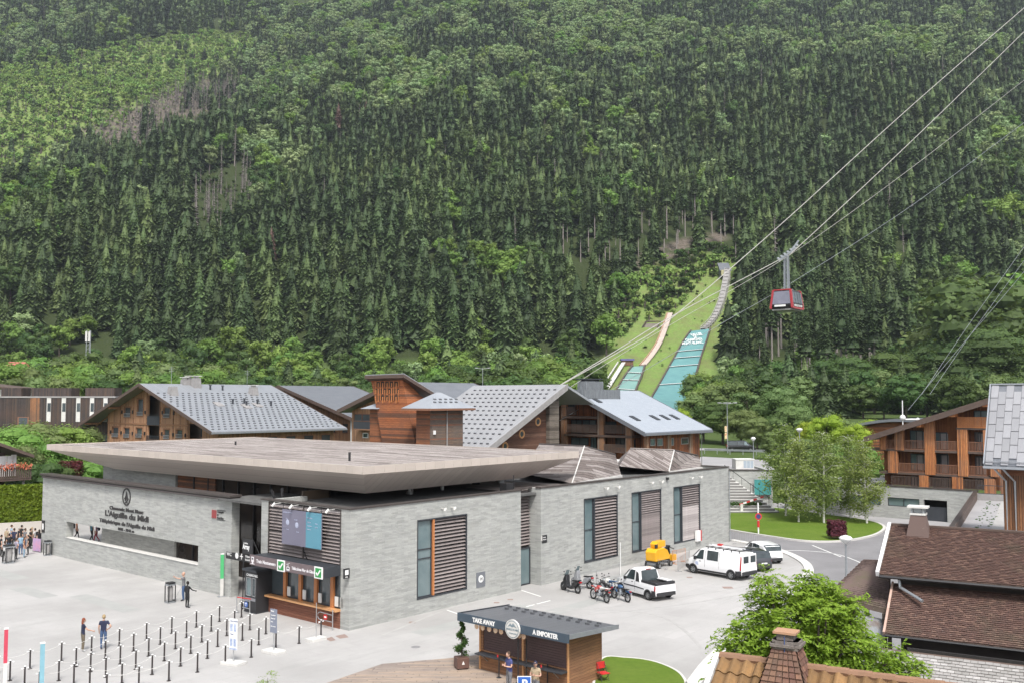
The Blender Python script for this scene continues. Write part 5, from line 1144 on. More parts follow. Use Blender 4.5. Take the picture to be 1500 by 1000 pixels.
for q in ((825,450,870,512),(890,448,940,512),(1015,442,1040,510),(1108,440,1175,497)):
    r_=cS(q);window(cc_,'x',(1.0,1),r_[0],r_[1],r_[2],r_[3],M_lwhite_g,M_glass_t if q[0] != 1108 else M_glass,.08,dep=-.03)
for q in ((978,420,1012,590),(1178,412,1210,560)):r_=cS(q);box('boarded_pier',M_larch_w,cc_,r_[0],r_[1],.85,.99,3,zc-.4)
b=MB();b.tube([(gx+.2,.8,3),(gx+.2,.8,zc-.3)],.05,6);b.tube([(xe_+.1,.8,3),(xe_+.1,.8,zc-.3)],.05,6);b.build('downpipe',M_galv,cc_)
nC=Vector((0,-(zcr-zc),ycr));opC=lambda x,y:on_plane(C,x,y,(0,0,zc),nC)
ca1,ca2=opC(856.5,584),opC(908.6,586)
M_slatg=boards('grey_metal_slats',[(.26,.28,.30),(.22,.24,.26)],.2,seam=.25)
p=C.wy(880,587,ca1.y-.2);cw_=1.9;zt1=C.wy(880,570,ca1.y).z;ymid=ca1.y
lx0,lx1=C.wy(856.5,580,ymid).x,C.wy(908.6,580,ymid).x
cm_=box('chimney_block',M_slatg,cc_,lx0,lx1,ymid,ymid+1.6,zc+(zcr-zc)*min(ymid,ycr)/ycr-.25,zt1);u0,u1=C.wy(859,565,ymid+.2).x,C.wy(884,565,ymid+.2).x;zt3=C.wy(870,558,ymid+.2).z
box('chimney_stack',M_slatg,cm_,u0,u1,ymid+.2,ymid+1.5,zt1+.003,zt3);b=MB();b.box(u0-.1,u1-.3,ymid+.1,ymid+1.6,zt3+.2,zt3+.32);b.box(u0+.2,u1-.6,ymid+.4,ymid+1.2,zt3,zt3+.2);b.build('chimney_cap',M_char,cm_)
for (x,y) in [(874,586),(930,612.5),(959,611.5),(974,611),(988,610.5)]:
    p=opC(x,y);q=Vector((0,1,(zcr-zc)/ycr)).normalized();b=MB();e=Vector((.4,0,0));up=Vector((0,0,.09));b.hexa([p-e-q*.62,p+e-q*.62,p+e+q*.62,p-e+q*.62],[p-e-q*.62+up,p+e-q*.62+up,p+e+q*.62+up,p-e+q*.62+up]);b.build('skylight',M_char,cc_)
# --- hotel D
H=Frame(46.8,104.0,UA);ho=fthing('timber_hotel','hotel with three storeys of orange slatted balconies over a grey stone base','hotel',H)
def cH(q,c=0.0):return rX(H,1260+q[0]/5.554,560+q[1]/5.554,1260+q[2]/5.554,560+q[3]/5.554,c)
a_=H.wx(1265.4,640,-1.2);d_=H.wx(1449,582.5,-1.2);zh=lambda y:a_.z+(d_.z-a_.z)*(y-a_.y)/(d_.y-a_.y)
yE=d_.y-6;print('H',a_,d_)
b=MB();b.slab([(-1.2,yE,zh(yE)),(14,yE,zh(yE)),(14,a_.y,zh(a_.y)),(-1.2,a_.y,zh(a_.y))],.35);b.build('roof',M_parapet,ho,fix=True)
b=MB();b.add([(-1.28,yE,zh(yE)-.6),(-1.28,a_.y,a_.z-.55),(-1.28,a_.y,a_.z+.05),(-1.28,yE,zh(yE)+.05),(-1.2,yE,zh(yE)-.6),(-1.2,a_.y,a_.z-.55),(-1.2,a_.y,a_.z+.05),(-1.2,yE,zh(yE)+.05)],[(0,3,2,1),(4,5,6,7),(0,1,5,4),(3,7,6,2),(1,2,6,5)]);b.build('bargeboard',M_brownf,ho,fix=True)
yl_,yr2=H.wx(1288,700,0).y,yE+1
zb0=H.wx(1380,560+862/5.554,0).z
b=MB();W_=1.7;b.hexa([(W_,yr2,zb0),(W_+.2,yr2,zb0),(W_+.2,yl_,zb0),(W_,yl_,zb0)],[(W_,yr2,zh(yr2)-.35),(W_+.2,yr2,zh(yr2)-.35),(W_+.2,yl_,zh(yl_)-.35),(W_,yl_,zh(yl_)-.35)]);b.build('recessed_wall',boards('hotel_wall_boards',[(.30,.12,.05),(.22,.085,.04),(.17,.07,.04)],.14),ho,fix=True)
M_htl=boards('hotel_slats',[(.60,.25,.095),(.48,.18,.07),(.30,.13,.07)],.17,seam=.2,stain=((.26,.17,.12),.6))
zf=[zb0]+[H.wx(1380,560+v/5.554,0).z for v in (752,560)]
for z_,(qa,qb) in zip(zf[1:],((150,1075),(100,1040))):
    r_=cH((qa,500,qb,600));box('balcony_floor',M_brownf,ho,-.05,W_,r_[0],r_[1],z_-.12,z_+.12)
zf3=H.wx(1420,560+374/5.554,0).z;r_=cH((775,300,1060,380));box('balcony_floor',M_brownf,ho,-.05,W_,r_[0],r_[1],zf3-.1,zf3+.1)
def pier(q,lo,hi):
    r_=cH(q);zt=(lambda y:zh(y)-.36) if hi is None else (lambda y:hi);b=MB();b.hexa([(-.15,r_[0],lo),(.35,r_[0],lo),(.35,r_[1],lo),(-.15,r_[1],lo)],[(-.15,r_[0],zt(r_[0])),(.35,r_[0],zt(r_[0])),(.35,r_[1],zt(r_[1])),(-.15,r_[1],zt(r_[1]))]);b.build('boarded_pier',M_htl,ho,fix=True)
for q,lo,hi in (((270,0,345,1),zf[2]+.0,None),((515,0,595,1),zf[1]-.0,None),((780,0,860,1),zf[1],zf3-.1),((990,0,1035,1),zf[2],zf3-.1),((150,0,200,1),zf[2],None),((215,0,290,1),zf[1],zf[2]-.12),((465,0,540,1),zb0,zf[1]-.12),((730,0,815,1),zb0,zf[1]-.12),((990,0,1075,1),zb0-1,zf[1]-.12),((1040,0,1120,1),zf[1]+.12,zf[2]+1),((1120,0,1180,1),zb0-1,zf[2])):pier(q,lo,hi)
for q,z_ in (((345,0,515,1),zf[2]),((595,0,780,1),zf[2]),((860,0,990,1),zf[2]),((200,0,270,1),zf[2]),((290,0,515,1),zf[1]),((595,0,780,1),zf[1]),((860,0,1010,1),zf[1]),((235,0,465,1),zb0),((540,0,730,1),zb0),((815,0,990,1),zb0)):
    r_=cH(q);railing(ho,'y',-.02,r_[0],r_[1],z_+.12,z_+1.15,M_brownf2 if z_ != zb0 else M_brownf,.15,.06)
r_=cH((782,0,1040,1));railing(ho,'y',-.08,r_[0],r_[1],zf3+.1,zf3+1.25,M_orange,.13,.09)
for q in ((405,385,515,540),(595,400,712,545),(930,400,1030,555),(410,575,520,715),(600,575,720,740),(935,595,1005,752),(415,755,470,850),(590,755,725,862),(935,770,990,870),(925,225,1045,360)):
    r_=cH(q,W_);window(ho,'y',(W_,1),r_[0],r_[1],r_[2],r_[3],M_char,M_glass_t if q[0] in (405,595,410,925) else M_glass,.09,dep=-.04,mull=((r_[0]+r_[1])/2,))
    if q[0] not in (925,):y=r_[0]+(r_[1]-r_[0])*.25;box('curtain',M_lwhite_g,ho,W_+.02-.06,W_-.02,y-.45,y+.45,r_[2]+.1,r_[3]-.15)
b=MB()
for v in (500,770,1040):p=cH((v-18,250,v+18,270));y=(p[0]+p[1])/2;b.box(-1.1,.3,y-.25,y+.25,zh(y)-.75,zh(y)-.36)
b.build('rafter_ends',M_orange,ho)
# stone base and terrace
bs2=thing('hotel_base','grey stone basement with garage windows under the timber hotel','building',(H.o[0],H.o[1],0),H.a)
xb2=-2.6;pz=H.wx(1424,719,xb2);y_r=pz.y;zb2=pz.z;y_l=H.wx(1150,712,xb2).y
g1=rX(H,1300,735,1347,748,xb2);g2=rX(H,1353,737,1388,764,xb2);g0_=rX(H,1240,728,1290,742,xb2);zt_p=zb2+.0
g1=(g1[0],g1[1],1.3,2.25);g2=(g2[0],g2[1],0.0,2.25);g0_=(g0_[0],g0_[1],1.3,2.25)
b=MB();wall_mb(b,'y',xb2,.4,y_r,y_l,0,zb2,[g0_,g1,g2]);b.build('stone_wall',M_stone,bs2)
for g in (g0_,g1):window(bs2,'y',(xb2,1),g[0],g[1],g[2],g[3],M_char,M_glass_t,.08,dep=.2,mull=((g[0]+g[1])/2,))
box('garage_door',M_char,bs2,xb2+.3,xb2+.4,g2[0],g2[1],0,1.5);box('garage_dark_sheet',M_dark,bs2,xb2+1.5,xb2+1.6,g2[0]-.5,g2[1]+.5,0,2.6)  # near-black sheet behind the opening stands in for the unlit garage
b=MB();b.box(xb2-.05,xb2+.45,y_r,y_l,zb2,zb2+.1);b.box(xb2+.45,-.16,y_r,y_l,zb2-.2,zb2-.05);b.build('parapet_cap',M_parapet,bs2);box('garden_roof',M_asph2,bs2,xb2+.45,15,H.wx(1288,700,0).y+.3,y_l,zb2-.5,zb2-.21)
M_kerb0=plain('worn_concrete',(.40,.39,.375),(.33,.32,.31),1,.85)
ta,tc=G(1426,719,zb2),G(1388,773,zb2);tv=ta-tc;TA=math.atan2(tv.y,tv.x);TF=Frame(ta.x,ta.y,TA);te=fthing('terrace','flat gravelled terrace roof with a dark parapet beside the hotel','terrace',TF);LT=tv.length+1.0
b=MB();b.box(-LT,4,-9,-.35,0,zb2-.75);b.build('terrace_roof',M_asph2,te)
b=MB();b.box(-LT,.3,-.35,0,0,zb2+.02);b.build('parapet',M_parapet,te)
for i in range(int(LT/1.0)):box('parapet_panel',M_brownf,te,-LT+i*1.0+.03,-LT+i*1.0+.95,-.41,-.351,zb2-.75,zb2-.04)
b=MB();b.box(-1.4,-.4,-9,-.42,zb2-.75,zb2-.1);b.build('kerb_wall',M_lwhite_g,te);railing(te,'y',-1.3,-9,-.5,zb2-.1,zb2+.8,M_char,.5,.03)
box('concrete_strip',M_kerb0,te,-LT+.2,-1.6,-5.6,-2.6,zb2-.749,zb2-.73)
b=MB()
for i in range(150):r0_=random.uniform(.04,.12);x,y=-random.uniform(1.5,LT),random.choice((-1.6,-2.4,-5.8))+random.gauss(0,.15);b.ball((x,y,zb2-.74),(r0_*1.4,r0_,r0_*.5),5,4)
o=b.build('moss',M_brdark,te);o['kind']='stuff'
# curved roof behind the hotel
Q=D(1318,618,128);cv=thing('curved_roof_house','boarded house with a low arched roof behind the hotel gable','building',(Q.x,Q.y,0),UA)
b=MB();arc=[(9*math.cos(a),Q.z-3.0+3.6*math.sin(a)) for a in [PI*i/14 for i in range(15)]];arc=[(9.6*(1-2*i/14),Q.z-2.1+2.2*math.sin(PI*i/14)**.8 if 0<i<14 else Q.z-2.1) for i in range(15)]
up_=[(y,z+.35) for y,z in arc];n=15;vs=[(x,y,z) for x in (0,9) for y,z in arc+up_];b.add(vs,[(i,i+1,n+i+1,n+i) for i in range(n-1)]+[(2*n+i,3*n+i,3*n+i+1,2*n+i+1) for i in range(n-1)]+[(n+i,n+i+1,3*n+i+1,3*n+i) for i in range(n-1)]+[(i,2*n+i,2*n+i+1,i+1) for i in range(n-1)]);b.build('roof',M_zinc_d,cv,fix=True)
b=MB();b.xprism([(-8.6,3)]+[(8.6,3)]+[(y*.9,z-.02) for y,z in arc],.8,1.1);b.build('boarded_wall',M_larch_h,cv,fix=True)
b=MB();p=D(1323,640,112);
ms=thing('rooftop_mast','slender white mast with a round dish and horizontal arm beside the arched roof','antenna',(p.x,p.y,p.z-1));b.tube([(0,0,0),(0,0,5.3)],.06,6);b.ball((0,0,3.3),(.35,.3,.35),10,6);b.tube([(0,0,3.1),(1.9,.3,3.1)],.09,6);b.ball((1.9,.3,3.1),.2,8,5);b.build('pole',M_white,ms)
# --- building E at the right edge
Pe=D(1442,680,72);E_=Frame(Pe.x,Pe.y,UA-PI/2);be=fthing('slatted_house','boarded house at the right edge with a steep roof of large grey metal pans','building',E_)
ez=Pe.z;er=E_.wx(1452,563.5,0);ry,rz2=er.y,er.z;print('E',er);EW=16;sE=math.hypot(ry,rz2-ez);dE=Vector((0,ry,rz2-ez))/sE;nE=Vector((0,-(rz2-ez),ry)).normalized()
roof_slab(be,[(0,0,ez),(EW,0,ez),(EW,ry,rz2),(0,ry,rz2)],.3,M_zinc_d);roof_slab(be,[(0,ry,rz2),(EW,ry,rz2),(EW,2*ry,ez),(0,2*ry,ez)],.3,M_zinc_d)
pw_,ph_=.53,sE/6;b=MB();b.hexa([Vector((.012,0,0)),Vector((pw_-.012,0,0)),Vector((pw_-.012,0,0))+dE*(ph_-.03),Vector((.012,0,0))+dE*(ph_-.03)],[nE*.07+Vector((.012,0,0)),nE*.07+Vector((pw_-.012,0,0)),nE*.03+Vector((pw_-.012,0,0))+dE*(ph_-.03),nE*.03+Vector((.012,0,0))+dE*(ph_-.03)])
M_pan=plain('pale_metal_pan',(.36,.36,.375),(.31,.31,.325),1.2,.45,.3,rand=.1);pm=b.mesh('roof_pan',M_pan)
for i in range(28):
    for j in range(7):
        t=(j-.5*(i%2))*ph_
        if t<-.02 or t+ph_>sE+.2:continue
        mo('roof_pan',pm,be,Vector((i*pw_+.05,0,ez+.01))+dE*t)
b=MB();b.box(-.05,EW,-.22,-.05,ez-.25,ez-.08);b.bar((0,-.05,ez+.3),(EW,-.05,ez+.3),.05);
for i in range(20):b.bar((i*.8,0,ez-.1),(i*.8,-.05,ez+.32),.03)
b.bar((-.03,0,ez+.05),(-.03,ry,rz2+.05),.08,.3);b.box(0,EW,ry-.1,ry+.1,rz2+.02,rz2+.12);b.build('gutter',M_zinc,be)
M_ev=boards('dark_battened_boards',[(.30,.135,.06),(.22,.10,.05),(.12,.065,.045)],.17,seam=.2,stain=((.14,.09,.065),.6))
box('boarded_wall',M_ev,be,1.0,EW,1.0,1.25,0,ez-.3);b=MB();b.hexa([(1.0,1.25,0),(1.25,1.25,0),(1.25,2*ry-1,0),(1.0,2*ry-1,0)],[(1.0,1.25,ez-.3),(1.25,1.25,ez-.3),(1.25,2*ry-1,ez-.3),(1.0,2*ry-1,ez-.3)]);b.build('boarded_wall',M_ev,be)
box('wall_band',M_larch_h,be,.9,EW,.93,.99,ez-.75,ez-.3)
b=MB()
for v in (1474,1487):x=E_.wy(v,720,.8).x;b.tube([(x-.6,-.1,ez-.2),(x-.3,.3,ez-.7),(x,.82,ez-1.2),(x,.82,0)],.075,8)
b.build('downpipe',M_galv,be);b=MB();b.tube([(3.2,ry,rz2),(3.2,ry,rz2+1.2)],.14,8);b.build('flue',M_steel,be)
# --- dark modern building at the left
LQ=D(0,582,150);Lf=Frame(LQ.x-14,LQ.y,0);lb=fthing('dark_timber_block','long flat-roofed block clad in dark weathered boards with tall narrow windows','building',Lf)
zl=LQ.z;lw=Lf.wy(168,600,0).x;box('boarded_wall',M_darkv,lb,0,lw,0,9,3,zl);box('roof_edge',M_lwhite_g,lb,-.1,lw+.1,-.1,9.1,zl,zl+.25)
zp=Lf.wy(80,567.5,1.5).z
for (a,d) in [(2,31),(46,104),(125,167)]:
    r_=rY(Lf,a,570,d,580,1.5);box('roof_screen',M_darkv,lb,r_[0],r_[1],1.5,4.5,zl+.25,zp)
for v in (447,583,716,842,965):
    r_=rY(Lf,(v-16)/6.25,582,(v+16)/6.25,617,0);b=MB();hgt=r_[3]-r_[2]
    o=box('window',M_lwhite,lb,r_[0],r_[1],-.05,0,r_[2],r_[3]);box('pane',M_glass,o,r_[0]+.12,r_[1]-.02,-.07,-.051,r_[2]+hgt*.42,r_[2]+hgt*.78)
r_=rY(Lf,26,610,42,623,0);o=box('window',M_brownf2,lb,r_[0],r_[1],-.05,0,r_[2],r_[3]);box('pane',M_glass,o,r_[0]+.2,r_[1]-.2,-.07,-.051,r_[2]+.1,r_[3]-.1)
r_=rY(Lf,45,582,58,625,0);box('orange_boards',M_larch,lb,r_[0],r_[1],-.06,-.01,3,r_[3])
WQ=D(0,570,170);wh=thing('white_house','pale rendered house with a dark shallow roof behind the dark boarded block','house',(WQ.x-6,WQ.y,0));box('wall',M_lwhite,wh,0,8.5,0,8,3,WQ.z);b=MB();b.slab([(-1,-1,WQ.z+1.4),(9.5,-1,WQ.z+.2),(9.5,9,WQ.z+.2),(-1,9,WQ.z+1.4)],.3);b.build('roof',M_brownf,wh,fix=True)
RQ=D(24,540,300);rh=thing('red_roofed_house','distant house with a rust red roof among the trees at the left edge','house',(RQ.x,RQ.y,tz(RQ.x,RQ.y)-1));hz_=RQ.z-tz(RQ.x,RQ.y)+1
rh.scale=(.55,.55,1);box('wall',M_lwhite_g,rh,-6,4,0,8,0,hz_);b=MB();b.hexa([(-7,-1,hz_),(5,-1,hz_),(5,9,hz_),(-7,9,hz_)],[(-6.5,3.8,hz_+2.3),(3,3.8,hz_+2.3),(3,4.2,hz_+2.3),(-6.5,4.2,hz_+2.3)]);b.build('roof',plain('rust_red_roof',(.42,.13,.10),(.34,.10,.08),1,.8),rh,fix=True)
# --- dark chalet with flowers at the left edge
Pk=D(46,690,97);K=Frame(Pk.x,Pk.y,UA);kc=fthing('dark_chalet','dark brown chalet with white shutters and a balcony of pink geraniums','chalet',K)
ra,rb=K.wy(0,647.5,-1.4),K.wy(50.5,665.5,-1.4);slk=(ra.z-rb.z)/(rb.x-ra.x)
b=MB();xx=rb.x;x0k=xx-16;b.slab([(x0k,-1.4,rb.z+slk*16),(xx,-1.4,rb.z),(xx,9,rb.z),(x0k,9,rb.z+slk*16)],.3);b.build('roof',M_brownf,kc,fix=True)
box('wall',boards('dark_chalet_boards',[(.055,.04,.032),(.08,.055,.04)],.18),kc,x0k,xx-2.2,0,8,0,rb.z+.3);
r_=rY(K,0,705,46,687,-1.2);zbk=K.wy(46,699,-1.2).z;railing(kc,'x',-1.2,x0k,K.wy(46,690,-1.2).x,zbk,zbk+1.1,M_brownf,.2,.14);box('balcony_floor',M_brownf,kc,x0k,K.wy(46,690,-1.2).x,-1.2,0,zbk-.2,zbk)
for (a,d) in [(1,9),(-12,-4)]:
    r_=rY(K,a,671,d,690,0);window(kc,'x',(0,1),r_[0],r_[1],zbk+.2,zbk+2.2,M_white,M_glass,.16,dep=-.05);
    for q in (r_[0]-.75,r_[1]+.05):box('shutter',M_white,kc,q,q+.6,-.08,-.02,zbk+.2,zbk+2.2)
r_=rY(K,16,671,20,690,0);box('shutter',M_white,kc,r_[0],r_[1]+.2,-.08,-.02,zbk+.2,zbk+2.3)
b=MB();rg=np.random.default_rng(5);L_=K.wy(46,690,-1.3).x
P_=np.stack([rg.uniform(L_-11,L_,900),rg.normal(-1.35,.12,900),rg.normal(zbk+1.2,.16,900)],1);nn_=rg.normal(size=(900,3));nn_ /= np.linalg.norm(nn_,axis=1)[:,None];v_,n_=leaf_np(P_,nn_,.11,rg)
b.v=v_.tolist();b.f=[(4*i,4*i+1,4*i+2,4*i+3) for i in range(n_)];b.m=[0 if P_[i,0]>L_-3.2 else (1 if rg.random()<.8 else 2) for i in range(n_)]
o=b.build('geraniums',[plain('flower_salmon',(.55,.16,.09),None,3,.6),plain('flower_pink',(.62,.07,.15),None,3,.6),M_brdark],kc);o['kind']='stuff'
b=MB();b.tube([(-1,-.6,0),(-1,-.6,zbk-.2)],.12,6);b.build('balcony_post',M_lwhite_g,kc)
# ---------------------------------------------------------------- plateau: retaining wall, stair, road, posts
M_riser_shade=plain('riser_shade_grey',(.20,.195,.19),None,3,.8)  # darker grey that paints shading onto the stair risers
rw=thing('retaining_wall','grey stone retaining wall with an outside stair behind the birch lawn','wall',(0,0,0))
b=MB();b.box(22,31.4,116,116.4,0,4.35);b.build('stone_wall',M_stone,rw);box('stone_wall',M_stone,rw,31,31.4,116.4,126,0,4.35);box('parapet_cap',M_parapet,rw,21.9,31.5,115.9,116.5,4.35,4.43)
b=MB();b.box(20.5,20.9,97,104.2,0,5.25) if False else None
sw=G(1072,744);
for i in range(14):
    o=box('stair_step',M_lwhite,rw,24.2,30.2-i*.33,109.0+i*.49,115.99,i*.28,(i+1)*.28);box('riser_shade',M_riser_shade,o,24.2,30.2-i*.33,108.97+i*.49,108.995+i*.49,i*.28+.02,(i+1)*.28-.03)  # grey strip over each riser puts its shading into the colour
b=MB();b.bar((30.1,109.0,1.1),(25.6,115.8,5.0),.05)
for i in range(7):t_=i/6;b.bar((30.1-4.5*t_,109+6.8*t_,max(0.05,3.9*t_-.1)),(30.1-4.5*t_,109+6.8*t_,1.1+3.9*t_),.035)
b.build('handrail',M_black,rw)
tb=thing('teal_screen','teal mesh screen standing at the foot of the retaining wall behind the birches','screen',(30.1,115.6,0),0);box('mesh_panel',plain('teal_mesh',(.05,.25,.24),(.04,.20,.20),3,.7),tb,-1,1,-.03,.03,1.5,3.3)
b=MB();b.box(-1.05,-1,-.05,.05,0,3.4);b.box(1,1.05,-.05,.05,0,3.4);b.build('screen_post',M_galv,tb)
def tpatch(name,pix,z,m):
    P=[G(x,y,z) for x,y in pix];b=MB();b.add([(p.x,p.y,z) for p in P],[tuple(range(len(P)))]);return structure(b.build(name,m,fix=True))
tpatch('upper_path',[(1010,686),(1010,672),(1030,668),(1120,673),(1135,687)],4.13,M_asph2)
structure(ribbon('upper_road',[tuple(G(x,y,4.1)[:2]) for x,y in [(900,655.5),(1030,657.5),(1150,661),(1400,668)]],3.2,4.0,4.16,M_asph2,-3.2))
gr_=thing('guard_rail','galvanised guard rail along the grass verge of the upper road','guard rail',(0,0,0));b=MB()
a_=G(1032,664,4.1);c_=G(1250,670,4.1);b.bar((a_.x,a_.y,4.8),(c_.x,c_.y,4.8),.06,.3);b.build('rail',M_galv,gr_);b=MB()
for i in range(12):p=a_.lerp(c_,i/11);b.bar((p.x,p.y,4.1),(p.x,p.y,4.75),.1)
b.build('rail_post',M_galv,gr_)
ub=thing('utility_cabin','pale louvred utility cabin on the upper level above the stair','cabin',tuple(G(1078,686.5,4.1)),R(4));box('body',M_lwhite,ub,0,2.35,0,1.6,0,1.2);box('lid',M_white,ub,-.06,2.41,-.06,1.66,1.2,1.28)
for i in range(3):box('louvre_panel',plain('blue_grey_louvre',(.36,.42,.48),None,2,.5),ub,1.0+i*.44,1.38+i*.44,-.02,-.001,.15,1.05)
def lamp_post(name,label,base,h,arm=None,globe=False,banner=False,m=None):
    t=thing(name,label,'street lamp',tuple(base));b=MB();b.tube([(0,0,0),(0,0,h)],[.09,.06],8);b.build('pole',m or M_galv,t)
    if globe:b=MB();b.lathe([(.12,h-.05),(.34,h+.2),(.42,h+.32),(.3,h+.42),(.05,h+.5)],n=14);b.build('lamp_head',M_white,t,smooth=True)
    if arm:
        b=MB()
        for a in range(arm):an=2*PI*a/arm;b.bar((0,0,h-.1),(math.cos(an)*1.1,math.sin(an)*1.1,h+.05),.06);b.cbox((math.cos(an)*1.3,math.sin(an)*1.3,h+.08),.6,.4,.14)
        b.build('lamp_head',M_steel,t)
    if banner:
        b=MB();b.box(-.45,-.06,-.03,.0,h*.42,h*.42+1.0);b.box(-.45,-.06,-.03,.0,h*.42-1.1,h*.42-.1);b.build('banner',plain('banner_cream',(.62,.50,.30),(.50,.15,.08),2.5,.7,lo=.55,hi=.6),t)
    return t
q=G(1066,663,4.1);lamp_post('street_lamp','tall lamp post with four flat heads and two small banners beside the upper road',q,D(1066,590,q.y).z-4.1,4,banner=True)
q=G(1104,686,4.1);lamp_post('street_lamp','thin grey lamp post above the stair wall',q,D(1104,645,q.y).z-4.1,0,True).scale=(.8,.8,1)
q=Vector((D(1171,635,120).x,120,4.1));lamp_post('street_lamp','white globe lamp poking up between the birch tops',q,D(1171,632,120).z-4.1,0,True)
q=D(707,563,200);lamp_post('street_lamp','single far lamp post above the steep metal roof',(q.x,200,tz(q.x,200)),D(707,539,200).z-tz(q.x,200),2)
q=G(1241,895,0);lamp_post('street_lamp','white hooded street lamp on a grey pole beside the brown roofs',q,D(1241,795,q.y).z,0,True)
for i,px_ in enumerate((491,498)):
    q=D(px_,590,170);t=thing('banner_flag',('red banner','white banner')[i]+' standing in the meadow behind the chalets','banner',(q.x,170,tz(q.x,170)));h=q.z+.2-tz(q.x,170)
    b=MB();b.tube([(0,0,0),(0,0,h+1)],.05,6);b.build('pole',M_white,t);box('cloth',plain(('banner_red','banner_white')[i],((.55,.04,.06),(.75,.72,.72))[i],None,2,.7),t,.05,.75,-.02,.02,h-1.1,h+.9)
q=D(129,522,385);t=thing('antenna_mast','pale telecom mast rising from the trees at the left','mast',(q.x,385,tz(q.x,385)));h=D(129,484,385).z-tz(q.x,385)
b=MB();[b.tube([(x,y,0),(x,y,h)],.2,5) for x,y in ((-.8,0),(.8,0),(0,1))];[b.bar((-.8,0,z),(.8,0,z+1.4),.12) for z in np.arange(1,h-2,1.6)];b.build('pole',M_galv,t);b=MB();[b.box(-1.2+1.2*i,-.4+1.2*i,-.4,0,h-4.5,h-.5) for i in range(2)];b.build('antenna',M_lwhite,t)
# far meadow strip
tpatch('meadow_strip',[(430,640),(430,594),(560,596),(560,640)],5.0,M_meadow) if False else None
# low wall and hedge at the left
lw_=thing('low_wall','low pale concrete wall behind the waiting crowd','wall',(0,0,0));a_=G(-120,812);
b=MB();P0,P1_=G(-60,793),G(64,786);b.bar((P0.x,P0.y,.75),(P1_.x,P1_.y,.75),.35,1.5);b.build('concrete_wall',plain('pale_render',(.50,.46,.42),(.42,.385,.35),.6,.8),lw_)
def leaf_box(name,label,cat,org,rz,sx,sy,sz,n,size,mat,z0=0.0,group=None,jig=.12):
    t=thing(name,label,cat,org,rz,group);rg=np.random.default_rng(n);b=MB();b.box(.1,sx-.1,.1,sy-.1,z0,sz-.12);b.build('inner_growth',mat,t)
    f=rg.random(n);P=rg.random((n,3))*[sx,sy,sz-z0]+[0,0,z0];nn=rg.normal(size=(n,3))*.7
    ar=np.array([sy*sz,sy*sz,sx*sz,sx*sz,sx*sy]);k=rg.choice(5,n,p=ar/ar.sum())
    for q,(ax,v,s_) in enumerate([(0,0,-1),(0,sx,1),(1,0,-1),(1,sy,1),(2,sz,1)]):
        m=k==q;P[m,ax]=v;nn[m,ax]+=s_
    P+=rg.normal(size=(n,3))*jig*.35;nn /= np.linalg.norm(nn,axis=1)[:,None];v_,c_=leaf_np(P,nn,size,rg);me=bpy.data.meshes.new('foliage');me.from_pydata(v_.tolist(),[],[(4*i,4*i+1,4*i+2,4*i+3) for i in range(c_)]);me.materials.append(mat);mo('foliage',me,t);return t
hp=P0+Vector((0,.6,0));dv=P1_-P0;leaf_box('hedge','tall clipped yellow green hedge behind the low concrete wall','hedge',(hp.x,hp.y+.3,0),math.atan2(dv.y,dv.x),dv.length+1.5,1.6,D(30,716,P0.y).z,16000,.13,M_hedge)
q=G(1068,752);leaf_box('hedge','low dark clipped hedge at the foot of the stair','hedge',(q.x,q.y+1,0),R(2),4.0,1.2,1.1,2600,.09,M_brdark)
q=G(1245,793);leaf_box('purple_bush','small square purple leaved bush on the lawn kerb','bush',(q.x-1.5,q.y+.4,0),R(0),1.35,1.3,1.75,1800,.09,M_purple,.4)
q=D(108,690,104);leaf_box('purple_bush','dark purple shrub behind the stone entrance wall','bush',(q.x-1.8,q.y,3),R(10),2.2,1.6,3.1,2000,.14,M_purple)
# ---------------------------------------------------------------- trees placed one by one
def tree_at(px_,ptop,Yd,kinds,label,cat='tree',name='broadleaf_tree',group='',wide=1.0,zb=None,sq=1.0):
    big_=wide>=1.6;q_={id(BRD):'D',id(BRL):'L',id(BRG):'G',1:'X'}.get(1 if isinstance(kinds,str) else id(kinds));kinds=(FINE if Yd<190 or big_ else MID)[q_] if q_ else kinds
    k=kinds[(int(px_*7)+int(Yd))%len(kinds)];Xw=D(px_,583,Yd).x;z=tz(Xw,Yd) if zb is None else zb;s_=(D(px_,ptop,Yd).z-z)/PROTO[k]['H']/.98
    t=plant(0,k=k,xyz=(Xw,Yd,z-.2),s_=s_,rz=px_*1.7,label=label,group=group,name=name,cat=cat);t.scale=(s_*wide,s_*wide,s_);return t
rg=random.Random(11);cnt=0
# belt behind the chalets
for row,(Yd,y0,y1) in enumerate([(345,528,552),(318,536,558),(292,542,562),(262,550,570),(228,556,574)]):
    step=14.5*1400/Yd/3.1
    x=-20+rg.uniform(0,20)
    while x<1520:
        if not (862<x<1010) and not (1010<=x and Yd<250) and not (x>470 and x<520 and Yd<300):
            ty=rg.uniform(y0,y1)-(10 if x>1100 else 0)-(22 if x<150 else 12 if x<320 else 0)-(22 if 640<x<860 else 0)
            kk=rg.random();kinds=(BRL if kk<.45 else BRG if kk<.6 else BRD) if x<640 or rg.random()<.3 else (BRD if kk<.65 else BRL)
            if x>1060:kinds=BRD if kk<.8 else BRG
            if rg.random()<.22 and x>150:kinds=SPR;ty -= 8
            tree_at(x,ty,Yd+rg.uniform(-9,9),kinds,'broadleaf tree in the belt between the chalets and the spruce slope' if kinds is not SPR else 'young spruce in the tree belt behind the chalets',group='trees in the belt behind the chalets' if kinds is not SPR else 'young spruces in the tree belt',wide=rg.uniform(1.1,1.45),name='broadleaf_tree' if kinds is not SPR else 'spruce_tree');cnt+=1
        x+=step*rg.uniform(.75,1.35)
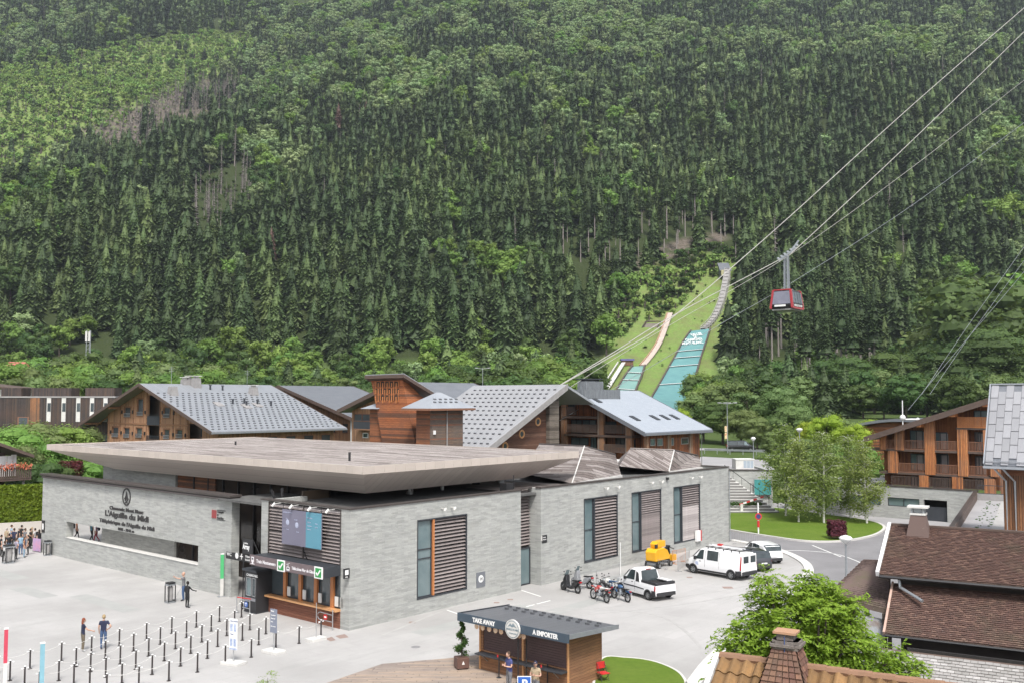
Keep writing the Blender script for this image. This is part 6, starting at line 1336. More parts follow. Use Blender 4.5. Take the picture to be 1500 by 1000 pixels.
for i,(px_,pt_,Yd,kd,wd) in enumerate([(8,612,116,BRL,1.25),(48,606,124,BRG,1.3),(88,612,128,BRL,1.3),(125,618,138,BRG,1.1),(25,640,108,BRG,1.1),(66,636,112,BRL,1.2),(104,640,116,BRL,1.1),(60,668,101,BRD,1.3),(86,675,103,BRD,1.3),(126,664,108,BRL,1.2)]):
    tree_at(px_,pt_,Yd,kd,'light green tree growing between the dark chalet and the boarded block',group='trees left of the station',wide=wd*1.15)
for i,(px_,pt_,Yd,kd,wd,lb) in enumerate([(1040,556,235,BRG,1.5,0),(1066,553,228,BRG,1.5,0),(1014,572,225,BRG,1.4,0),(1094,568,222,BRG,1.4,0),(1000,590,200,BRD,1.3,0),(1030,585,190,BRD,1.4,0),(1058,580,185,BRD,1.5,0),(1085,592,180,BRG,1.4,0),(1108,604,170,BRG,1.4,0),(1122,590,200,BRD,1.5,0),
        (1147,557,180,BRG,1.25,1),(1162,585,165,BRG,1.3,1),(1188,606,138,'X',1.0,2),(1210,598,132,'X',1.05,2),(1228,604,150,BRG,1.3,1),(1250,612,128,'X',1.1,2),(1272,606,135,'X',1.1,2),(1180,635,128,BRG,1.3,1),(1215,640,124,BRG,1.3,1),(1250,640,122,BRL,1.3,1),(1001,590,170,'X',.6,2),(1135,625,140,BRG,1.3,1)]):
    tree_at(px_,pt_,Yd,kd,['grey green tree in the thicket beside the foot of the ski jump','pale feathery tree behind the birches','bright lime green tree behind the birches'][lb],group=['trees at the foot of the ski jump','pale trees behind the birches','lime green trees behind the birches'][lb],wide=wd)
for i,(px_,pt_,Yd,kd,wd) in enumerate([(1225,520,330,BRD,1.6),(1262,515,322,BRD,1.7),(1300,510,328,BRD,1.7),(1345,500,330,BRD,1.7),(1390,480,325,BRD,1.8),(1435,388,340,BRD,1.3),(1460,410,330,BRD,1.4),(1405,400,350,BRG,1.1),(1490,400,345,BRL,1.2),(1480,470,310,BRD,1.6),(1430,490,300,BRD,1.7)]):
    tree_at(px_,pt_,Yd,kd,'large dark broadleaf tree behind the timber hotel',group='dark trees behind the hotel',wide=wd)
# birches on the lawn
def birch_parts(seed):
    rg=np.random.default_rng(seed);H=9.6;b=MB();lean=rg.uniform(-.3,.3);b.tube([(0,0,-.1),(lean*.2,0,2.5),(lean*.5,.1,5.5),(lean,0,9.2)],[.11,.09,.06,.015],7);P=[]
    for i in range(70):
        z=rg.uniform(1.2,9.1);a=rg.uniform(0,6.28);L=(1-(z/10.3)**1.35)*rg.uniform(1.2,2.9)*(.55 if z<2.2 else 1)+.25;x0_=lean*z/9.2
        pts_=[(x0_,0,z),(x0_+math.cos(a)*L*.45,math.sin(a)*L*.45,z+L*.42),(x0_+math.cos(a)*L,math.sin(a)*L,z+L*.5-.15)];b.tube(pts_,[.028,.015,.005],4)
        for q in range(int(70*L**.8)):
            t=rg.uniform(.15,1.1);u_=min(t,1);c=np.array(pts_[0])*(1-u_)**2+2*np.array(pts_[1])*u_*(1-u_)+np.array(pts_[2])*u_*u_
            P.append(c+rg.normal(size=3)*[.25,.25,.2]-[0,0,rg.exponential(.3)])
    P=np.array(P);nn=rg.normal(size=P.shape);nn /= np.linalg.norm(nn,axis=1)[:,None];v_,n_=leaf_np(P,nn,.105,rg);me=bpy.data.meshes.new('birch_leaves');me.from_pydata(v_.tolist(),[],[(4*i,4*i+1,4*i+2,4*i+3) for i in range(n_)]);me.materials.append(M_birch);return b.mesh('birch_trunk',M_birchb),me
BI=[birch_parts(s_) for s_ in (1,2,3)]
for i,(px_,py_,pt_,lb) in enumerate([(1151,754.5,618,'birch furthest to the left on the lawn'),(1170,763.5,636,'birch with a white trunk, second from the left on the lawn'),(1201,756,636,'thin birch directly behind the middle birch on the lawn'),(1207,765,630,'slender birch in the middle of the row on the lawn'),(1246,758,632,'birch behind the rightmost one on the lawn'),(1270,765.5,640,'birch at the right end of the row nearest the purple bush')]):
    p=G(px_,py_,.13);s_=(D(px_,pt_,p.y).z)/9.6;t=thing('birch_tree',lb,'birch',tuple(p),i*1.3,'birches on the lawn');t.scale=(s_*1.12,s_*1.12,s_);mo('trunk',BI[i%3][0],t);mo('crown',BI[i%3][1],t)
# red and white post with round sign, barrier on the lawn
q=G(1111,781,.1);t=thing('sign_post','white post with a round red sign and red band on the lawn edge','sign',tuple(q));h=D(1111,737,q.y).z;z1_,z2_=D(1111,757,q.y).z,D(1111,765,q.y).z
b=MB();b.tube([(0,0,0),(0,0,h)],.07,8);b.build('pole',M_white,t);M_red=plain('signal_red',(.55,.03,.03),None,3,.5);box('red_band',M_red,t,-.1,.1,-.1,.1,z2_-.5,z2_+.1)
b=MB();b.yprism([(.33*math.cos(a*PI/10),z1_+.33*math.sin(a*PI/10)) for a in range(20)],-.12,-.09);o=b.build('round_sign',M_red,t);b=MB();b.yprism([(.22*math.cos(a*PI/10),z1_+.22*math.sin(a*PI/10)) for a in range(20)],-.13,-.121);b.build('sign_disc',plain('sign_dark_blue',(.03,.05,.16),None,2,.5),o)
p=G(1086,750,.1);t=thing('lift_barrier','red and white striped barrier arm resting over the low hedge','barrier',tuple(p),R(12));b=MB();b.box(-.15,.15,-.15,.15,0,1.0);b.build('barrier_post',M_lwhite,t)
b=MB()
for i in range(7):b.cur=i%2;b.bar((-.2+i*.42,0,.9+i*.12),(.22+i*.42,0,1.02+i*.12),.12,.16)
b.build('barrier_arm',[M_red,M_white],t)
# big bright tree in front of the brown roofs
def ash(seed,cen,n,size,mat):
    rg=np.random.default_rng(seed);P=[];N_=[]
    for (cx,cy,cz,r_,w_) in cen:
        m=int(n*w_);twig=max(1,m//11);d=rg.normal(size=(twig,3));d /= np.linalg.norm(d,axis=1)[:,None];c=np.array([cx,cy,cz])+d*(r_*rg.uniform(.55,1.12,twig))[:,None]*[1,1,.85]
        for k_ in range(twig):
            dr=d[k_]+rg.normal(size=3)*.4;dr[2]=dr[2]*.5-.1;dr /= np.linalg.norm(dr);sd_=np.cross(dr,[0,0,1]);sd_ /= np.linalg.norm(sd_)+1e-6
            for q in range(11):
                t=(q//2)/5.;sgn=-1 if q%2 else 1;P.append(c[k_]+dr*t*.34+sd_*sgn*.075*(1-.3*t)*(0 if q==10 else 1)+[0,0,-.1*t*t]);N_.append(np.array([0,0,1.])+rg.normal(size=3)*.35+d[k_]*.3)
    P=np.array(P);N_=np.array(N_);N_ /= np.linalg.norm(N_,axis=1)[:,None];v_,n_=leaf_np(P,N_,size,rg,.45);me=bpy.data.meshes.new('ash_leaves');me.from_pydata(v_.tolist(),[],[(4*i,4*i+1,4*i+2,4*i+3) for i in range(n_)]);me.materials.append(mat);return me
base=D(1195,960,28);cen=[];rg=random.Random(5)
for (px_,py_,r_,dy) in [(1175,905,1.15,0),(1140,893,.85,.2),(1205,895,.8,0),(1110,925,.8,.3),(1095,960,.75,.2),(1160,945,1.1,-.3),(1215,935,1.0,-.2),(1245,960,.95,0),(1275,985,.8,.1),(1310,1005,.7,.2),(1200,985,1.2,0),(1120,990,1.0,0),(1170,872,.5,.1),(1225,915,.6,.3),(1090,935,.45,0),(1250,1010,1.2,0),(1160,1020,1.4,0),(1330,1010,.45,.2)]:
    q=D(px_,py_,28+dy);cen.append((q.x-base.x,dy,q.z,r_,r_**2/14.5))
for i in range(34):
    c=cen[rg.randrange(10)];a_=rg.uniform(0,6.28);e_=rg.uniform(-.1,1.3);k_=c[3]*rg.uniform(1.0,1.35);cen.append((c[0]+math.cos(a_)*math.cos(e_)*k_,c[1]+math.sin(a_)*math.cos(e_)*k_,c[2]+math.sin(e_)*k_,rg.uniform(.14,.3),.006))
at_=thing('ash_tree','bright green leafy tree in front of the brown tiled roofs','tree',(base.x,28,0));mo('crown',ash(3,cen,44000,.07,M_bright),at_)
b=MB();b.tube([(0,0,0),(.1,0,2.5),(0,0,4.5)],[.22,.18,.12],8)
for c in cen:b.tube([(0,0,3.0),(c[0]*.5,c[1]*.5,3.0+(c[2]-3.0)*.6),(c[0],c[1],c[2])],[.09,.05,.02],5)
b.build('trunk',M_bark,at_)
q=D(1062,985,26);sp_=thing('shrub','loose leafy shoots at the left verge of the orange tiled roof','shrub',(q.x,26,0));mo('foliage',ash(9,[(0,0,q.z-.1,.38,.4),(-.2,0,q.z-1.0,.5,.6),(.25,0,q.z-.6,.3,.3)],700,.06,M_bright),sp_);b=MB();b.tube([(0,0,0),(0,0,q.z)],[.04,.01],5);b.build('stem',M_bark,sp_)
q=G(392,1012);sp_=thing('shrub','small green shoot poking in at the bottom left of the deck','shrub',(q.x,q.y,0));mo('foliage',ash(12,[(0,0,.55,.3,1)],300,.05,M_brlight),sp_);b=MB();b.tube([(0,0,0),(0,0,.6)],[.02,.01],5);b.build('stem',M_bark,sp_)
# ---------------------------------------------------------------- ski jumps and cableway
def hit(px_,py_,lo=300,hi=1200):
    Yv=np.linspace(lo,hi,4000);d=ray(px_,py_);Xv=d.x/d.y*Yv;Zv=HC+d.z/d.y*Yv;h=terr(Xv,Yv);i=np.nonzero(h>=Zv)[0];i=int(i[0]) if len(i) else 1500
    return Vector((float(Xv[i]),float(Yv[i]),float(h[i])))
def lerp_edge(E,t):
    k=(len(E)-1)*t;i=min(int(k),len(E)-2);f=k-i;return (E[i][0]*(1-f)+E[i+1][0]*f,E[i][1]*(1-f)+E[i+1][1]*f)
M_mat=plain('turquoise_landing_mat',(.085,.215,.225),(.12,.27,.265),.25,.7,bump=.3,bscale=3);M_mat2=plain('pale_landing_mat',(.17,.30,.27),(.14,.26,.24),.25,.7)
def jump_hill(root,L,Rr,n,lift,m,ts_lines,dark=True):
    PL,PR=[],[]
    for i in range(n+1):
        t=i/n;a=hit(*lerp_edge(L,t));c=hit(*lerp_edge(Rr,t));zz=max(a.z,c.z,(a.z+c.z)/2)+lift;PL.append(Vector((a.x,a.y,a.z+lift)));PR.append(Vector((c.x,c.y,c.z+lift)))
    for arr in (PL,PR):
        ys_=[p.y for p in arr];zs_=[p.z for p in arr]
        for i in range(1,n):arr[i].z=(zs_[i-1]+zs_[i]+zs_[i+1])/3+.3
    b=MB();vs=[]
    for a,c in zip(PL,PR):vs+=[a,c,c-Vector((0,0,3)),a-Vector((0,0,3))]
    b.add(vs,[(i*4+q,i*4+(q+1)%4,(i+1)*4+(q+1)%4,(i+1)*4+q) for i in range(n) for q in range(4)]+[(0,1,2,3),tuple(n*4+q for q in (3,2,1,0))]);b.build('landing_slope',m,root,fix=True)
    for arr in (PL,PR):b=MB();b.tube([p+Vector((0,0,.35)) for p in arr],.45,5);b.build('side_board',M_bark if dark else M_lwhite_g,root)
    for t in ts_lines:
        i=min(int(t*n),n-1);f=t*n-i;a=PL[i].lerp(PL[i+1],f)+Vector((0,0,.3));c=PR[i].lerp(PR[i+1],f)+Vector((0,0,.3));b=MB();b.bar(a,c,1.5,.2);b.build('distance_line',M_white,root)
    return PL,PR
M_rope0=plain('weathered_scaffold',(.42,.41,.39),(.22,.21,.20),.6,.8)
j1=thing('ski_jump','large ski jump with turquoise landing slope, white lettering and scaffold inrun','ski jump',(0,0,0))
PL,PR=jump_hill(j1,[(1012,488),(1000,505),(988,527),(972,556),(957,583),(945,604)],[(1041,484),(1036,500),(1028,524),(1020,552),(1011,580),(1004,604)],20,.9,M_mat,(.33,.41,.5,.69))
def jtext(t,py_,h,fill):
    lft=hit(*[v for v in ((lerp_edge([(1012,488),(1000,505),(988,527),(972,556)],(py_-488)/68)))]);rgt=hit(*[v for v in (lerp_edge([(1041,484),(1036,500),(1028,524),(1020,552)],(py_-486)/68))]);lft.z+=1.6;rgt.z+=1.6
    r_=(rgt-lft);up_=Vector((r_.y*-1,r_.x,0)).normalized();up_=Vector((up_.x,up_.y,.62)).normalized();up_=(up_-r_.normalized()*up_.dot(r_.normalized())).normalized()
    bb=text_mb(t,h,.05,'CENTER',.02*h);wd=max(v[0] for v in bb.v)-min(v[0] for v in bb.v);k=r_.length*fill/wd;c=(lft+rgt)/2;rn=r_.normalized();nn=rn.cross(up_)
    bb.v=[tuple(c+rn*v[0]*k+up_*v[1]+nn*v[2]) for v in bb.v];bb.build('slope_lettering',M_white,j1)
jtext('VALLEE',501.5,2.3,.5);jtext('DE',506.3,2.1,.12);jtext('CHAMONIX',511,2.3,.7);jtext('MONT-BLANC',516,2.3,.85)
ip=[hit(x,y) for x,y in [(1030,485),(1045,472),(1056,452),(1062,430),(1066,412)]];lf_=[1.2,2.0,3.5,5.0,6.5]
for q,p in enumerate(ip):p.z+=lf_[q]
b=MB();w_=Vector((1.35,0,0));vs=[]
sm_=smooth_line([tuple(p) for p in ip],5)
for p in sm_:vs+=[p-w_,p+w_,p+w_-Vector((0,0,.6)),p-w_-Vector((0,0,.6))]
b.add(vs,[(i*4+q,i*4+(q+1)%4,(i+1)*4+(q+1)%4,(i+1)*4+q) for i in range(len(sm_)-1) for q in range(4)]);b.build('inrun',M_lwhite_g,j1,fix=True)
b=MB()
for i,p in enumerate(sm_):
    for sg in (-1,1):q=p+w_*sg;b.bar(q+Vector((0,0,.9)),Vector((q.x,q.y,min(terr(q.x,q.y),q.z-.5)-1)),.28)
    if i:
        for sg in (-1,1):b.bar(sm_[i-1]+w_*sg+Vector((0,0,.9)),p+w_*sg+Vector((0,0,.9)),.2)
    b.cbox(p+Vector((0,0,.15)),2.3,.9,.25)
b.build('scaffold',M_rope0,j1)
p=ip[-1];b=MB();b.box(p.x-3.6,p.x+1.6,p.y+2,p.y+6,p.z-4,p.z+.6);b.slab([(p.x-4.2,p.y,p.z-.6),(p.x+2.2,p.y,p.z-.6),(p.x+2.8,p.y+10,p.z+4.8),(p.x-3.4,p.y+10,p.z+4.8)],.35);b.build('start_house',M_zinc_d,j1)
b=MB();b.box(p.x-3.5,p.x+.5,p.y-.5,p.y+1,p.z-3.5,p.z-.5);b.build('start_gate',plain('pale_yellow_boards',(.45,.42,.25),None,2,.7),j1)
j2=thing('ski_jump','small ski jump with an orange timber inrun left of the large one','ski jump',(0,0,0))
jump_hill(j2,[(927,539),(918,550),(908,566),(898,585)],[(945,538),(941,552),(935,566),(926,590)],12,.8,M_mat2,(.3,.55,.8))
ip=[hit(x,y) for x,y in [(942,537),(954,524),(966,508),(975,488),(982,470)]]
for q,p in enumerate(ip):p.z+=(.8,1.2,2.0,3.0,4.0)[q]
sm_=smooth_line([tuple(p) for p in ip],5);b=MB();vs=[];w_=Vector((1.15,0,0))
for p in sm_:vs+=[p-w_,p+w_,p+w_-Vector((0,0,.5)),p-w_-Vector((0,0,.5))]
b.add(vs,[(i*4+q,i*4+(q+1)%4,(i+1)*4+(q+1)%4,(i+1)*4+q) for i in range(len(sm_)-1) for q in range(4)]);b.build('inrun',plain('tan_inrun',(.48,.40,.34),(.36,.30,.26),.5,.8),j2,fix=True)
b=MB();b.cur=0
for i in range(1,len(sm_)):b.bar(sm_[i-1]-w_*1.25+Vector((0,0,-.6)),sm_[i]-w_*1.25+Vector((0,0,-.6)),.5,1.8)
for i in range(0,len(sm_),3):q=sm_[i];b.bar(q-w_,Vector((q.x-1.5,q.y,terr(q.x,q.y)-1)),.3)
b.build('timber_side',plain('pale_orange_boards',(.36,.22,.14),(.28,.17,.11),.5,.8),j2)
p=hit(968,480);b=MB();b.cur=0;b.tube([p+Vector((-7,0,3)),p+Vector((-9,0,0)),p+Vector((-8,0,-4)),p+Vector((-4,0,-4)),p+Vector((0,0,3)),p+Vector((-7,0,3))],.5,5);b.cur=1;b.box(p.x-8,p.x-1,p.y,p.y+.3,p.z-3.5,p.z+2);b.build('landing_frame',[M_bark,M_soil],j2)
j3=thing('judges_ramp','narrow concrete ramp with a purple topped hut left of the small jump','ramp',(0,0,0));a_,c_=hit(890,572),hit(914,535);b=MB();b.bar(a_+Vector((0,0,1)),c_+Vector((0,0,1.5)),1.6,.5);b.bar(a_+Vector((-2.6,0,1)),c_+Vector((-2.6,0,1.5)),.4,.6);b.build('ramp',M_lwhite,j3);b=MB();b.box(c_.x-1,c_.x+4,c_.y-1,c_.y+3,c_.z,c_.z+2.2);b.build('hut',M_larch,j3);box('hut_roof',plain('violet_cover',(.12,.11,.28),None,2,.6),j3,c_.x-1.5,c_.x+4.5,c_.y-1.5,c_.y+3.5,c_.z+2.2,c_.z+3)
# cableway
def cable(name,label,pts,r,m=M_galv,group='cableway ropes',n=14):
    P=smooth_line([tuple(D(x,y,Yd)) for x,y,Yd in pts],n);b=MB();b.tube(P,r,5);o=b.build(name,m);tag(o,label,'cable',group);return o
M_rope=plain('bright_steel_rope',(.52,.50,.46),(.44,.42,.39),2,.5,.4)
cable('track_rope','upper pale track rope of the cableway crossing the forest',[(1560,-40,172),(1500,12,168),(1330,160,158),(1145,328,146),(985,465,128),(905,516,118),(822,563,108)],.06,M_rope)
cable('track_rope','pale track rope on which the red cabin hangs',[(1560,-12,176),(1500,47,172),(1330,212,162),(1165,366,151),(1145,379,149.5),(985,463,131),(905,512,120),(815,567,108)],.06,M_rope)
cable('haul_rope','thinner hauling rope just below the cabin track rope',[(1560,75,178),(1500,118,174),(1330,250,163),(1158,373,150.5),(985,474,131),(905,522,120),(830,570,108)],.032,M_rope)
cable('return_rope','lowest dull rope passing behind the cabin roof',[(1560,136,180),(1500,180,176),(1330,305,166),(1160,414,153),(1060,472,142),(985,518,132),(880,580,120),(808,622,106)],.035,M_galv)
for i,(xa,ya,xb_,yb_) in enumerate([(1500,362,1350,577),(1500,382,1362,577),(1500,398,1330,600)]):cable('power_line',('topmost','middle','lowest')[i]+' thin dark line sloping down to the hotel at the right',[(1540,ya-(ya-yb_)/(xa-xb_)*-40 if False else ya-56,190),(xa,ya,180),((xa+xb_)/2-6,(ya+yb_)/2+6,155),(xb_,yb_,130)],.03,M_galv,'thin lines at the right')
cbn=D(1153,440,150);cr=thing('cable_car','red and black cable car cabin hanging from its ropes before the forest','cable car',tuple(cbn),R(-38))
M_cred=plain('cabin_red',(.36,.02,.028),(.30,.018,.022),2,.35,coat=.5);M_cblk=plain('cabin_black',(.03,.028,.032),None,2,.3)
Lc,Wc,Hc_=2.6,1.75,1.45
# end faces at local y = -Wc.., long sides at local x
b=MB();b.hexa([(-1.75,-1.9,-1.5),(1.55,-1.9,-1.5),(1.55,2.2,-1.5),(-1.75,2.2,-1.5)],[(-1.9,-2.1,-.9),(1.7,-2.1,-.9),(1.7,2.4,-.9),(-1.9,2.4,-.9)]);b.hexa([(-1.9,-2.1,-.9),(1.7,-2.1,-.9),(1.7,2.4,-.9),(-1.9,2.4,-.9)],[(-1.55,-1.8,1.45),(1.35,-1.8,1.45),(1.35,2.1,1.45),(-1.55,2.1,1.45)]);b.build('body',M_cblk,cr,bevel=.08)
b=MB()
for y in (-2.02,2.28):
    for x0_,x1_ in ((-1.85,-1.5),(1.65,1.3)):b.bar((x0_,y,-1.4),(x1_,y*.89,1.5),.34,.3)
    b.bar((-1.5,y*.88,1.5),(1.3,y*.88,1.5),.2,.2)
for x in (-1.85,1.65):b.bar((x,-2.1,-1.35),(x,2.35,-1.35),.22,.3)
b.build('red_frame',M_cred,cr)
b=MB();b.hexa([(-1.55,-2.16,-.75),(1.35,-2.16,-.75),(1.35,-2.1,-.75),(-1.55,-2.1,-.75)],[(-1.35,-1.92,1.25),(1.15,-1.92,1.25),(1.15,-1.86,1.25),(-1.35,-1.86,1.25)]);b.build('window',plain('grey_reflecting_glass',(.20,.20,.25),(.16,.16,.20),1,.15),cr)
for i in range(4):y=-1.7+i*1.0;b=MB();b.hexa([(1.66,y,-.6),(1.72,y,-.6),(1.72,y+.85,-.6),(1.66,y+.85,-.6)],[(1.42,y,1.15),(1.48,y,1.15),(1.48,y+.85,1.15),(1.42,y+.85,1.15)]);b.build('window',M_glass,cr)
b=MB();b.box(-1.7,1.5,-1.95,2.25,-1.72,-1.51);b.build('underside',plain('cabin_floor_grey',(.25,.25,.24),None,2,.6),cr)
b=MB();b.box(-1.2,.6,-2.2,-2.13,-1.15,-.85);b.build('number_panel',M_white,cr)
put_text('cabin_lettering','AIGUILLE DU MIDI',.3,(1.79,-1.6,-1.12),(0,1,0),(0,0,1),M_white,cr,sx=.95,bold=.01)
b=MB();b.box(-.9,.7,-.6,.9,1.47,1.75);[b.bar((x,y,1.7),(x*.8,y*.8,7.0),.16,.2) for x in (-.35,.25) for y in (-.2,.4)];[b.bar((-.33,-.2,z),(.23,.4,z),.07) for z in np.arange(2.2,7,.55)];b.build('hanger',M_galv,cr)
cg=MB();a_=Matrix.Rotation(R(38),4,'Z');dirw=(D(1170,358,152)-D(1125,390,148)).normalized();dl=a_.to_3x3() @ dirw;tp=Vector((-.05,.1,7.2));cg.bar(tp-dl*2.2,tp+dl*2.8,.22,.3)
for i in range(7):cg.cyl(tp+dl*(i*.85-2.2)+Vector((0,0,.35))+Vector((-.12,.1,0)),tp+dl*(i*.85-2.2)+Vector((0,0,.35))+Vector((.12,-.1,0)),.2,.2,10)
cg.bar(tp+dl*1.6+Vector((0,0,.2)),tp+dl*3.4+Vector((0,0,.9)),.2);cg.build('carriage',M_galv,cr)
# ---------------------------------------------------------------- plaza furniture
M_post=plain('queue_post_brown',(.035,.028,.027),None,3,.5)
pb_=MB();pb_.cyl((0,0,0),(0,0,.92),.045,.04,8);pb_.cyl((0,0,.0),(0,0,.03),.1,.1,10);pm_=pb_.mesh('post',M_post)
hb_=MB();hb_.ball((0,0,.93),(.05,.05,.03),8,4);hb_.box(-.16,-.1,-.03,.03,.82,.87);hb_.box(.1,.16,-.03,.03,.82,.87);hb_.bar((-.14,0,.85),(.14,0,.85),.02);hm_=hb_.mesh('eyelet',M_white)
QP=[(1205,412),(1288,440),(1326,388),(1078,443),(1160,465),(1245,490),(1331,515),(1372,458),(1460,480),(943,477),(1024,500),(1108,525),(1195,550),(1421,540),(1380,608),(804,513),(880,537),(963,562),(1047,587),(1139,615),(1237,645),(655,547),(733,575),(816,602),(902,628),(991,657),(1084,690),(502,592),(578,617),(660,645),(745,675),(835,703),(927,738),(337,628),(417,660),(497,688),(580,718),(669,752),(762,770),(164,672),(322,737),(405,755),(492,780),(585,815),(54,737),(134,772),(215,800),(-20,705),(-40,760)]
pos=[G(x/3.75,800+y/3.75) for x,y in QP]+[G(300+x/3.333,680+y/3.333) for x,y in [(460,873),(567,842),(347,897)]]
qn=['queue_post']
for i,p in enumerate(pos):
    lab='short dark brown queue post with white rope eyelets on the plaza'
    if i==len(pos)-2:lab='queue post nearest to the timber counter front'
    t=thing('queue_post',lab,'post',tuple(p),UA,'queue posts on the plaza');mo('post',pm_,t);mo('eyelet',hm_,t)
def rope(i,j):
    a,c=pos[i]+Vector((0,0,.85)),pos[j]+Vector((0,0,.85));b=MB();b.tube([a.lerp(c,t)-Vector((0,0,.16*4*t*(1-t))) for t in (0,.2,.4,.6,.8,1)],.008,4);tag(b.build('queue_rope',M_lwhite),'thin pale rope sagging between two queue posts','rope','ropes between the queue posts')
used_e=set()
for i,p in enumerate(pos):                # join each post to its neighbours along the rows
    c=sorted([(abs((q-p).length),j) for j,q in enumerate(pos) if j != i])[:6]
    for d_,j in c:
        v=(pos[j]-p);ang=math.degrees(math.atan2(v.y,v.x))%180
        if d_<2.9 and abs((ang-139.3+90)%180-90)>62 and (min(i,j),max(i,j)) not in used_e:used_e.add((min(i,j),max(i,j)))
for (i,j) in sorted(used_e):rope(i,j)
def panel_sign(name,label,px_,py_,ptop,w_,h_,face,cols,txt,rot=0):
    p=G(px_,py_);t=thing(name,label,'sign',tuple(p),UA-PI/2+rot);top=D(px_,ptop,p.y).z
    b=MB();b.box(-.55,.55,-.35,.35,0,.14);b.build('concrete_foot',M_lwhite,t,bevel=.02);b=MB();b.tube([(0,0,.14),(0,0,top)],.03,8);b.build('pole',M_steel,t)
    s_=box('panel',cols[0],t,-w_/2,w_/2,-.05,-.03,top-h_,top)
    for q,(tx_,z_,hh,bold) in enumerate(txt):put_text('panel_lettering',tx_,hh,(-w_/2+.06,-.056,top-h_*z_),(1,0,0),UP,cols[1],s_,bold=bold,ext=.003)
    return t,s_,top
M_navy=plain('print_navy',(.05,.09,.25),None,3,.5)
t,s_,top=panel_sign('information_sign','white information panel with blue drawings on a thin pole among the queue posts',342,972,905,.5,1.5,0,(M_white,M_navy),[('MONT BLANC',.1,.05,.002),('Tickets',.52,.05,.002)],R(14))
b=MB();[b.box(-.2+.22*i,-.04+.22*i,-.056,-.051,top-.62-.72*j,top-.25-.72*j) for i in range(2) for j in range(2)];b.box(-.24,.24,-.056,-.051,top-1.5,top-1.42);b.build('printed_drawing',plain('print_blue_grey',(.18,.24,.42),(.5,.55,.65),9,.5),s_)
t,s_,top=panel_sign('information_sign','grey notice panel with white lettering on a concrete foot in front of the counter',401,955,891,.5,1.2,0,(plain('panel_grey',(.22,.24,.30),None,2,.5),M_white),[('Merci',.12,.07,.003),('de patienter',.28,.05,.002),('Please wait',.42,.05,.002),('here',.56,.06,.002),('Bitte warten',.75,.05,.002)],R(6))
p=G(463,937);t=thing('pole_stand','bare steel pole in a concrete foot near the counter corner','stand',tuple(p),UA);b=MB();b.box(-.5,.5,-.3,.3,0,.14);b.build('concrete_foot',M_lwhite,t);b=MB();b.tube([(0,0,.14),(0,0,2.0)],.02,6);b.build('pole',M_steel,t)
for (x0,x1,y0,y1,nm) in [(477,492,934,939,1),(491,511,930,935,2)]:
    ground_poly('cobble_patch',[(x0,y0+1),(x1-6,y0-2),(x1,y1-2),(x0+7,y1)],.013,M_patch)
for (x,y,w_) in [(604,911,6),(727.5,882,5),(747.5,877.5,5),(609,947,9),(1010,845,5),(1066,860,9),(1113,882,7),(746,879,0)]:
    if w_:
        p=G(x,y);b=MB();r0=w_*p.y/1400
        if x==609:b.cyl((p.x,p.y,0),(p.x,p.y,.013),r0*.75,r0*.75,16)
        else:b.box(p.x-r0*.8,p.x+r0*.8,p.y-r0*.8,p.y+r0*.8,0,.013)
        structure(b.build('drain_cover' ,M_patch if x != 609 else M_asph))
# slabs of another stone let into the paving
MATS_in=plain('grey_green_paving',(.295,.30,.288),(.345,.345,.332),.8,.8,lo=.3,hi=.7)
for i,(u0,v0,du,dv_) in enumerate([(-6,30,1.2,7.2),(-7.5,22,1.2,4.8),(-12,26,1.2,9.6),(-15.6,17,2.4,4.8),(-6,14,1.2,7.2),(2,-4,9.6,1.2),(6,-6.4,12,1.2),(-9,31,1.2,4.8),(-18,30,1.2,7.2),(20,-3,7,1.2)]):
    ground_poly('paving_inlay',None,.010+.0004*i,MATS_in,world=[(S.o[0]+x*S.c-y*S.s,S.o[1]+x*S.s+y*S.c) for x,y in ((u0,v0),(u0+du,v0),(u0+du,v0+dv_),(u0,v0+dv_))])
M_tyrem=plain('tyre_mark_stain',(.33,.32,.31),(.38,.37,.36),1.5,.85,lo=.35,hi=.65)
for i,pl_ in enumerate([[(640,990),(760,905),(900,888),(1010,872),(1090,858),(1150,836)],[(700,1000),(800,912),(930,893),(1030,880),(1120,862),(1165,840)],[(560,930),(700,880),(830,890),(960,900),(1020,940),(1030,975)]]):
    ribbon('tyre_mark',smooth_line([tuple(G(x,y)[:2]) for x,y in pl_],6),.1,.009,.0125+.0004*i,M_tyrem,-.1)
# black booth at the passage
bp=G(340,892);bo=thing('ticket_booth','black glazed ticket booth standing in the passage beside the counter','booth',tuple(G(338.5,893)),UA-PI/2)
F_=Frame(G(357.6,894.5).x,G(357.6,894.5).y,UA-PI/2);bo.location=(F_.o[0],F_.o[1],0)
wr=F_.wy(379,880,0).x;hb=F_.wy(353,833,0).z;dl_=min(1.6,abs(F_.wx(339,885,0).y));print('booth',wr,hb,dl_)
wr=1.25;dl_=1.25;hb=min(hb,2.75)
M_bk=plain('booth_black',(.03,.03,.033),None,3,.5)
b=MB();wall_mb(b,'x',0,.05,0,wr,.05,hb,[(.15,wr*.55,1.0,2.1),(wr*.6,wr-.12,1.0,2.1)]);wall_mb(b,'y',0,.05,.05,dl_,.05,hb,[(.2,dl_-.2,1.0,2.1)]);b.box(wr-.05,wr,.05,dl_,.05,hb);b.box(.05,wr-.05,dl_-.05,dl_,.05,hb);b.build('booth_wall',M_bk,bo)
box('roof',M_char,bo,-.12,wr+.12,-.12,dl_+.12,hb,hb+.12);box('base',M_char,bo,-.03,wr+.03,-.03,dl_+.03,0,.05)
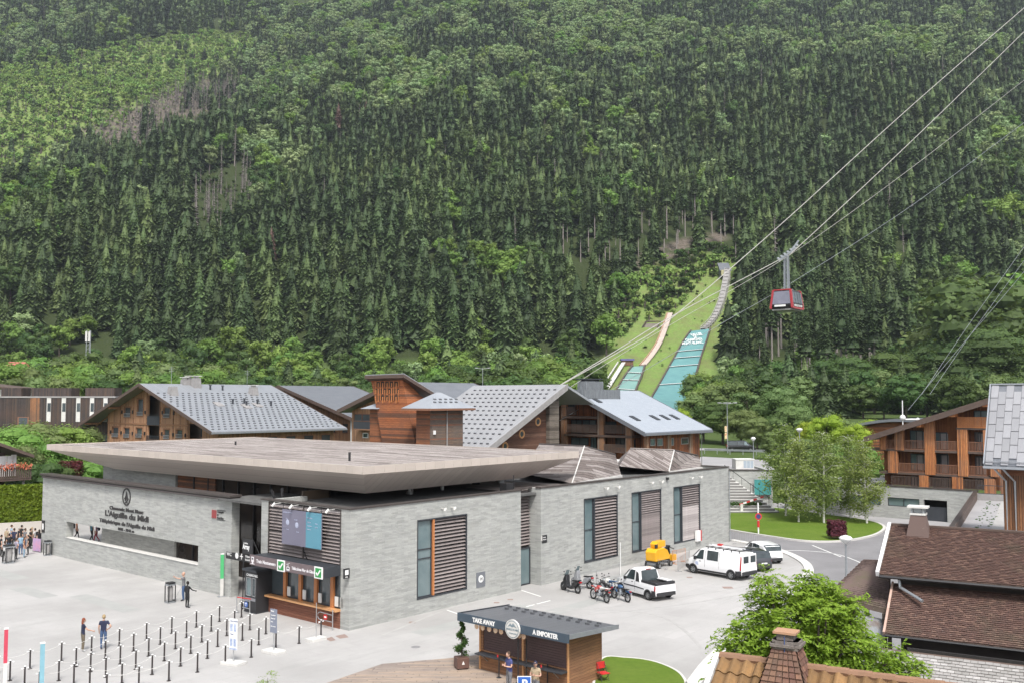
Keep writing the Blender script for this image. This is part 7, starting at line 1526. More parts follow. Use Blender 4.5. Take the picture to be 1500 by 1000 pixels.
window(bo,'x',(0,1),.15,wr*.55,1.0,2.1,M_steel,M_glass_t,.03);window(bo,'x',(0,1),wr*.6,wr-.12,1.0,2.1,M_steel,M_glass,.03);window(bo,'y',(0,1),.2,dl_-.2,1.0,2.1,M_steel,M_glass_t,.03)
put_text('booth_lettering','CHAMONIX',.15,(.2,-.012,hb-.3),(1,0,0),UP,M_white,bo,bold=.004);put_text('booth_lettering','CHAMONIX',.13,(-.012,dl_-.15,hb-.3),(0,-1,0),UP,M_white,bo,bold=.004)
box('booth_band',plain('booth_band_grey',(.25,.25,.27),None,2,.5),bo,.1,wr-.1,-.015,-.001,.72,.9)
# blackboard above it, direction bar sign
p=F_.wy(362,800,-.2);bb_=thing('hanging_sign','black sign with white writing hanging above the dark passage','sign',(F_.o[0],F_.o[1],0),UA-PI/2);x0_=F_.wy(355,800,.2).x;x1_=F_.wy(370,800,.2).x;z0_,z1_=F_.wy(362,811,.2).z,F_.wy(362,789,.2).z
box('panel',M_black,bb_,x0_,x1_,.2,.26,z0_,z1_);put_text('sign_lettering','le Salon',.1,(x0_+.15,.19,z1_-.3),(1,0,0),UP,M_white,bb_);put_text('sign_lettering','Array',.3,(x0_+.06,.19,z0_+.3),(1,0,0),UP,M_white,bb_,bold=.012,sx=.72);b=MB();b.bar((x1_,.23,z1_),(x1_+.5,.4,z0_),.04);b.bar((x0_+.1,.23,z0_),(x0_+.1,.23,0),.05);b.build('sign_bracket',M_black,bb_)
ds=thing('direction_sign','long black direction sign with white pictograms at the corner of the passage','sign',(F_.o[0],F_.o[1],0),UA-PI/2)
x0_,x1_=F_.wx(331,812,0).y,0;xa=F_.wy(331,812,1.2).x;xb2_=F_.wy(369,820,1.2).x;za_,zb_=F_.wy(345,819.5,1.2).z,F_.wy(345,809.5,1.2).z
box('panel',M_black,ds,xa,xb2_,1.2,1.28,za_,zb_);put_text('sign_lettering','WC',.22,(xa+.1,1.19,za_+.2),(1,0,0),UP,M_white,ds);b=MB();cx_=xa+1.25;b.yprism([(cx_+.18*math.cos(a*PI/8),za_+.3+.2*math.sin(a*PI/8)) for a in range(16)],1.185,1.195);b.bar((cx_+.35,1.19,za_+.3),(cx_+.72,1.19,za_+.3),.02,.06);b.bar((cx_+.54,1.19,za_+.12),(cx_+.54,1.19,za_+.48),.02,.06);b.build('pictogram',M_white,ds);put_text('sign_lettering','Départ',.14,(cx_+.95,1.19,za_+.3),(1,0,0),UP,M_white,ds);put_text('sign_lettering','Boarding',.12,(cx_+.95,1.19,za_+.1),(1,0,0),UP,M_white,ds)
b=MB();b.tube([(xb2_-.1,1.3,0),(xb2_-.1,1.3,za_)],.05,6);b.build('pole',M_black,ds)
# totems
def totem(label,px_,pb,pt_,m,split,pw):
    p=G(px_,pb);h=D(px_,pt_,p.y).z;w_=pw*p.y/1400;t=thing('totem',label,'totem',tuple(p),R(30));zs_=h*split
    box('lower_panel',M_lwhite,t,-w_/2,w_/2,-.07,.07,.03,zs_);box('colour_panel',m,t,-w_/2,w_/2,-.07,.07,zs_,h-.05);box('top_cap',M_white,t,-w_/2-.01,w_/2+.01,-.08,.08,h-.05,h);box('foot',M_galv,t,-w_/2-.15,w_/2+.15,-.2,.2,0,.03);return t
totem('white totem with a green upper half at the end of the entrance wall',324.5,873,810,plain('totem_green',(.10,.50,.20),None,2,.4),.42,4.5)
totem('white totem with a red upper half at the left edge of the picture',6.5,1012,919,plain('totem_red',(.55,.06,.10),None,2,.4),.45,5)
totem('white totem with a light blue face beside the queue posts',60.5,1015,940,plain('totem_blue',(.22,.42,.50),None,2,.4),.12,6)
# crowd control gate with red belt, no entry hoops
p=G(346.5,893.5-.0);
bs_=thing('belt_barrier','steel stand with a red belt and blue arrow sign before the booth','barrier',tuple(G(346.5,896.5)),UA-PI/2);b=MB();b.tube([(0,0,.03),(0,0,1.0)],.035,8);b.lathe([(.18,0),(.18,.02),(.05,.05)],n=14);b.build('stand',M_steel,bs_)
b=MB();b.bar((0,0,.93),(1.35,.1,.98),.01,.06);b.build('belt',M_red,bs_)
b=MB();lp_=[(.55+.22*math.cos(a)-.1,.05,.62+.22*math.sin(a)) for a in np.linspace(PI/2,1.5*PI,8)];b.tube(lp_+[(1.3,.05,.40)],.022,6);b.tube([lp_[0],(1.3,.05,.84)],.022,6);b.tube([(1.3,.05,0),(1.3,.05,.95)],.03,6);b.build('hoop',M_steel,bs_)
b=MB();b.yprism([(.95+.17*math.cos(a*PI/10),.62+.17*math.sin(a*PI/10)) for a in range(20)],.02,.03);o=b.build('round_sign',plain('sign_blue',(.03,.12,.45),None,2,.4),bs_);b=MB();b.bar((.95,.015,.52),(.95,.015,.72),.01,.04);b.bar((.88,.015,.65),(.95,.015,.73),.01,.035);b.bar((1.02,.015,.65),(.95,.015,.73),.01,.035);b.build('arrow',M_white,o)
p=S.wx(488,905,-.5);t=thing('hoop_gate','steel hoop with a round no entry sign under the counter','barrier',(S.o[0],S.o[1],0),UA);b=MB();x_=-.55;y_=.75;b.tube([(x_,y_,.0),(x_,y_,1.15)],.03,6);b.tube([(x_,y_,.85),(x_,y_+1.1,.88)]+[(x_,y_+1.15+.2*math.cos(a),.67+.2*math.sin(a)) for a in np.linspace(PI/2,-PI/2,7)]+[(x_,y_,.47)],.022,6);b.build('hoop',M_steel,t)
b=MB();b.xprism([(y_+.62+.17*math.cos(a*PI/10),.67+.17*math.sin(a*PI/10)) for a in range(20)],x_-.03,x_-.02);o=b.build('round_sign',M_red,t);box('sign_bar',M_white,o,x_-.036,x_-.03,y_+.52,y_+.72,.63,.71)
# bins
def bin_(label,px_,py_,h,w_):
    p=G(px_,py_);t=thing('litter_bin',label,'bin',tuple(p),UA);box('bin_base',M_galv,t,-w_/2,w_/2,-w_/2,w_/2,0,.08);box('bin_rim',M_galv,t,-w_/2,w_/2,-w_/2,w_/2,h-.2,h-.1)
    b=MB();[b.bar((x,y,.08),(x,y,h-.2),.05) for x in (-w_*.45,w_*.45) for y in (-w_*.45,w_*.45)];b.box(-w_*.45,w_*.45,-w_*.45,w_*.45,h-.1,h);b.build('bin_frame',M_black,t);b=MB();b.lathe([(w_*.3,.15),(w_*.36,.5),(w_*.36,h-.3)],n=10);b.build('bin_bag',M_lwhite_g,t);return t
bin_('steel bin with black top standing on the open plaza beside the posing man',249,882,1.3,.5);bin_('steel bin in front of the waiting crowd at the left',12.5,824,1.45,.75);bin_('bin beside the pink banner at the wall end',69.5,813,1.25,.5)
p=G(48,807);t=thing('pink_banner','pink and violet printed banner barrier at the end of the crowd','banner',tuple(p),R(-35));box('cloth',plain('banner_pink_print',(.60,.30,.42),(.36,.28,.48),2.5,.7),t,0,1.25,-.02,.02,.1,1.15);b=MB();b.bar((0,0,0),(0,0,1.2),.04);b.bar((1.25,0,0),(1.25,0,1.2),.04);b.build('frame',M_galv,t)
# ---------------------------------------------------------------- take-away kiosk on its deck
KF=Frame(G(702.5,980).x,G(702.5,980).y,UA-PI/2);ki=fthing('takeaway_kiosk','small timber take-away kiosk with closed brown shutters and a dark metal roof','kiosk',KF)
kw=KF.wy(834,990,0).x;kd=KF.wx(874,990,kw).y;a1_=KF.wy(672,897,-.75);a2_=KF.wy(833.5,931.5,-.75);b1_=KF.wy(898.5,913,3.0 if kd<3 else kd+.5);b0_=KF.wy(740,885.5,3.0 if kd<3 else kd+.5)
zf_=(a1_.z+a2_.z)/2;zbk_=(b1_.z+b0_.z)/2;x0k_,x1k_=a1_.x,a2_.x;yb_=b1_.y;print('kiosk',kw,kd,zf_,zbk_,a1_,a2_,b1_,b0_)
kz=lambda y:zf_+(zbk_-zf_)*(y+.75)/(yb_+.75)
M_kio=boards('kiosk_boards',[(.36,.19,.10),(.28,.14,.075),(.22,.11,.065)],.13,horiz=True,stain=((.15,.09,.06),.4))
b=MB();b.slab([(x0k_,-.75,zf_),(x1k_,-.75,zf_),(x1k_,yb_,zbk_),(x0k_,yb_,zbk_)],.1);b.build('roof',mk_standing('kiosk_roof_metal',(.17,.175,.19),(.13,.135,.15),.42,'xy',0),ki,fix=True)
b=MB();[b.cbox((x0k_+.4+i*.55+(j%2)*.27,yb_-.45-j*.55,kz(yb_-.45-j*.55)+.04),.2,.1,.1) for j in range(2) for i in range(12) if x0k_+.4+i*.55<x1k_-.4];o=b.build('snow_stops',M_snow,ki);o['kind']='stuff'
fz=.36;M_kf=plain('kiosk_fascia_blue',(.05,.075,.10),(.04,.06,.085),1.5,.5)
kf=box('fascia',M_kf,ki,x0k_-.02,x1k_+.02,-.83,-.76,zf_-fz+.04,zf_+.06);b=MB();b.slab([(x1k_+.002,-.76,zf_+.05),(x1k_+.06,-.76,zf_+.05),(x1k_+.06,yb_,zbk_+.05),(x1k_+.002,yb_,zbk_+.05)],.2);b.build('verge_board',M_galv,ki,fix=True);b=MB();b.slab([(x0k_-.06,-.76,zf_+.05),(x0k_-.002,-.76,zf_+.05),(x0k_-.002,yb_,zbk_+.05),(x0k_-.06,yb_,zbk_+.05)],.2);b.build('verge_board',M_char,ki,fix=True)
kx=lambda v,y=-.84:KF.wy(660+v/6,925,y).x
put_text('fascia_lettering','TAKE AWAY',.2,(kx(193),-.836,zf_-.22),(1,0,0),UP,M_white,kf,bold=.012,sx=.86);put_text('fascia_lettering','A EMPORTER',.2,(kx(722),-.836,zf_-.22),(1,0,0),UP,M_white,kf,bold=.012,sx=.84)
c=KF.wy(750,921,-.95);rb_=.43
b=MB();b.yprism([(c.x+rb_*math.cos(a*PI/16),c.z+rb_*math.sin(a*PI/16)) for a in range(32)],-.93,-.85);bd_=b.build('round_badge',M_lwhite,ki);b=MB();b.yprism([(c.x+rb_*.9*math.cos(a*PI/16),c.z+rb_*.9*math.sin(a*PI/16)) for a in range(32)],-.938,-.931);b.build('badge_ring',plain('badge_slate',(.20,.26,.29),None,2,.5),bd_);b=MB();b.yprism([(c.x+rb_*.82*math.cos(a*PI/16),c.z+rb_*.82*math.sin(a*PI/16)) for a in range(32)],-.945,-.939);b.build('badge_disc',M_lwhite,bd_)
b=MB();b.yprism([(c.x-.28,c.z+.08),(c.x-.1,c.z+.26),(c.x-.03,c.z+.18),(c.x+.06,c.z+.29),(c.x+.28,c.z+.08),(c.x+.1,c.z+.13),(c.x,c.z+.08),(c.x-.12,c.z+.13)],-.95,-.946);b.build('badge_mountain',bpy.data.materials['badge_slate'],bd_);put_text('badge_lettering','AIGUILLE DU MIDI',.085,(c.x-.345,-.95,c.z-.05),(1,0,0),UP,bpy.data.materials['badge_slate'],bd_,bold=.003,sx=.72);put_text('badge_lettering','CHAMONIX',.07,(c.x-.2,-.95,c.z-.22),(1,0,0),UP,bpy.data.materials['badge_slate'],bd_,sx=.9)
s0,s1,s2,s3=kx(287,0),kx(622,0),kx(655,0),kx(1015,0);zs0,zs1=.98,2.12
b=MB();wall_mb(b,'x',0,.12,0,kw,.02,kz(0)-.12,[(s0,s1,zs0,zs1),(s2,min(s3,kw-.1),zs0,zs1)]);b.build('front_wall',M_kio,ki)
b=MB();b.hexa([(kw-.12,.12,.02),(kw,.12,.02),(kw,yb_-.5,.02),(kw-.12,yb_-.5,.02)],[(kw-.12,.12,kz(.12)-.12),(kw,.12,kz(.12)-.12),(kw,yb_-.5,kz(yb_-.5)-.12),(kw-.12,yb_-.5,kz(yb_-.5)-.12)]);b.build('side_wall',M_kio,ki)
b=MB();b.box(0,.12,.12,yb_-.5,.02,kz(.2)-.15);b.box(.12,kw-.12,yb_-.62,yb_-.5,.02,kz(yb_-.5)-.15);b.build('rear_walls',M_kio,ki)
M_shut=plain('shutter_brown',(.085,.05,.05),(.07,.042,.042),2,.5)
for (a_,d_) in ((s0,s1),(s2,min(s3,kw-.1))):
    n=10;
    for i in range(n):hz_=(zs1-zs0)/n;box('shutter_slat',M_shut,ki,a_+.02,d_-.02,.03-.0,.06,zs0+i*hz_+.012,zs0+(i+1)*hz_-.004)
    box('shutter_back',M_dark,ki,a_,d_,.065,.08,zs0,zs1);box('window_sill_shelf',M_char,ki,a_-.12,d_+.1,-.48,-.005,.84,.9)
    for x in (a_+.3,d_-.4):b=MB();b.bar((x,-.02,.5),(x,-.42,.84),.035);b.build('shelf_bracket',M_steel,ki)
    b=MB();b.cyl(((a_+d_)/2,-.3,.9),((a_+d_)/2,-.3,1.0),.04,.04,8);tag(o_ :=b.build('sauce_bottle',M_red,ki));
b=MB();[b.box(x,x+.09,-.04,-.001,.02,kz(0)-.15) for x in (0,(s1+s2)/2-.045,kw-.09)];b.build('corner_post',M_counter,ki)
for i,v in enumerate([(255,0),(308,0),(366,0),(421,0),(470,0),(628,1),(668,1)]):
    cx_=kx(v[0],-.5);cz_=zf_-.42-.0;b=MB();b.yprism([(cx_+.13*math.cos(a*PI/8),cz_-.02+.13*math.sin(a*PI/8)) for a in range(16)],-.72,-.7);b.build('food_disc',plain('food_print',(.50,.25,.12),(.62,.55,.42),16,.5) if i==0 else bpy.data.materials['food_print'],ki)
ground_poly('timber_deck',[(470,1004),(560,973),(655,965),(700,960),(900,1000),(880,1060),(380,1060)],.055,boards('deck_boards',[(.36,.30,.26),(.28,.23,.20),(.42,.33,.26)],.14,horiz=True,mode='xy',stain=((.48,.36,.26),.3),length=3),.05)
gp=smooth_line([tuple(G(x,y)[:2]) for x,y in [(884,966),(915,965),(950,969),(980,979),(998,992),(1000,1010),(960,1050),(880,1050),(872,1000)]],5,True)
ground_poly('grass_patch',None,.09,M_lawn,.09,world=[tuple(q_) for q_ in gp]);ribbon('patch_kerb',gp,.12,0,.1,M_kerb,0,True)
# spiral topiary
p=G(676,978,.05);t=thing('spiral_topiary','spiral clipped conifer in a brown cube planter on the deck','plant',tuple(p),R(20));b=MB();b.box(-.3,.3,-.3,.3,.05,.55);o=b.build('planter',plain('planter_brown',(.13,.07,.055),(.10,.055,.045),3,.5),t,bevel=.02);b=MB();[b.cyl((x,y,0),(x,y,.05),.03,.03,6) for x in (-.22,.22) for y in (-.22,.22)];b.build('castor',M_black,t)
b=MB();b.yprism([(.0,.42),(.07,.25),(-.07,.25)],-.312,-.302);b.build('planter_emblem',M_white,o)
rg_=np.random.default_rng(4);n=2600;tt=rg_.uniform(0,1,n)**.9;an=tt*4.6*PI;P_=np.stack([.24*(1-tt*.75)*np.cos(an),.24*(1-tt*.75)*np.sin(an),.62+tt*1.55],1)+rg_.normal(size=(n,3))*(.085*(1-tt*.6))[:,None];nn_=rg_.normal(size=(n,3));nn_ /= np.linalg.norm(nn_,axis=1)[:,None];v_,n_=leaf_np(P_,nn_,.045,rg_);me=bpy.data.meshes.new('foliage');me.from_pydata(v_.tolist(),[],[(4*i,4*i+1,4*i+2,4*i+3) for i in range(n_)]);me.materials.append(M_brdark);mo('foliage',me,t);b=MB();b.tube([(0,0,.5),(0,0,2.0)],.025,6);b.build('stem',M_bark,t)
# parking sign at the bottom
p=D(768,989,36.5);t=thing('parking_sign','blue parking sign with a white letter P in front of the kiosk','sign',(p.x,p.y,0),0);b=MB();b.tube([(0,0,0),(0,0,p.z-.05)],.03,8);b.build('pole',M_galv,t);sg=box('sign_face',M_white,t,-.26,.26,-.06,-.03,p.z-.52,p.z);box('blue_field',bpy.data.materials['sign_blue'],sg,-.235,.235,-.065,-.061,p.z-.495,p.z-.025);put_text('letter','P',.3,(-.1,-.07,p.z-.42),(1,0,0),UP,M_white,sg,bold=.012)
# terrace chairs and parasol base at the right of the kiosk
for i,(x,y,lb) in enumerate([(884,987,'red folding chair beside the kiosk side wall'),(880,974,'second red chair tucked behind the kiosk corner')]):
    p=G(x,y+12);t=thing('folding_chair',lb,'chair',tuple(p),R(30+i*60),'red chairs beside the kiosk');b=MB();b.box(-.22,.22,-.22,.22,.43,.46);b.build('seat',M_red,t);b=MB();b.box(-.22,.22,.2,.23,.6,.9);b.build('backrest',M_red,t)
    b=MB();[b.tube([(sx_*.2,-.22,0),(sx_*.2,.22,.9)],.012,5) for sx_ in (-1,1)];[b.tube([(sx_*.2,.22,0),(sx_*.2,-.2,.45)],.012,5) for sx_ in (-1,1)];b.build('leg_frame',M_black,t)
# slim stands in front of the kiosk
for i,(x,y,h,lb) in enumerate([(731,992,1.0,'short black bollard left of the man in blue'),(759,1000,2.0,'tall black rod left of the blue parking sign'),(771,1000,2.0,'tall black rod behind the blue parking sign'),(802,1005,1.0,'short black bollard near the right shutter')]):
    p=G(x,y,.05);t=thing('bollard',lb,'bollard',tuple(p));b=MB();b.tube([(0,0,0),(0,0,h)],.035,6);b.build('shaft',M_black,t);b=MB();b.cyl((0,0,0),(0,0,.03),.12,.12,10);b.build('foot',M_char,t)
# ---------------------------------------------------------------- brown roofed houses at the lower right
NX=math.atan2(-.496,.868)
Q0=D(1288,840,37);NF=Frame(Q0.x,Q0.y,NX);bh=fthing('brown_roof_house','old house with two overlapping brown tiled roofs and a small capped chimney','house',NF)
e1z=Q0.z;rdg=NF.wx(1306,768,0);L1=14
def mk_tile(name,c1,c2,c3,moss):
    s=N(name);g=s.n('ShaderNodeNewGeometry');col=s.mix(g.outputs['Random Per Island'],c1,c2);col=s.mix(s.math('GREATER_THAN',s.math('FRACT',s.math('MULTIPLY',g.outputs['Random Per Island'],17.0)),.8),col,c3)
    col=s.mix(s.math('MULTIPLY',s.ramp(s.noise(.7,None,6,.7),.5,.7),.55),col,moss);col=s.mix(s.math('MULTIPLY',s.ramp(s.noise(6,None,4,.8),.66,.72),.7),col,(.40,.38,.36));s.bump(s.noise(30,None,4),.4,.01);return s.fin(col,.85,spec=.2)
M_tb=mk_tile('brown_roof_tile',(.125,.075,.062),(.092,.058,.05),(.16,.10,.08),(.10,.085,.06));M_tb2=mk_tile('mossy_roof_tile',(.12,.085,.075),(.09,.065,.06),(.14,.10,.09),(.10,.10,.05));M_tg=mk_tile('silver_shingle',(.33,.315,.305),(.255,.245,.235),(.40,.385,.375),(.22,.215,.20));M_to=mk_tile('orange_pantile',(.40,.19,.08),(.33,.15,.065),(.46,.25,.12),(.30,.20,.07))
def tiled(parent,P0,ux,dn_up,L,S_,tw_,th_,m,seed=0,name='roof_tiles',lift=.035,jit=.012):
    """rows of overlapping flat tiles: P0 eave corner, ux along the eave, dn_up unit vector up the slope"""
    rg=random.Random(seed);b=MB();ux=Vector(ux);up=Vector(dn_up);nr=ux.cross(up);nr=nr if nr.z>0 else-nr;rows=int(S_/th_);cols=int(L/tw_)
    for r_ in range(rows):
        for c in range(-1 if r_%2 else 0,cols):
            x0_=max(0,(c+.5*(r_%2))*tw_+.006);x1_=min(L,(c+1+.5*(r_%2))*tw_-.006)
            if x1_-x0_<.03:continue
            o_=Vector(P0)+up*(r_*th_+rg.uniform(-jit,jit));z0_=nr*(lift+rg.uniform(0,.012));z1_=nr*.004;e_=up*(th_*1.15)
            b.add([o_+ux*x0_,o_+ux*x1_,o_+ux*x1_+z0_,o_+ux*x0_+z0_,o_+ux*x0_+e_+z1_,o_+ux*x1_+e_+z1_],[(0,1,2,3),(3,2,5,4),(0,3,4),(1,5,2)])
    o=b.build(name,m,parent);o['kind']='stuff';return o
def pitched(parent,x0_,x1_,y0_,z0_,y1_,z1_,m,tw_,th_,seed,under=M_brownf,th=.12):
    roof_slab(parent,[(x0_,y0_,z0_),(x1_,y0_,z0_),(x1_,y1_,z1_),(x0_,y1_,z1_)],th,under,'roof');S_=math.hypot(y1_-y0_,z1_-z0_);return tiled(parent,(x0_,y0_,z0_+.003),(1,0,0),Vector((0,y1_-y0_,z1_-z0_))/S_,x1_-x0_,S_,tw_,th_,m,seed)
pitched(bh,0,L1,0,e1z,rdg.y,rdg.z,M_tb,.16,.10,1);roof_slab(bh,[(0,rdg.y,rdg.z),(L1,rdg.y,rdg.z),(L1,2*rdg.y+.5,e1z),(0,2*rdg.y+.5,e1z)],.12,M_brownf)
b=MB();b.bar((-.07,0,e1z),(-.07,rdg.y,rdg.z+.02),.12,.2);b.build('white_verge',M_white,bh);box('ridge_cap',M_brownf,bh,0,L1,rdg.y-.1,rdg.y+.1,rdg.z+.0,rdg.z+.07);b=MB();b.tube([(0,-.06,e1z-.08),(L1,-.06,e1z-.08)],.06,6);b.build('gutter',M_black,bh)
q2_=D(1297,927,35.2);l2=NF.loc(q2_);y2t=NF.wx(1310,853,l2.x);z2t=min(y2t.z,e1z-.35);print('house',rdg,l2,y2t,e1z)
pitched(bh,l2.x,l2.x+14,l2.y,l2.z,y2t.y,y2t.z,M_tb,.16,.10,2);b=MB();b.bar((l2.x-.05,l2.y,l2.z),(l2.x-.05,y2t.y,y2t.z),.08,.14);b.build('pale_verge',plain('pinkish_verge',(.50,.36,.30),(.36,.22,.17),2,.7),bh)
b=MB();b.tube([(l2.x,l2.y-.05,l2.z-.06),(l2.x+14,l2.y-.05,l2.z-.06)],.05,6);b.build('gutter',M_black,bh)
b=MB();p=NF.wy(1317,852,l2.y+2.0);b.tube([(p.x,.2,e1z-.1),(p.x+.05,.1,e1z-.45),(p.x+.9,-.6,e1z-.75)],.06,8);b.build('downpipe',M_galv,bh)
box('wall',M_dark if False else plain('dark_boards',(.06,.05,.045),(.04,.032,.03),2,.8),bh,.6,L1-.5,y2t.y-.1+.4,2*rdg.y-.2,0,e1z-.12);box('wall',bpy.data.materials['dark_boards'],bh,l2.x+1.2,l2.x+13,l2.y+1.2,y2t.y,0,l2.z-.15)  # both house walls share one dark brown board colour
# chimney on the upper roof
ch_=NF.wy(1346,778,rdg.y-.35);cx_,cy_=ch_.x,rdg.y-.35;zc_=rdg.z-.4;w0_=.75
b=MB();b.hexa([(cx_-.5,cy_-.5,zc_-.3),(cx_+.5,cy_-.5,zc_-.3),(cx_+.5,cy_+.5,zc_-.3),(cx_-.5,cy_+.5,zc_-.3)],[(cx_-.27,cy_-.27,zc_+.92),(cx_+.27,cy_-.27,zc_+.92),(cx_+.27,cy_+.27,zc_+.92),(cx_-.27,cy_+.27,zc_+.92)]);co=b.build('chimney',M_tb2,bh)
b=MB();b.cbox((cx_,cy_,zc_+.96),.6,.6,.07);b.cbox((cx_,cy_,zc_+1.24),.78,.66,.07);b.build('chimney_cap',M_lwhite,co);b=MB();[b.cbox((cx_+sx_*.22,cy_+sy_*.22,zc_+1.1),.07,.07,.22) for sx_ in (-1,1) for sy_ in (-1,1)];b.cbox((cx_,cy_,zc_+1.1),.26,.26,.22);b.build('chimney_pot',M_galv,co)
# lean-to roof left of it, with corrugated strip
an_=thing('lean_to','lean-to with a mossy dark roof and corrugated strip beside the brown roofs','shed',(NF.o[0],NF.o[1],0),NX)
p1_,p2_,p3_,p4_=[NF.loc(D(x,y,Yd)) for x,y,Yd in [(1210,871,38.2),(1300,893,36.5),(1305,820,41.0),(1264.8,818.4,41.8)]]
b=MB();dn=Vector((0,0,-.15));b.hexa([q_+dn for q_ in (p1_,p2_,p3_,p4_)],[p1_,p2_,p3_,p4_]);b.build('roof',M_tb2,an_,fix=True)
b=MB();rg=random.Random(3);nr=(p2_-p1_).cross(p4_-p1_).normalized()
for r_ in range(26):
    for c in range(22):
        f=lambda u_,v_:(p1_.lerp(p2_,u_)).lerp(p4_.lerp(p3_,u_),v_)
        u0,u1=(c+.5*(r_%2))/22+.002,min(1,(c+1+.5*(r_%2))/22-.002);v0,v1=r_/26,min(1,(r_+1.15)/26);h_=nr*(.03+rg.uniform(0,.01))
        if u1<=u0:continue
        b.add([f(u0,v0),f(u1,v0),f(u1,v0)+h_,f(u0,v0)+h_,f(u0,v1)+nr*.004,f(u1,v1)+nr*.004],[(0,1,2,3),(3,2,5,4),(0,3,4),(1,5,2)])
o=b.build('roof_tiles',M_tb2,an_);o['kind']='stuff';b=MB();[b.bar((q_.x,q_.y,0),(q_.x,q_.y,q_.z-.15),.15) for q_ in (p1_.lerp(p2_,.08),p1_.lerp(p2_,.95),p3_.lerp(p4_,.1),p3_.lerp(p4_,.9))];b.build('post',M_bark,an_)
b=MB();v_=p1_.lerp(p2_,.3);w_=p1_.lerp(p2_,.98)
for a_,d_,dz_,mm in ((.35,1.0,-.45,0),(.0,0,0,0)):
    if d_==0:continue
    A_,B_=p1_.lerp(p2_,a_)+Vector((0,.2,dz_)),p1_.lerp(p2_,d_)+Vector((0,.2,dz_));n_=34;prev=None
    dn2=Vector((0,-2.0,-.9));vs=[]
    for i in range(n_*2+1):q_=A_.lerp(B_,i/(n_*2));h_=Vector((0,0,.05*(i%2)));vs+=[q_+h_,q_+h_+dn2]
    b.add(vs,[(2*i,2*i+1,2*i+3,2*i+2) for i in range(n_*2)])
b.build('corrugated_sheet',plain('corrugated_galvanised',(.46,.48,.50),(.30,.22,.18),1.2,.5,.3,lo=.5,hi=.7),an_)
# silver shingle roof at the bottom
sh=thing('shingle_roof_house','low house roofed with silvered wooden shingles at the bottom right edge','house',(NF.o[0],NF.o[1],0),NX)
s1_=NF.loc(D(1283,947,33.6));s2_=NF.wx(1345,1010,s1_.x);ys_,zs_=s1_.y-3.6,s1_.z-1.75;print('shingle',s1_,s2_)
pitched(sh,s1_.x,s1_.x+12,ys_,zs_,s1_.y,s1_.z,M_tg,.22,.15,5);box('gap_shade_strip',M_dark,sh,s1_.x+1.0,s1_.x+12,s1_.y+.02,s1_.y+.1,s1_.z-.1,s1_.z+.1);box('wall',M_brownf,sh,s1_.x+.5,s1_.x+11.5,ys_+.5,s1_.y,0,zs_-.12)  # near-black strip stands in for the shade in the gap above the shingles
# orange pantile roof and hooded chimney, nearest
Q3=D(1055,962,19.0);OF=Frame(Q3.x,Q3.y,NX);og=fthing('orange_roof_house','nearest house with an orange pantiled roof and tile-hung tapered chimney','house',OF)
LZ=Q3.z;LO=5.2;run_=3.2;dr_=2.0;roof_slab(og,[(0,-run_,LZ-dr_),(LO,-run_,LZ-dr_),(LO,0,LZ),(0,0,LZ)],.1,M_brownf);roof_slab(og,[(0,0,LZ),(LO,0,LZ),(LO,run_,LZ-dr_),(0,run_,LZ-dr_)],.1,M_brownf)
upv=Vector((0,run_,dr_)).normalized();nrm=Vector((0,-dr_,run_)).normalized();tw_,tl_=.24,.36;b=MB();prof=[(tw_*i/8,.035*(math.sin(2*PI*i/8)+1)) for i in range(9)];vs=[]
for (x,h_) in prof:vs+=[Vector((x,0,0))+nrm*(h_+.05),Vector((x,0,0))+nrm*(h_+.012)+upv*tl_*1.1,Vector((x,0,0))+nrm*(h_+.02)]
b.add(vs,[(3*i,3*i+3,3*i+4,3*i+1) for i in range(8)]+[(3*i+2,3*i+5,3*i+3,3*i) for i in range(8)]);ptm=b.mesh('roof_tile',plain('orange_pantile_glaze',(.26,.145,.055),(.16,.095,.045),5,.9,rand=.25,bump=.5,bscale=40))
SL=math.hypot(run_,dr_);nrow=int(SL/tl_)
for r_ in range(nrow):
    for c in range(int(LO/tw_)):
        o=mo('roof_tile',ptm,og,Vector((c*tw_+.02,-run_,LZ-dr_))+upv*(SL-.06-(r_+1)*tl_)+Vector((random.uniform(-.004,.004),0,random.uniform(-.004,.004))))
b=MB();b.bar((-.05,-run_,LZ-dr_+.03),(-.05,0,LZ+.03),.09,.16);b.build('white_verge',M_white,og);b=MB()
for i in range(int(LO/.4)):b.tube([(i*.4,0,LZ+.03),(i*.4+.42,0,LZ+.045)],.085,8)
b.build('ridge_tiles',plain('ridge_orange',(.26,.145,.09),(.20,.115,.07),3,.8),og);box('wall',M_lwhite_g,og,.4,LO,-run_+.5,run_-.5,0,LZ-dr_-.1)
c4=OF.wy(1152,990,-.25);cx_,cy_=c4.x,-.2;ztop=OF.wy(1150,943,cy_).z;zbt=LZ-.45
b=MB();b.hexa([(cx_-.52,cy_-.45,zbt-.2),(cx_+.52,cy_-.45,zbt-.2),(cx_+.52,cy_+.45,zbt-.2),(cx_-.52,cy_+.45,zbt-.2)],[(cx_-.2,cy_-.2,ztop),(cx_+.2,cy_-.2,ztop),(cx_+.2,cy_+.2,ztop),(cx_-.2,cy_+.2,ztop)]);co=b.build('chimney',M_tb,og)
b=MB();rg=random.Random(8);nR=11
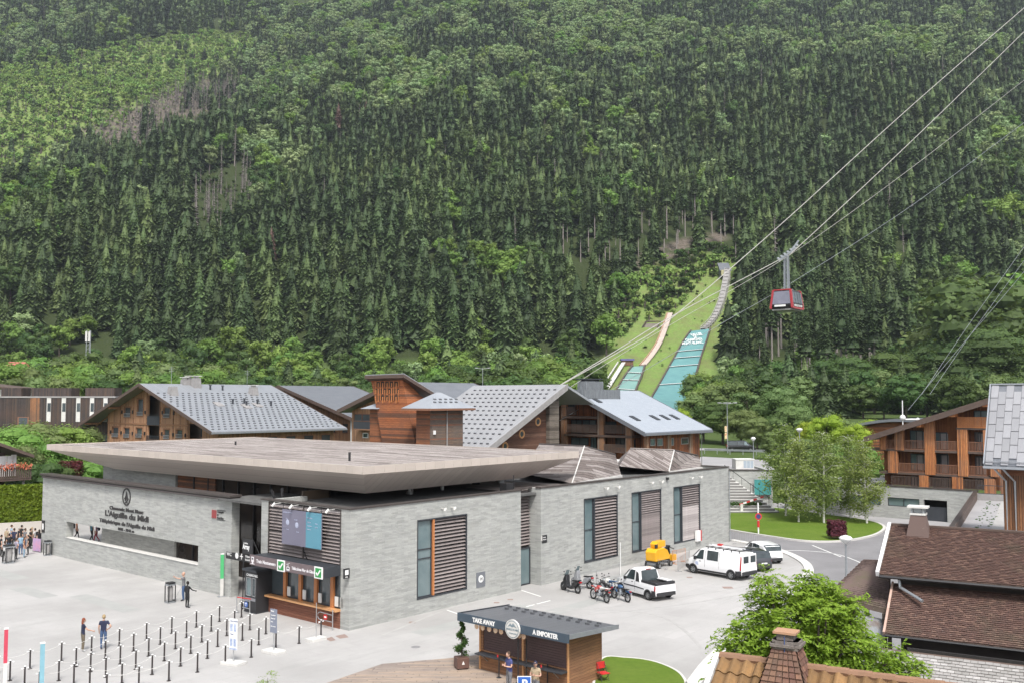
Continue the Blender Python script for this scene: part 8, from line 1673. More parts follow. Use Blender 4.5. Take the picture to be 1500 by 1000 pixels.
for (sx_,sy_,ax_) in ((0,-1,'x'),(0,1,'x'),(-1,0,'y'),(1,0,'y')):
    for r_ in range(nR):
        t0,t1=r_/nR,(r_+1.1)/nR;hw0=.54-.33*t0;hw1=.54-.33*min(t1,1);dw0,dw1=(.47-.26*t0,.47-.26*min(t1,1));z0_,z1_=zbt-.2+(ztop-zbt+.2)*t0,zbt-.2+(ztop-zbt+.2)*min(t1,1);nC_=6
        for c in range(nC_):
            u0,u1=-1+2*c/nC_+.02,-1+2*(c+1)/nC_-.02;o_=.028+rg.uniform(0,.012)
            if ax_=='x':V_=[(cx_+u0*hw0,cy_+sy_*(dw0+o_),z0_),(cx_+u1*hw0,cy_+sy_*(dw0+o_),z0_),(cx_+u1*hw1,cy_+sy_*(dw1+.004),z1_),(cx_+u0*hw1,cy_+sy_*(dw1+.004),z1_),(cx_+u0*hw0,cy_+sy_*dw0,z0_),(cx_+u1*hw0,cy_+sy_*dw0,z0_)]
            else:V_=[(cx_+sx_*(hw0+o_),cy_+u0*dw0,z0_),(cx_+sx_*(hw0+o_),cy_+u1*dw0,z0_),(cx_+sx_*(hw1+.004),cy_+u1*dw1,z1_),(cx_+sx_*(hw1+.004),cy_+u0*dw1,z1_),(cx_+sx_*hw0,cy_+u0*dw0,z0_),(cx_+sx_*hw0,cy_+u1*dw0,z0_)]
            b.add(V_,[(0,1,2,3),(0,4,5,1)])
o=b.build('chimney_tiles',mk_tile('chimney_tile',(.20,.10,.075),(.14,.075,.06),(.25,.13,.09),(.10,.085,.06)),co,fix=False);o['kind']='stuff'
b=MB()
for zz,w_ in ((ztop-.05,.44),(ztop,.50),(ztop+.05,.42)):
    for i in range(7):b.cbox((cx_+rg.uniform(-.06,.06),cy_+rg.uniform(-.05,.05),zz+.03),w_*rg.uniform(.8,1.05),w_*rg.uniform(.75,1),.05)
b.cbox((cx_,cy_,ztop+.16),.30,.28,.12);b.build('chimney_collar',plain('rough_slate_collar',(.20,.175,.16),(.12,.10,.09),8,.9,bump=.6),co)
b=MB();b.cbox((cx_,cy_,ztop+.24),.42,.36,.04);b.build('chimney_cap',plain('orange_stone_cap',(.42,.23,.13),(.34,.22,.15),5,.8),co);b=MB();b.tube([(cx_+.02,cy_-.24,ztop+.2),(cx_+.02,cy_-.25,ztop-.1)],.008,4);b.build('strap',M_navy,co)
# ---------------------------------------------------------------- vehicles
M_carw=plain('car_white',(.80,.80,.80),(.76,.76,.77),.6,.3,coat=.6);M_tyre=plain('tyre_rubber',(.02,.02,.02),None,5,.85);M_rim=plain('wheel_rim',(.42,.43,.44),(.3,.31,.32),4,.35,.7);M_trim=plain('black_plastic_trim',(.03,.03,.033),None,3,.6);M_cgl=plain('car_glass',(.02,.028,.03),(.05,.065,.07),1.2,.06,spec=.8);M_tail=plain('tail_light',(.40,.015,.02),None,3,.2);M_head=plain('head_light',(.55,.57,.58),None,3,.15);M_cdark=plain('car_dark_grey',(.045,.047,.055),None,.6,.3,coat=.6);M_cblack=plain('car_black',(.015,.015,.017),None,.6,.25,coat=.6)
def wheel(parent,x,y,r,w_=.2):
    sg=1 if y>0 else-1;b=MB();b.M=Matrix.Translation((x,y,r));b.lathe([(r*.62,-w_/2),(r*.95,-w_/2),(r,-w_*.3),(r,w_*.3),(r*.95,w_/2),(r*.62,w_/2)],n=22,axis='y');wo=b.build('wheel',M_tyre,parent,smooth=False);b=MB();b.M=Matrix.Translation((x,y+sg*(w_/2-.015),r))
    b.lathe([(r*.2,-.02),(r*.63,-.02),(r*.63,.012),(r*.56,.02),(r*.52,-.005)],n=22,axis='y')
    for i in range(7):a=2*PI*i/7;b.bar((0,sg*.012,0),(math.cos(a)*r*.54,sg*.012,math.sin(a)*r*.54),.03,r*.17)
    b.lathe([(.001,.02),(r*.16,.02),(r*.16,-.02)],n=12,axis='y');b.build('rim',M_rim,wo);return wo
def car_body(prof_top,prof_bot,wid,belt,NS=44,tumble=.16):
    """returns function P(x, s) on the skin; s from 0 (sill) to 1 (roof centre)"""
    ip=lambda pr,x:float(np.interp(x,[p[0] for p in pr],[p[1] for p in pr]))
    def P(x,s,side=1,off=0.0):
        zt_,zb_,w_=ip(prof_top,x),ip(prof_bot,x),ip(wid,x)/2;bl=min(belt,zt_-.04)
        pts=[(w_*.95,zb_),(w_,zb_+(bl-zb_)*.25),(w_*1.0,zb_+(bl-zb_)*.7),(w_*.97,bl),(w_*(.97-tumble*max(0,(zt_-bl))*.95),zt_-.12*min(1,(zt_-bl)/.3)),(w_*(.97-tumble*max(0,zt_-bl)*.95)-.14,zt_-.015),(0,zt_)]
        k=s*(len(pts)-1);i=min(int(k),len(pts)-2);f=k-i;y=pts[i][0]*(1-f)+pts[i+1][0]*f;z=pts[i][1]*(1-f)+pts[i+1][1]*f
        return Vector((x,side*(y+off),z))
    return P,ip
def build_body(parent,P,xs,m,wheels,r,name='body'):
    bm=bmesh.new();SS=[0,1/6,2/6,2.5/6,3/6,3.5/6,4/6,5/6,1];rings=[]
    for x in xs:
        ring=[bm.verts.new(P(x,s_,1)) for s_ in SS]+[bm.verts.new(P(x,s_,-1)) for s_ in reversed(SS[:-1])];rings.append(ring)
    n=len(rings[0])
    for a,c in zip(rings[:-1],rings[1:]):
        for i in range(n-1):bm.faces.new((a[i],c[i],c[i+1],a[i+1]))
        bm.faces.new((a[n-1],c[n-1],c[0],a[0]))
    bm.faces.new(rings[0]);bm.faces.new(rings[-1][::-1]);bmesh.ops.recalc_face_normals(bm,faces=bm.faces)
    for f in bm.faces:f.smooth=len(f.verts)==4
    me=bpy.data.meshes.new(name);bm.to_mesh(me);bm.free();me.materials.append(m);me.set_sharp_from_angle(angle=R(38));return mo(name,me,parent)
def patch(parent,P,x0,x1,s0,s1,side,m,name,off=.006,x0t=None,x1t=None,n=5,parent2=None):
    """a panel lying on the skin between x and s limits, slanted ends allowed"""
    x0t=x0 if x0t is None else x0t;x1t=x1 if x1t is None else x1t;vs=[]
    for j in range(4):
        t=j/3;s_=s0+(s1-s0)*t
        for i in range(n+1):u_=i/n;x=(x0*(1-t)+x0t*t)*(1-u_)+(x1*(1-t)+x1t*t)*u_;vs.append(P(x,s_,side,off))
    b=MB();b.add(vs,[(j*(n+1)+i,j*(n+1)+i+1,(j+1)*(n+1)+i+1,(j+1)*(n+1)+i) for j in range(3) for i in range(n)]);o=b.build(name,m,parent);sm_=o.modifiers.new('thick','SOLIDIFY');sm_.thickness=.012;sm_.offset=0;return o
def cross_patch(parent,P,xa,xb,s0,m,name,off=.006):
    """a window that crosses the car (windscreen or rear window): from height s at xa to xb"""
    vs=[];n=6
    for j in range(5):
        x=xa+(xb-xa)*j/4
        for i in range(n+1):
            u_=-1+2*i/n;e_=P(x,s0,1);c_=P(x,1,1);y=e_.y*.93*u_;z=c_.z-(c_.z-P(x,5/6,1).z)*abs(u_)**3;vs.append(Vector((x,y,z+off)))
    b=MB();b.add(vs,[(j*(n+1)+i,j*(n+1)+i+1,(j+1)*(n+1)+i+1,(j+1)*(n+1)+i) for j in range(4) for i in range(n)]);return b.build(name,m,parent)
def arch(parent,x,y,r):
    sg=1 if y>0 else-1;b=MB();pts=[(x+math.cos(a)*(r+.07),r+math.sin(a)*(r+.07)) for a in np.linspace(-.35,PI+.35,18)];b.yprism(pts,y-.01,y+.012*sg) if sg>0 else b.yprism(pts,y-.012,y+.01);return b.build('wheel_arch',M_trim,parent)
def vehicle(name,label,cat,pa,pr_,pw_,wheels_x,r,L_,W_,top,bot,wid,belt,m,group=None):
    """pa, pr_: picture points of the front and rear near-side wheel contact"""
    F0,R0=G(*pa),G(*pr_);hd=(F0-R0).normalized();ang=math.atan2(hd.y,hd.x);side=Vector((hd.y,-hd.x,0));mid=(F0+R0)/2;mid+=side*(W_/2-.1)*pw_
    c=mid-hd*((wheels_x[0]+wheels_x[1])/2);t=thing(name,label,cat,(c.x,c.y,0),ang,group);P,ip=car_body(top,bot,wid,belt);xs=np.unique(np.concatenate([np.linspace(top[0][0],top[-1][0],40),[p[0] for p in top]]));build_body(t,P,xs,m,wheels_x,r)
    for x in wheels_x:
        for sg in (-1,1):wheel(t,x,sg*(W_/2-.1),r);arch(t,x,sg*(W_/2*1.0-.012),r)
    return t,P
# x axis: forward; rear at negative x.  pw_ = +1: the far side lies to the right of the heading
vb=[(-2.6,.38),(-2.3,.28),(2.2,.25),(2.6,.36)]
van,P=vehicle('white_van','white delivery van with a black roof rack parked right of the orange machine','van',(1012.4,838),(1075.9,849.3),1,(1.72,-1.72),.34,5.2,1.95,[(-2.62,1.0),(-2.58,1.80),(-2.45,1.93),(0,1.97),(.95,1.95),(1.2,1.86),(1.75,1.35),(1.95,1.16),(2.45,.98),(2.62,.72)],vb,[(-2.62,1.84),(-2.4,1.92),(1.6,1.94),(2.2,1.84),(2.62,1.5)],1.12,M_carw)
for sd_ in (1,-1):
    patch(van,P,.78,1.62,3.05/6,4.0/6,sd_,M_cgl,'front_side_window',x0t=.78,x1t=1.12);patch(van,P,-.55,.45,3.05/6,4.0/6,sd_,M_cgl,'side_window')
    patch(van,P,-1.38,1.38,.02,.12,sd_,M_trim,'side_moulding');patch(van,P,2.1,2.6,.0,1.6/6,sd_,M_trim,'front_bumper');patch(van,P,-2.61,-2.12,.0,1.5/6,sd_,M_trim,'rear_bumper');patch(van,P,2.12,2.5,2.2/6,3/6,sd_,M_head,'headlight');patch(van,P,-2.61,-2.5,1.6/6,4.0/6,sd_,M_tail,'tail_light');patch(van,P,.98,1.16,2.45/6,2.62/6,sd_,M_trim,'door_handle')
    patch(van,P,.625,.64,.25/6*2,3.95/6,sd_,M_trim,'door_gap',.003);patch(van,P,-.66,-.648,.25/6*2,3.95/6,sd_,M_trim,'door_gap',.003)
    b=MB();p=P(1.45,3/6,sd_);b.cbox((p.x,p.y+sd_*.12,p.z+.1),.12,.2,.24);b.build('mirror',M_trim,van)
patch(van,P,1.22,1.5,1.6/6,2.3/6,1,plain('decal_blue',(.15,.25,.5),(.7,.7,.75),12,.4),'door_decal');cross_patch(van,P,1.22,1.9,3.4/6,M_cgl,'windscreen')
b=MB();b.box(-2.68,-2.6,-.86,.86,.36,.62);b.build('rear_bumper',M_trim,van);b=MB();b.box(-2.66,-2.6,-.8,-.02,.66,1.86);b.box(-2.66,-2.6,.02,.8,.66,1.86);b.build('rear_door',M_carw,van,bevel=.015);box('number_plate',M_white,van,-2.68,-2.665,.12,.6,.72,.84);[box('rear_window',M_cgl,van,-2.675,-2.662,y,y+.58,1.25,1.72) for y in (-.7,.12)]
b=MB();[b.bar((x,-.72,2.05),(x,.72,2.05),.05,.05) for x in (-2.3,-1.6,-.9,-.2,.5)];[b.bar((-2.4,y,2.08),(.7,y,2.08),.05) for y in (-.7,.7)];[b.bar((x,y,1.92),(x,y,2.07),.05) for x in (-2.3,-1.6,-.9,-.2,.5) for y in (-.7,.7)];b.build('roof_rack',M_black,van);b=MB();b.bar((-2.1,-.3,2.12),(.9,-.3,2.12),.06);b.bar((-2.1,.1,2.12),(.9,.1,2.12),.06);b.build('ladder',M_carw,van);box('rack_box',M_red,van,.0,.35,-.45,-.2,2.1,2.22)
# white pick-up
pk,P=vehicle('white_pickup','small white pick-up with an open black load bed beside the motorcycles','pickup',(905.5,866),(956,880),1,(1.42,-1.38),.32,4.3,1.83,[(-2.12,.85),(-2.08,1.02),(-.62,1.04),(-.55,1.1),(-.35,1.76),(-.1,1.84),(.35,1.84),(.62,1.72),(1.2,1.18),(1.4,1.08),(1.95,.94),(2.12,.68)],[(-2.12,.36),(-1.9,.27),(1.8,.25),(2.12,.36)],[(-2.12,1.72),(-1.8,1.80),(1.3,1.82),(1.9,1.68),(2.12,1.35)],1.06,M_carw)
for sd_ in (1,-1):
    patch(pk,P,.0,.95,3.06/6,4.0/6,sd_,M_cgl,'side_window',x0t=.0,x1t=.5);patch(pk,P,-.55,-.14,2.9/6,4.3/6,sd_,M_trim,'cab_corner_panel',x0t=-.38,x1t=-.1);patch(pk,P,-1.0,1.05,1.55/6,1.75/6,sd_,M_trim,'side_moulding');patch(pk,P,-2.11,-1.75,0,1.7/6,sd_,M_trim,'rear_bumper');patch(pk,P,1.7,2.1,0,1.5/6,sd_,M_trim,'front_bumper');patch(pk,P,-2.11,-2.0,1.7/6,3.6/6,sd_,M_tail,'tail_light');patch(pk,P,1.6,1.98,2/6,2.9/6,sd_,M_head,'headlight');patch(pk,P,.12,.3,2.5/6,2.66/6,sd_,M_trim,'door_handle');patch(pk,P,-.06,-.048,.3/6*2,2.9/6,sd_,M_trim,'door_gap',.003)
    b=MB();p=P(.85,3/6,sd_);b.cbox((p.x,p.y+sd_*.1,p.z+.08),.1,.18,.18);b.build('mirror',M_trim,pk)
cross_patch(pk,P,.66,1.28,3.4/6,M_cgl,'windscreen')
b=MB();b.box(-1.98,-.62,-.7,.7,1.045,1.055);b.build('load_bed',M_dark,pk);b=MB();[b.box(-2.05,-.6,y-.05,y+.05,1.03,1.2) for y in (-.76,.76)];b.box(-2.1,-2.0,-.8,.8,1.03,1.2);b.build('bed_rim',M_trim,pk,bevel=.02);b=MB();b.hexa([(-.62,-.7,1.06),(-.56,-.7,1.06),(-.56,.7,1.06),(-.62,.7,1.06)],[(-.47,-.6,1.74),(-.38,-.6,1.74),(-.38,.6,1.74),(-.47,.6,1.74)]);b.build('rear_window',M_cgl,pk);box('third_brake_light',M_tail,pk,-.42,-.36,-.2,.2,1.76,1.8)
b=MB();b.hexa([(-2.0,.9,1.2),(-.9,.9,1.2),(-.9,.3,1.28),(-2.0,.3,1.28)],[(-2.0,.9,1.24),(-.9,.9,1.24),(-.9,.3,1.32),(-2.0,.3,1.32)]) if False else b.box(-1.9,-.9,-.72,-.3,1.2,1.25);b.build('bed_cover',M_carw,pk);b=MB();b.box(-2.17,-2.1,-.78,.78,.34,.56);b.build('rear_bumper',M_trim,pk);box('tailgate',M_carw,pk,-2.15,-2.11,-.7,.7,.58,1.02);box('number_plate',M_lwhite,pk,-2.165,-2.152,-.1,.4,.68,.79)
# white hatchback and dark car
def hatch(name,label,pa,pr_,m,dark=False):
    t,P=vehicle(name,label,'car',pa,pr_,1,(1.28,-1.3),.31,4.05,1.75,[(-2.02,.78),(-1.98,.98),(-1.72,1.38),(-1.5,1.48),(-.4,1.56),(.2,1.54),(.5,1.45),(1.15,1.05),(1.75,.88),(2.02,.64)],[(-2.02,.4),(-1.8,.24),(1.7,.22),(2.02,.34)],[(-2.02,1.4),(-1.7,1.7),(1.3,1.74),(1.8,1.6),(2.02,1.2)],.95,m)
    for sd_ in (1,-1):
        patch(t,P,.02,.85,3.06/6,4.0/6,sd_,M_cgl,'front_side_window',x0t=.02,x1t=.42);patch(t,P,-1.25,-.06,3.06/6,4.0/6,sd_,M_cgl,'rear_side_window',x0t=-.95,x1t=-.06);patch(t,P,-2.0,-1.72,2.3/6,3.2/6,sd_,M_tail,'tail_light');patch(t,P,1.5,1.95,2/6,2.9/6,sd_,M_head,'headlight');patch(t,P,-1.2,-1.05,2.6/6,2.75/6,sd_,M_trim,'door_handle')
        b=MB();p=P(.75,3/6,sd_);b.cbox((p.x,p.y+sd_*.1,p.z+.06),.1,.18,.14);b.build('mirror',m,t)
    cross_patch(t,P,.5,1.12,3.4/6,M_cgl,'windscreen');cross_patch(t,P,-1.95,-1.55,3.5/6,M_cgl,'rear_window');b=MB();b.box(-2.06,-1.98,-.66,.66,.28,.5);b.build('rear_bumper',M_trim,t);box('number_plate',M_white,t,-2.07,-2.055,-.25,.25,.6,.7);return t
hatch('white_hatchback','white hatchback parked furthest right beside the curved kerb',(1082,814),(1125,827.5),M_carw)
hatch('dark_hatchback','dark grey hatchback half hidden behind the white van',(1062,825),(1108,838.5),M_cdark)
# black people carrier on the upper road
q=G(1085,661,4.16);t=thing('black_van','black people carrier driving on the upper road below the forest','van',(q.x,q.y,4.16),R(-6));P,ip=car_body([(-2.4,.9),(-2.36,1.55),(-2.15,1.86),(.4,1.9),(.8,1.82),(1.6,1.15),(2.2,.95),(2.4,.7)],[(-2.4,.35),(2.4,.3)],[(-2.4,1.8),(1.6,1.9),(2.4,1.45)],1.1);build_body(t,P,np.linspace(-2.4,2.4,34),M_cblack,None,.33)
for sd_ in (1,-1):
    patch(t,P,.5,1.25,3.1/6,4/6,sd_,M_glass_t,'front_side_window',x1t=.8);patch(t,P,-.6,.4,3.1/6,4/6,sd_,M_cgl,'side_window');patch(t,P,-2.1,-.7,3.1/6,4/6,sd_,M_cgl,'rear_side_window');patch(t,P,-2.39,-2.2,2/6,3.4/6,sd_,M_tail,'tail_light')
    for x in (1.5,-1.5):wheel(t,x,sd_*.85,.34)
# ---------------------------------------------------------------- motorcycles
def bike(label,pf,pr_,cols,style,lean=.08):
    F0,R0=G(*pf),G(*pr_);hd=(F0-R0).normalized();wb=1.45;mid=(F0+R0)/2;t=thing('motor_scooter' if style=='scooter' else 'motorcycle',label,'scooter' if style=='scooter' else 'motorcycle',(mid.x,mid.y,0),math.atan2(hd.y,hd.x));t.rotation_euler=(lean,0,math.atan2(hd.y,hd.x))
    rf_,rr_=(.29,.28) if style=='scooter' else ((.35,.32) if style=='enduro' else (.31,.31));c1,c2,c3=cols;f_,k_=wb/2,-wb/2
    for x,r_ in ((f_,rf_),(k_,rr_)):
        b=MB();b.torus((x,0,r_),r_-.05,.055 if style != 'scooter' else .065,'y',20,7);w_=b.build('wheel',M_tyre,t,smooth=True);b=MB();b.cyl((x,-.05,r_),(x,.05,r_),.05,.05,10)
        for i in range(8):a=PI*i/4;b.bar((x,0,r_),(x+math.cos(a)*(r_-.07),0,r_+math.sin(a)*(r_-.07)),.018)
        b.torus((x,0,r_),r_-.09,.018,'y',18,5);b.torus((x,.05,r_),.1,.01,'y',12,4);b.build('rim',M_rim,w_)
    sx,sz=(.42,.95) if style != 'scooter' else (.40,.98)
    b=MB();[b.tube([(f_,y,rf_),(sx,y,sz-.1)],.022,6) for y in (-.09,.09)];b.build('fork',M_steel,t)
    b=MB();b.tube([(sx-.02,-.36,sz+.13),(sx+.04,-.14,sz+.08),(sx+.05,0,sz+.04),(sx+.04,.14,sz+.08),(sx-.02,.36,sz+.13)],.015,6);b.tube([(sx-.04,-.38,sz+.13),(sx+.0,-.26,sz+.13)],.022,6);b.tube([(sx-.04,.38,sz+.13),(sx+.0,.26,sz+.13)],.022,6);b.build('handlebar',M_black,t)
    b=MB();[b.tube([(sx+.02,y*.6,sz+.1),(sx+.02,y,sz+.28)],.008,4) for y in (-.3,.3)];[b.ball((sx+.02,y,sz+.32),(.02,.06,.045),8,5) for y in (-.3,.3)];b.build('mirror',M_black,t)
    if style=='scooter':
        b=MB();b.xprism([(0,0)],0,0) if False else None
        b.yprism([(.62,.5),(.66,.75),(.5,1.08),(.36,1.12),(.30,.8),(.22,.42),(-.1,.33),(-.2,.42),(-.32,.70),(-.85,.82),(-.92,.74),(-.6,.42),(-.15,.22),(.3,.24),(.45,.35)],-.17,.17);b.build('body',c1,t,bevel=.05)
        b=MB();b.yprism([(-.2,.74),(-.3,.86),(-.62,.85),(-.9,.93),(-.93,.86),(-.6,.76)],-.14,.14);b.build('seat',M_black,t,bevel=.03);b=MB();b.hexa([(.5,-.16,1.02),(.54,-.16,1.02),(.54,.16,1.02),(.5,.16,1.02)],[(.33,-.12,1.42),(.36,-.12,1.42),(.36,.12,1.42),(.33,.12,1.42)]);b.build('windscreen',M_glass_t,t)
        b=MB();b.ball((f_,0,rf_+.05),(.34,.09,.28),10,6);b.build('mudguard',c1,t);b=MB();b.cyl((-.35,-.2,.3),(-.85,-.22,.38),.06,.075,8);b.build('exhaust',M_steel,t);b=MB();b.box(-1.0,-.93,-.1,.1,.72,.82);b.build('tail_light',M_tail,t);b=MB();b.ball((.6,0,.88),(.06,.12,.07),8,6);b.build('headlight',M_head,t)
    else:
        b=MB();b.tube([(sx,0,sz-.08),(.0,0,.78),(-.35,0,.74)],.03,6);b.tube([(sx,0,sz-.16),(.2,0,.38),(-.2,0,.32),(-.3,0,.7)],.028,6);[b.tube([(k_,y,rr_),(-.15,y,.42)],.025,6) for y in (-.1,.1)];[b.tube([(k_+.05,y,rr_+.05),(-.38,y,.74)],.022,6) for y in (-.11,.11)];b.build('frame',c3,t)
        b=MB();b.box(-.16,.2,-.14,.14,.32,.5);b.cyl((.02,0,.5),(.1,0,.72),.1,.09,10);b.cyl((-.05,-.2,.42),(-.05,.2,.42),.1,.1,10);b.build('engine',M_galv,t,bevel=.02)
        b=MB();b.ball((.13,0,.86),(.27,.14,.13),12,7);b.build('fuel_tank',c1,t,smooth=True)
        b=MB();hs_=.1 if style=='enduro' else 0;b.yprism([(-.05,.82+hs_),(-.2,.80+hs_),(-.72,.84+hs_),(-.78,.80+hs_),(-.5,.74+hs_),(-.1,.74)],-.11,.11);b.build('seat',c3 if style != 'enduro' else c2,t,bevel=.02)
        b=MB()
        if style=='enduro':b.yprism([(.35,.80),(.95,.86),(1.0,.83),(.4,.74)],-.06,.06);b.yprism([(-.6,.86),(-1.05,.98),(-1.08,.94),(-.6,.76)],-.07,.07);b.yprism([(.15,.9),(.42,.85),(.3,.55),(.12,.7)],-.19,.19)
        else:b.yprism([(f_+math.cos(a)*.36,rf_+math.sin(a)*.36) for a in np.linspace(.3,2.6,8)]+[(f_+math.cos(a)*.33,rf_+math.sin(a)*.33) for a in np.linspace(2.6,.3,8)],-.06,.06);b.yprism([(-.55,.74),(-.95,.72),(-1.0,.62),(-.6,.66)],-.09,.09)
        b.build('bodywork',c1,t);b=MB();b.cyl((.52 if style != 'enduro' else .5,0,sz-.06),(.62,0,sz-.08),.09,.08,12);b.build('headlight',M_head,t);b=MB();b.tube([(.18,-.1,.5),(.28,-.16,.3),(-.1,-.17,.25),(-.4,-.18,.38),(-.85,-.19,.55)],[.02,.022,.025,.04,.05],7);b.build('exhaust',M_steel,t);b=MB();b.box(-1.02,-.96,-.06,.06,.68,.76);b.build('tail_light',M_tail,t)
    b=MB();b.tube([(-.05,.12,.3),(-.12,.34,.02)],.014,5);b.build('kickstand',M_black,t);return t
M_sil=plain('scooter_silver',(.35,.36,.38),None,2,.35,.3);M_pink=plain('enduro_red',(.40,.06,.055),(.62,.58,.56),5,.4,lo=.52,hi=.6);M_bblue=plain('bike_blue',(.03,.09,.20),None,2,.35,coat=.5);M_cblk2=plain('scooter_black',(.02,.02,.022),None,2,.3,coat=.4)
bike('black scooter at the left end of the motorcycle row',(822.4,863.0),(849.0,869.5),(M_cblk2,)*3,'scooter');bike('silver grey scooter with a red tail behind the black scooter',(838,857),(866,862.5),(M_sil,M_black,M_black),'scooter')
bike('red and white trail motorcycle in the front of the row',(866.5,876),(890.5,883.5),(M_pink,M_lwhite,M_black),'enduro');bike('blue roadster motorcycle beside the white pick-up',(897,875),(921.5,882.5),(M_bblue,M_black,M_black),'road');bike('white and blue trail motorcycle behind the red and white one',(880,866),(903,872),(M_lwhite,M_bblue,M_bblue),'enduro');bike('dark naked motorcycle squeezed between the trail bikes',(872,868),(895,875.5),(M_cblk2,M_black,M_black),'road')
# ---------------------------------------------------------------- orange boom lift and barriers
cgp=G(965,829);om=thing('boom_lift','bright orange folded boom lift parked against the slatted windows','boom lift',tuple(cgp),UA);om.scale=(.82,.85,.72);M_or=plain('machine_orange',(.78,.40,.012),(.70,.35,.01),1.5,.4,coat=.3)
b=MB();b.yprism([(-1.35,.75),(1.05,.75),(1.15,1.1),(.7,1.75),(.1,2.05),(-1.1,2.05),(-1.45,1.7)],-.55,.55);b.build('engine_cover',M_or,om,bevel=.08);b=MB();b.yprism([(-.85,2.08),(.75,2.08),(.75,2.75),(-.6,2.75),(-.95,2.5)],-.3,.35);b.build('turret',M_or,om,bevel=.06);b=MB();b.box(-1.0,-.7,-.35,-.2,2.1,2.5);b.box(-1.4,1.0,-.6,.6,.62,.73);b.build('black_trim',M_trim,om)
b=MB();b.box(-1.3,1.2,-.45,.45,.35,.6);b.build('chassis',M_galv,om)
for x in (-1.0,1.0):
    for y in (-.62,.62):wheel(om,x,y,.3,.22)
b=MB();b.bar((.9,.1,1.5),(1.9,.1,1.9),.2);b.bar((1.9,.1,1.9),(2.1,.1,.9),.16);b.bar((1.6,-.2,1.9),(2.4,-.2,1.6),.08);b.cyl((1.9,-.05,1.9),(1.9,.3,1.9),.14,.14,8);b.build('boom_arm',M_black,om);b=MB();b.box(2.0,2.75,-.3,.5,.35,1.0);b.build('basket',M_or,om,bevel=.06);b=MB();b.tube([(2.0,-.3,1.0),(2.0,-.3,1.45),(2.75,-.3,1.45),(2.75,-.3,1.0)],.025,5);b.tube([(2.0,.5,1.0),(2.0,.5,1.45),(2.75,.5,1.45),(2.75,.5,1.0)],.025,5);b.build('basket_rail',M_galv,om)
b=MB();b.ball((-.75,-1.0,.42),.16,8,6);b.build('pink_ball',plain('float_pink',(.6,.04,.22),None,2,.5),om) if False else None
M_bar=plain('barrier_steel',(.42,.42,.43),None,3,.45,.5)
def barrier(label,a,c,m=M_bar,h=1.05,group='crowd barriers beside the station wall'):
    A_,C_=G(*a),G(*c);v=C_-A_;L_=v.length;t=thing('crowd_barrier',label,'barrier',tuple(A_),math.atan2(v.y,v.x),group);b=MB();b.tube([(0,0,.12),(0,0,h),(L_,0,h),(L_,0,.12),(0,0,.12)],.02,6);b.build('frame',m,t);b=MB();n=max(3,int(L_/.16));[b.tube([(L_*i/n,0,.12),(L_*i/n,0,h)],.009,4) for i in range(1,n)];b.build('bars',m,t);b=MB();[b.bar((x,-.28,.03),(x,.28,.03),.035) for x in (.2,L_-.2)];[b.bar((x,0,.03),(x,0,.14),.035) for x in (.2,L_-.2)];b.build('foot',m,t);return t
barrier('steel crowd barrier behind the scooters',(828,857),(848,862));barrier('steel crowd barrier behind the trail motorcycles',(849,862),(873,857));barrier('steel crowd barrier lying near the wall behind the pick-up',(874,858),(908,846));barrier('low steel barrier in front of the orange machine',(939,830),(979,834),h=.7);barrier('orange meshed barrier right of the orange machine',(985,826),(1004,822),plain('barrier_orange',(.62,.25,.10),None,3,.5));barrier('steel barrier leading from the machine to the van nose',(993,837),(1010,826));barrier('steel barrier at the end of the station wall',(1072,796),(1108,800))
q=G(909,842);t=thing('wall_pole','thin white pole standing at the wall between the first two slatted windows','pole',tuple(q));b=MB();b.tube([(0,0,0),(0,0,2.4)],.025,6);b.build('shaft',M_white,t)
p=S.wy(1022,784,-.1);t=thing('wall_box','red and white box fixed under the last slatted window','box',(S.o[0],S.o[1],0),UA);b=MB();b.box(p.x-.3,p.x+.3,-.22,-.005,p.z-.45,p.z+.45);b.cur=1;b.box(p.x+.31,p.x+.5,-.22,-.005,p.z-.45,p.z+.45);b.build('casing',[M_white,M_red],t)
